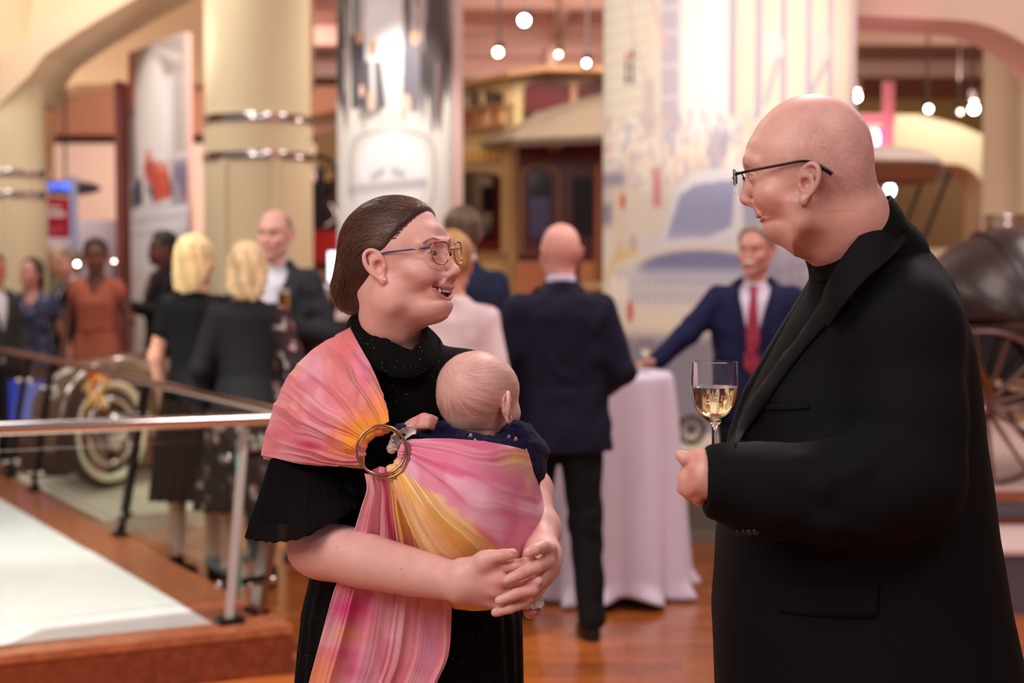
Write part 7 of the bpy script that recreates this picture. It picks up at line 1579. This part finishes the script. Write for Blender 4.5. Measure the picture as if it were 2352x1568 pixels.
# end windows and door
quadbox(fp, .05, .42, zz(582), zz(378), TO, 'window_frame', .01, .04, .10); quadbox(fp, .09, .38, zz(575), zz(386), TM, 'window_sash', .05, .02, .09); quadbox(fp, .13, .335, zz(548), zz(396), TG, 'window_glass', .07, .01, .08); quadbox(fp, .14, .325, zz(545), zz(455), mat('bluish_reflection_glass', (84, 84, 130), rough=.1, spec=.8), 'blind', .075, .008)  # bluish reflection on the end window put in as a coloured pane
quadbox(fp, .45, .78, zz(640), zz(380), TM, 'door', .04, .03); quadbox(fp, .52, .70, zz(540), zz(410), TG, 'door_glass', .07, .01); quadbox(fp, .50, .58, .62, zz(380), TM, 'door_post', .06, .02); quadbox(fp, .72, .77, .62, zz(380), mat('orange_post', (176, 104, 70), rough=.4), 'grab_post', .08, .03); quadbox(fp, .82, .90, .62, zz(330), TM, 'corner_post', .06, .04)
quadbox(fp, .02, .75, .70, zz(600), mat('peach_panel', (216, 150, 104), rough=.4), 'dash_panel', .05, .03); MB().box(tuple(fp(.75, zz(655), .25)), (.34, .35, .06)).build('step', TC, tram)
MB().sphere(P(1272, 335, 13.5), .07, 14, (1, 1, .9)).build('lamp', mat('dull_brass', (120, 96, 60), rough=.3, metal=.8), tram, True)
MB().box((.2, 15.2, .31), (2.6, 3.2, .62)).build('underframe', TM, tram)

# ---- red steam engine between the column and the tall banner
eng = empty('steam_engine', (P(735, 600, 14.5).x, 14.5, 0), 'red and black steam engine glimpsed between the cream column and tall banner', 'engine'); ex = P(735, 600, 14.2).x
RED2 = mat('red_engine_paint', (168, 30, 34), rough=.3, coat=.4); BLK2 = mat('black_iron', (28, 22, 24), rough=.4, noise=.3, nscale=6)
MB().box((ex, 14.6, zz(575, 14.2)), (1.0, .7, .36)).build('tank', RED2, eng); MB().box((ex, 14.55, zz(610, 14.2)), (1.04, .74, .05)).build('band', BLK2, eng); MB().box((ex, 14.6, .95), (1.0, .7, .5)).build('lower_tank', RED2, eng); MB().box((ex, 14.5, zz(500, 14.2)), (1.0, .5, .22)).build('frame', BLK2, eng); MB().box((ex, 14.7, zz(445, 14.2)), (.9, .4, .26)).build('boiler', mat('iron_brown', (60, 34, 30), rough=.5, noise=.4, nscale=8), eng)
torus((ex - .02, 14.4, zz(395, 14.2)), .15, .022, ax=Vector((.1, -1, 0))).build('hand_wheel', BLK2, eng, True)
for i in range(5): a_ = PI * (.1 + .2 * i); MB().tube([(ex - .02, 14.4, zz(395, 14.2)), (ex - .02 + .15 * math.cos(a_), 14.4, zz(395, 14.2) + .15 * math.sin(a_))], .010, 6).build('spoke', BLK2, eng, True)
MB().tube([(ex - .02, 14.4, zz(395, 14.2)), (ex - .02, 14.4, zz(470, 14.2))], .04, 10).build('bracket', BLK2, eng, True)
torus((ex - .05, 14.2, .62), .5, .04, ax=Vector((.2, -1, 0))).build('wheel', BLK2, eng, True); MB().tube(smoothpts([(ex + .1, 14.15, zz(470, 14.2)), (ex + .16, 14.12, zz(500, 14.2)), (ex + .06, 14.12, zz(520, 14.2))], 6), .012, 8).build('pipe', CHROME, eng, True)
# lit glass case edge behind her hair
p = P(764, 612, 8.9); lc = empty('light_panel', (p.x, p.y, 0), 'bright bluish light panel just behind the back of her head', 'light'); MB().box((p.x, p.y, p.z), (.05, .02, .17)).build('panel', emis('cool_panel', (214, 232, 255), 3.0), lc); MB().tube([(p.x, p.y + .02, 0), (p.x, p.y + .02, p.z)], .012, 8).build('stand', DARKM, lc, True)
p = P(745, 730, 9.2); st_ = empty('side_stand', (p.x, p.y, 0), 'dark stand with white cloth and glassware left of her shoulder', 'stand'); MB().box((p.x, p.y, .62), (.34, .3, 1.24)).build('cabinet', mat('dark_brown_cabinet', (58, 42, 36), rough=.4), st_); MB().box((p.x + .03, p.y - .02, 1.26), (.24, .26, .04)).build('cloth', mat('white_cloth_dull', (214, 190, 184), rough=.8), st_)
for i, (dx, h_) in enumerate(((-.08, .12), (.02, .16), (.10, .10))): MB().lathe([(.018, 0), (.02, .01), (.022, h_), (.019, h_ + .004)], (p.x + dx, p.y - .08, 1.28), 16).build('glassware', CHROME, st_, True)

# ---- red poster and blue light at the far left
p = P(115, 500, 15.2); po = empty('red_poster', (p.x, p.y, 0), 'crimson poster with blurred white lettering at the far left', 'poster'); W_ = 92 / PXM(15.2); H_ = 92 / PXM(15.2)
MB().box(tuple(p), (W_, .02, H_)).build('panel', mat('crimson_print', (176, 24, 56), rough=.5, noise=.25, nscale=9), po); MB().box((p.x + W_ / 2 + .035, p.y, 1.2), (.07, .03, 2.4)).build('frame_post', mat('pale_blue_post', (170, 184, 220), rough=.4), po)
for (dz, w_, h_) in ((.10, .60, .03), (.035, .82, .055), (-.10, .75, .02), (-.135, .6, .02)): MB().box((p.x - .01, p.y - .013, p.z + dz), (W_ * w_, .004, h_)).build('print_line', mat('white_print', (240, 216, 216), rough=.5) if dz > 0 else mat('pink_print', (214, 96, 116), rough=.5), po)
MB().box((p.x, p.y + .02, .6), (.04, .04, 1.6)).build('leg', DARKM, po)
p = P(150, 432, 15.9); bl = empty('blue_lit_canopy', p, 'dark rounded canopy with blue light above the crimson poster', 'canopy'); v = Vol((p.x - .5, p.y - .4, p.z - .15), (p.x + .5, p.y + .4, p.z + .15), .02); v.ell(tuple(p), (.36, .25, .08)); Vq, Fq = v.mesh(); mesh_obj('shell', Vq, Fq, mat('blue_grey_shell', (56, 60, 96), rough=.3), bl)
for i in range(9): MB().box((p.x - .20 + i * .038, p.y - .24, p.z + .01), (.016, .02, .07)).build('blue_tube', emis('blue_tube', (70, 110, 255), 1.2 + 2.2 * (i == 7) + .2 * i), bl)
MB().tube([tuple(p), (p.x, p.y + .1, 4.9)], .012, 6).build('hanger', DARKM, bl, True)
p = P(200, 500, 16); MB().box((p.x, p.y, 1.0), (1.6, .05, 2.0)).build('grey_screen', mat('mauve_grey', (168, 156, 166), rough=.8)); tag(bpy.data.objects['grey_screen'], 'pale mauve partition wall behind the woman in the orange dress', 'partition'); bpy.data.objects['grey_screen'].location.z += 0
for (px_, py_, Y_, r_, s_, lb) in ((177, 606, 12.6, .014, 26, 'small white lamp between the blue dress and the orange dress'), (262, 600, 12.8, .012, 10, 'small dim lamp right of the head of the woman in orange')):
    p = P(px_, py_, Y_); ro = empty('table_lamp', (p.x, p.y, 0), lb, 'lamp'); MB().sphere(tuple(p), r_, 14).build('bulb', emis('bulb_%d' % px_, (255, 244, 230), s_), ro, True); MB().tube([(p.x, p.y, 0), tuple(p)], .008, 6).build('stem', DARKM, ro, True)

# ---- right side: two tiers, the surrey with a fringed roof, the leather-hooded buggy
tier = empty('stepped_plinth', (3.2, 8.0, 0), 'stepped white and grey display plinth under the carriages at the right', 'plinth'); WT = mat('pinkish_white_top', (226, 200, 196), rough=.35); GB = mat('slate_face', (96, 92, 104), rough=.6)
MB().box((3.6, 8.93, .135), (2.96, 3.96, .27)).build('lower_face', GB, tier); MB().box((3.6, 8.93, .28), (2.98, 4.0, .02)).build('lower_top', WT, tier); MB().box((3.62, 9.29, .345), (2.9, 3.3, .11)).build('upper_face', GB, tier); MB().box((3.62, 7.63, .31), (2.9, .03, .035)).build('wood_edge', CHERRY, tier); MB().box((3.62, 9.29, .425), (2.92, 3.32, .045)).build('wood_edge', LIGHTW, tier); MB().box((3.62, 9.29, .452), (2.8, 3.2, .01)).build('upper_top', WT, tier)
bug = empty('leather_buggy', (P(2330, 700, 8.1).x, 8.1, .457), 'dark carriage with folding leather hood and thin-spoked wheels at right edge', 'carriage')
LEA = mat('aged_brown_leather', (52, 38, 36), rough=.34, noise=.25, nscale=5, bump=.3, bscale=20, bdist=.01); WHL = mat('wheel_varnish', (104, 60, 54), rough=.25, coat=.5)
hub = P(2262, 935, 7.85); hub.z = 1.58 - 335 / PXM(7.85); Rw = hub.z - .457 - .012; wax = Vector((-.42, -1, 0))
def cwheel(c, R, par, ax, nsp=14, m=WHL):
    ax = ax.normalized(); u = Vector((0, 0, 1)); w = ax.cross(u).normalized(); torus(c, R, .016, n=64, m=10, ax=ax, sc=1.3).build('rim', m, par, True); torus(c, R + .012, .008, n=64, m=8, ax=ax, sc=2.0).build('tyre', DARKM, par, True)
    MB().tube([Vector(c) - ax * .09, Vector(c) - ax * .05, Vector(c) + ax * .06, Vector(c) + ax * .10], [.03, .045, .045, .022], 16).build('hub', m, par, True); MB().sphere(Vector(c) + ax * .11, .018, 12).build('hub_cap', CHROME, par, True)
    for i in range(nsp): a_ = 2 * PI * (i + .3) / nsp; e_ = u * math.cos(a_) + w * math.sin(a_); MB().tube([Vector(c) + e_ * .04, Vector(c) + e_ * R], [.014, .009], 8).build('spoke', m, par, True)
cwheel(hub, Rw, bug, wax); cwheel(hub + Vector((.80, .95, 0)), Rw, bug, wax); cwheel(hub + Vector((1.15, -.15, -.04)), Rw - .04, bug, wax)
MB().tube([hub, hub + Vector((.80, .95, 0))], .018, 8).build('axle', DARKM, bug, True)
v = Vol((hub.x - .45, 7.7, 1.0), (hub.x + 1.3, 9.0, 1.85), .022); hc = Vector((P(2335, 600, 8.2).x, 8.3, 1.26)); v.ell(tuple(hc), (.50, .50, .50)); v.box((hc.x, hc.y, 1.02), (.9, .9, .24), rad=.01, op='s'); v.ell((hc.x + .14, hc.y - .02, 1.18), (.47, .46, .44), op='s'); v.disp(lambda x, y, z: .010 * np.sin(np.arctan2(z - 1.26, x - hc.x + .001) * 7 + y * 3)); Vq, Fq = v.mesh(); mesh_obj('leather_hood', relax(Vq, Fq, 1), Fq, LEA, bug)
for a_ in (35, 70, 110, 150):
    t_ = math.radians(a_); MB().tube([hc + Vector((0, -.50 * math.sin(b_), 0)) + Vector((math.cos(t_), 0, math.sin(t_))) * .505 * math.cos(b_) for b_ in np.linspace(-1.4, 1.4, 14)], .009, 6).build('hood_bow', DARKM, bug, True)
MB().box((hc.x + .1, hc.y, 1.10), (.95, .80, .24)).build('body', mat('black_lacquer', (28, 18, 20), rough=.15, coat=1), bug); MB().box((hc.x + .1, hc.y, 1.24), (1.0, .84, .03)).build('body_rail', WHL, bug); MB().tube(smoothpts([(hc.x - .46, hc.y - .42, 1.20), (hc.x - .30, hc.y - .44, .98), (hc.x, hc.y - .42, .90), (hc.x + .5, hc.y - .42, .98)], 6), .02, 8).build('spring', DARKM, bug, True); MB().tube([(hc.x - .38, hc.y - .46, 1.22), (hc.x - .22, hc.y - .46, .90)], .022, 8).build('brass_lamp_arm', mat('aged_brass', (150, 110, 60), rough=.25, metal=1), bug, True)
sur = empty('surrey', (2.55, 10.1, .457), 'white-topped surrey with brown roof lining on thin black posts, behind his head', 'carriage')
c = P(2025, 372, 10.6); SY = 10.6; v = Vol((c.x - .85, SY - .7, 2.0), (c.x + .6, SY + .8, 2.6), .018); v.ell((c.x - .12, SY, 2.23), (.52, .50, .13)); v.box((c.x, SY, 2.02), (1.4, 1.4, .20), rad=.01, op='s'); Vq, Fq = v.mesh(); mesh_obj('roof', relax(Vq, Fq, 1), Fq, mat('white_canvas', (222, 210, 196), rough=.7), sur)
rl = mat('brown_lining', (120, 68, 40), rough=.6); MB().lathe([(.47, -.10), (.50, 0), (.47, .02), (.05, .03)], (c.x - .12, SY, 2.21), 40).build('lining', rl, sur, True)
for dx, dy in ((.38, -.30), (.38, .35), (-.55, -.30), (-.55, .35)):
    t = (c.x + dx, SY + dy, 2.17); MB().tube([t, (c.x + dx - .17, SY + dy, 1.72), (c.x + dx - .19, SY + dy, 1.1)], .012, 8).build('post', DARKM, sur, True)
MB().box((c.x - .10, SY, 1.0), (1.0, .8, .3)).build('body', mat('black_lacquer_body', (30, 20, 22), rough=.2), sur)
for dx in (-.45, .3): cwheel(Vector((c.x + .05 + dx, SY - .48, .457 + .36)), .345, sur, Vector((0, -1, 0)), 12)
# pink lit sign frame and cool lamp behind his head
p = P(2040, 260, 13); sg = empty('pink_sign', (p.x, p.y, 0), 'pink lit sign frame rising above the white-topped surrey', 'sign'); PK = mat('pink_frame', (222, 160, 152), rough=.5)
MB().box((p.x, p.y, (p.z + .26) / 2), (.085, .06, p.z + .26)).build('upright', PK, sg); MB().box((p.x - .13, p.y, p.z - .05), (.36, .05, .07)).build('crossbar', PK, sg); MB().sphere(tuple(P(2010, 318, 12.9)), .06, 16, (.7, .5, 1.3)).build('pink_lamp', emis('pink_lamp', (255, 120, 200), 14), sg, True); MB().box(tuple(P(2030, 318, 13.05)), (.12, .03, .16)).build('sign_plate', emis('magenta_plate', (220, 40, 130), .9), sg)
p = P(2044, 436, 12.0); cl = empty('floor_lamp', (p.x, p.y, 0), 'cool white lamp glowing just behind the back of his neck', 'lamp'); MB().sphere(tuple(p), .035, 14, (1, 1, 1.4)).build('bulb', emis('cool_bulb', (214, 240, 255), 16), cl, True); MB().tube([(p.x, p.y, 0), tuple(p)], .012, 8).build('pole', DARKM, cl, True)
pk = bpy.data.lights.new('pink_glow', 'POINT'); pk.energy = 7; pk.color = (1, .25, .5); pk.shadow_soft_size = .1; po_ = bpy.data.objects.new('pink_glow', pk); link(po_); po_.location = P(2010, 300, 12.6)
pk = bpy.data.lights.new('pink_uplight', 'SPOT'); pk.energy = 16; pk.color = (1, .25, .5); pk.spot_size = .5; pk.spot_blend = 1; po_ = bpy.data.objects.new('pink_uplight', pk); link(po_); po_.location = P(2020, 300, 10.2); po_.rotation_euler = (P(2060, 50, 11.0) - po_.location).to_track_quat('-Z', 'Y').to_euler()
# ============================================================= table
tc = Vector((P(1402, 700, 7.35).x, 7.35, 0)); ht = 1.055
tb = empty('cocktail_table', tc, 'high round cocktail table hidden under the long white cloth', 'table')
MB().lathe([(.282, ht - .03), (.287, ht - .02), (.287, ht - .006), (.26, ht - .004)], tuple(tc), 40).build('table_top', LIGHTW, tb, True); MB().tube([(tc.x, tc.y, .03), (tc.x, tc.y, ht - .03)], .035, 14).build('pedestal', DARKM, tb, True); MB().lathe([(.24, .0), (.24, .02), (.04, .04)], tuple(tc), 32).build('base', DARKM, tb, True)
n, m = 260, 60; V = []
rgc = np.random.default_rng(5)
for i in range(n):
    a = 2 * PI * i / n
    for j in range(m):
        t = j / (m - 1)
        if t < .14: r_ = .290 * (t / .14); z = ht + .003
        else:
            q = (t - .14) / .86; fo = .5 + .5 * math.sin(a * 11 + 1.3 * math.sin(a * 3) + .5); r_ = .292 + q ** .8 * (.022 + .065 * fo + .028 * math.sin(a * 5 + 2)) ; z = ht - (ht - .012 - .05 * (.5 + .5 * math.sin(a * 4 + .9)) ** 2) * q
            if q > .93: r_ += (q - .93) * .6 * fo
        V.append((tc.x + r_ * math.cos(a), tc.y + r_ * math.sin(a), z))
o = mesh_obj('tablecloth', V, grid_faces(n, m, True), mat('white_tablecloth', (224, 214, 232), rough=.7, bump=.2, bscale=300, sheen=.2)); tag(o, 'long white cloth draped to the floor over the high round table', 'tablecloth'); o.modifiers.new('cloth', 'SOLIDIFY').thickness = .002
g2 = wine_glass((P(1482, 800, 7.30).x, 7.30, ht + .006), 'small glass of white wine standing on the white tablecloth', fill=.03, s=.82)
b2 = P(1432, 842, 7.28); bn = empty('napkin', (b2.x, b2.y, ht + .006), 'folded dark blue napkin lying on the white tablecloth', 'napkin')
for i in range(2): MB().box((b2.x, b2.y, ht + .010 + i * .008), (.13 - i * .01, .10, .006), .2 + i * .08).build('fold', cloth((28, 30, 66)), bn, bevel=.002)

# ============================================================= guests
DOWN = ((.21, -.02, 1.16), (.225, .05, .90), (.02, .12, -1), (1, .0, .1), .35)
def dn(sd, dx=0.0, dy=0.0): return ((.215 * sd + dx, -.03 + dy * .5, 1.16), (.232 * sd + dx, .04 + dy, .90), (0, .12, -1), (sd, 0, .1), .4)
R_ = math.radians
def dots(V):
    c = np.tile(np.array(lin((48, 52, 80))), (len(V), 1)); n = vnoise(V[:, 0] * 55 + 40, V[:, 1] * 55 + 40, V[:, 2] * 55 + 40); return mixc(c, (150, 156, 178), sstep(.66, .74, n) * .8)
def floral(V):
    c = np.tile(np.array(lin((6, 6, 11))), (len(V), 1)); w = sstep(.12, .17, V[:, 0]) + 0 * V[:, 2]; w = np.maximum(w, sstep(1.0, .9, V[:, 2]) * .6)
    n = vnoise(V[:, 0] * 26 + 40, V[:, 1] * 26 + 40, V[:, 2] * 20 + 40); n2 = vnoise(V[:, 0] * 60 + 20, V[:, 1] * 60 + 40, V[:, 2] * 50 + 40)
    c = mixc(c, (40, 24, 26), w * .8); c = mixc(c, (206, 194, 184), w * sstep(.66, .72, n) * sstep(.3, .5, n2)); return mixc(c, (150, 26, 44), w * sstep(.70, .76, n2) * sstep(.5, .6, n))
TIE = mat('red_blue_pattern_tie', (150, 40, 66), rough=.6, noise=.6, nscale=45)
guest('woman in a short-sleeved speckled navy dress, shoulder-length brown hair, far left', 72, 12.4, 1.60, R_(-78), skin=(214, 150, 134), hair=(70, 46, 38), top='dress', topc=(44, 50, 80), patterned=dots, sleeves='short', legc=None, hairtype='bob', headyaw=R_(-38), headpitch=R_(6), build=1.12, arms={1: ((.26, -.04, 1.14), (.30, .0, .90), (0, .1, -1), (1, 0, 0), .4), -1: ((-.27, -.03, 1.12), (-.33, .02, .86), (0, .1, -1), (-1, 0, 0), .4)})
guest('woman in a long rust-orange belted dress with cap sleeves, dark hair up', 222, 11.6, 1.74, R_(-92), skin=(104, 62, 48), hair=(24, 18, 18), top='dress', topc=(172, 94, 72), belt=(160, 82, 62), sleeves='cap', legc=None, hairtype='bun', headyaw=R_(10), build=.98, arms={1: dn(1, .02), -1: dn(-1, -.03)})
guest('man in a black suit and maroon shirt facing left beside the narrow banner', 378, 12.0, 1.80, R_(-150), skin=(92, 58, 48), hair=(20, 16, 16), topc=(22, 20, 24), shirtc=(84, 34, 44), legc=(18, 17, 20), arms={1: dn(1), -1: ((-.20, .10, 1.18), (-.04, .30, 1.22), (.6, .7, .1), (0, -.2, 1), .6)})
guest('blonde woman with a sleek bob and black satin top, seen from behind', 448, 7.75, 1.70, R_(72), skin=(216, 160, 134), hair=(232, 204, 150), top='dress', topc=(6, 6, 9), sleeves='short', legc=None, hairtype='bob', headyaw=R_(-6), arms={1: dn(1, .02), -1: ((-.215, -.03, 1.15), (-.215, .05, .88), (.1, .1, -1), (-1, 0, .1), .4)}, build=.95)
guest('blonde woman with wavy hair and black dress with white-flowered sleeve, from behind', 568, 7.50, 1.66, R_(98), skin=(216, 160, 134), hair=(230, 204, 156), top='dress', topc=(15, 15, 22), patterned=floral, sleeves='long', legc=None, hairtype='wavy', build=1.0, arms={1: ((.25, -.05, 1.14), (.21, .10, .95), (-.2, .6, -.6), (1, 0, 0), .5), -1: ((-.24, -.02, 1.14), (-.20, .14, .98), (.2, .7, -.3), (-1, 0, 0), .5)})
r, GM, HM = guest('balding man in a dark grey suit facing us behind two blonde women', 634, 8.35, 1.85, R_(-98), skin=(222, 168, 152), hair=(150, 128, 104), hairtype='fringe', topc=(44, 46, 52), shirtc=(206, 206, 216), legc=(30, 30, 34), headyaw=R_(-8), build=1.1, arms={1: ((.27, .02, 1.12), (.14, .26, 1.10), (-.8, .5, .1), (.3, .3, 1), .7), -1: ((-.28, .02, 1.14), (-.06, .26, 1.20), (.9, .25, .12), (-.2, .9, .2), .75)})
bg = Vector(P(652, 690, 8.06)); br = empty('beer_glass', (bg.x, bg.y, bg.z - .08), 'glass of pale beer with foam held by the man in the grey suit', 'glass')
MB().lathe([(.026, 0), (.027, .004), (.034, .15), (.0325, .15), (.0255, .008), (.001, .008)], (bg.x, bg.y, bg.z - .08), 24).build('tumbler', GLASS, br, True); MB().lathe([(.001, .009), (.0250, .009), (.0305, .115), (.001, .115)], (bg.x, bg.y, bg.z - .08), 24).build('beer', mat('beer', (226, 160, 60), rough=.05, trans=.8, ior=1.33), br, True); MB().lathe([(.001, .116), (.0308, .116), (.0316, .138), (.001, .138)], (bg.x, bg.y, bg.z - .08), 24).build('foam', mat('foam', (246, 238, 220), rough=.8), br, True)
guest('man with a ruddy face and grey jacket, cut by the left picture edge', -14, 11.6, 1.63, R_(-40), skin=(190, 110, 96), hair=(60, 46, 40), topc=(60, 58, 56), legc=(40, 38, 40))
guest('white-haired guest in a pale top behind the woman in speckled navy', 130, 14.5, 1.72, R_(-70), skin=(216, 168, 148), hair=(232, 224, 206), top='shirt', topc=(120, 116, 92), hairtype='short', legc=(60, 56, 56), arms={1: dn(1), -1: dn(-1)})
guest('dark-jacketed guest with grey-brown hair between the navy and orange dresses', 163, 12.8, 1.67, R_(-150), skin=(200, 140, 120), hair=(120, 100, 86), topc=(20, 22, 34), legc=(22, 22, 26))
guest('fair-haired guest in a white shirt half hidden behind the smiling woman', 1037, 6.35, 1.69, R_(75), skin=(216, 156, 130), hair=(176, 134, 84), top='shirt', topc=(226, 206, 208), sleeves='long', legc=(30, 30, 36), arms={1: dn(1), -1: dn(-1)}, hairtype='short')
guest('man in a navy blazer behind the guest in the white shirt', 1062, 7.9, 1.84, R_(112), skin=(206, 150, 126), hair=(96, 74, 58), topc=(32, 38, 66), legc=(26, 28, 40), build=1.1, arms={1: dn(1), -1: ((-.26, .05, 1.15), (-.18, .26, 1.10), (.4, .9, .1), (0, 0, 1), .5)})
guest('bald man in a dark navy suit walking away, seen from behind', 1287, 6.55, 1.735, R_(101), skin=(224, 168, 156), hair=None, topc=(21, 22, 44), shirtc=(206, 204, 226), legc=(15, 15, 20), legs=((.115, -.10), (-.07, .38)), build=1.13, headyaw=R_(12), arms={1: ((.265, -.03, 1.14), (.20, .16, 1.03), (-.4, .9, -.1), (.8, 0, .5), .5), -1: ((-.27, -.02, 1.16), (-.22, .20, 1.06), (.3, .95, .0), (-.8, 0, .5), .5)})
r, GM, HM = guest('man with white moustache, navy suit and red patterned tie leaning on the table', 1735, 7.72, 1.755, R_(-104), skin=(208, 148, 132), hair=(150, 138, 126), topc=(24, 28, 66), shirtc=(222, 214, 232), tiec=TIE, legc=(16, 17, 26), mustache=True, build=1.16, headyaw=R_(-16), smile=.8, h=.009,
  arms={1: ((.325, .10, 1.235), (.455, .19, 1.105), (.75, .35, -.12), (.1, -.1, 1), .35), -1: ((-.27, -.04, 1.15), (-.27, .05, .90), (0, .1, -1), (-1, 0, 0), .4)}, legs=((.115, .0), (-.12, .05)))
wp = P(1150, 800, 6.95); wn = empty('paper_plate', tuple(wp), 'white paper program held in front of the bald man in navy', 'paper'); MB().box(tuple(wp), (.125, .20, .004), .3, R=Matrix.Rotation(.35, 3, 'Y') @ Matrix.Rotation(.5, 3, 'X')).build('sheet', mat('white_paper', (238, 232, 236), rough=.6), wn); MB().box(tuple(wp + Vector((0, 0, .006))), (.118, .19, .003), .3, R=Matrix.Rotation(.35, 3, 'Y') @ Matrix.Rotation(.5, 3, 'X')).build('sheet', mat('white_paper_top', (232, 228, 236), rough=.6), wn)
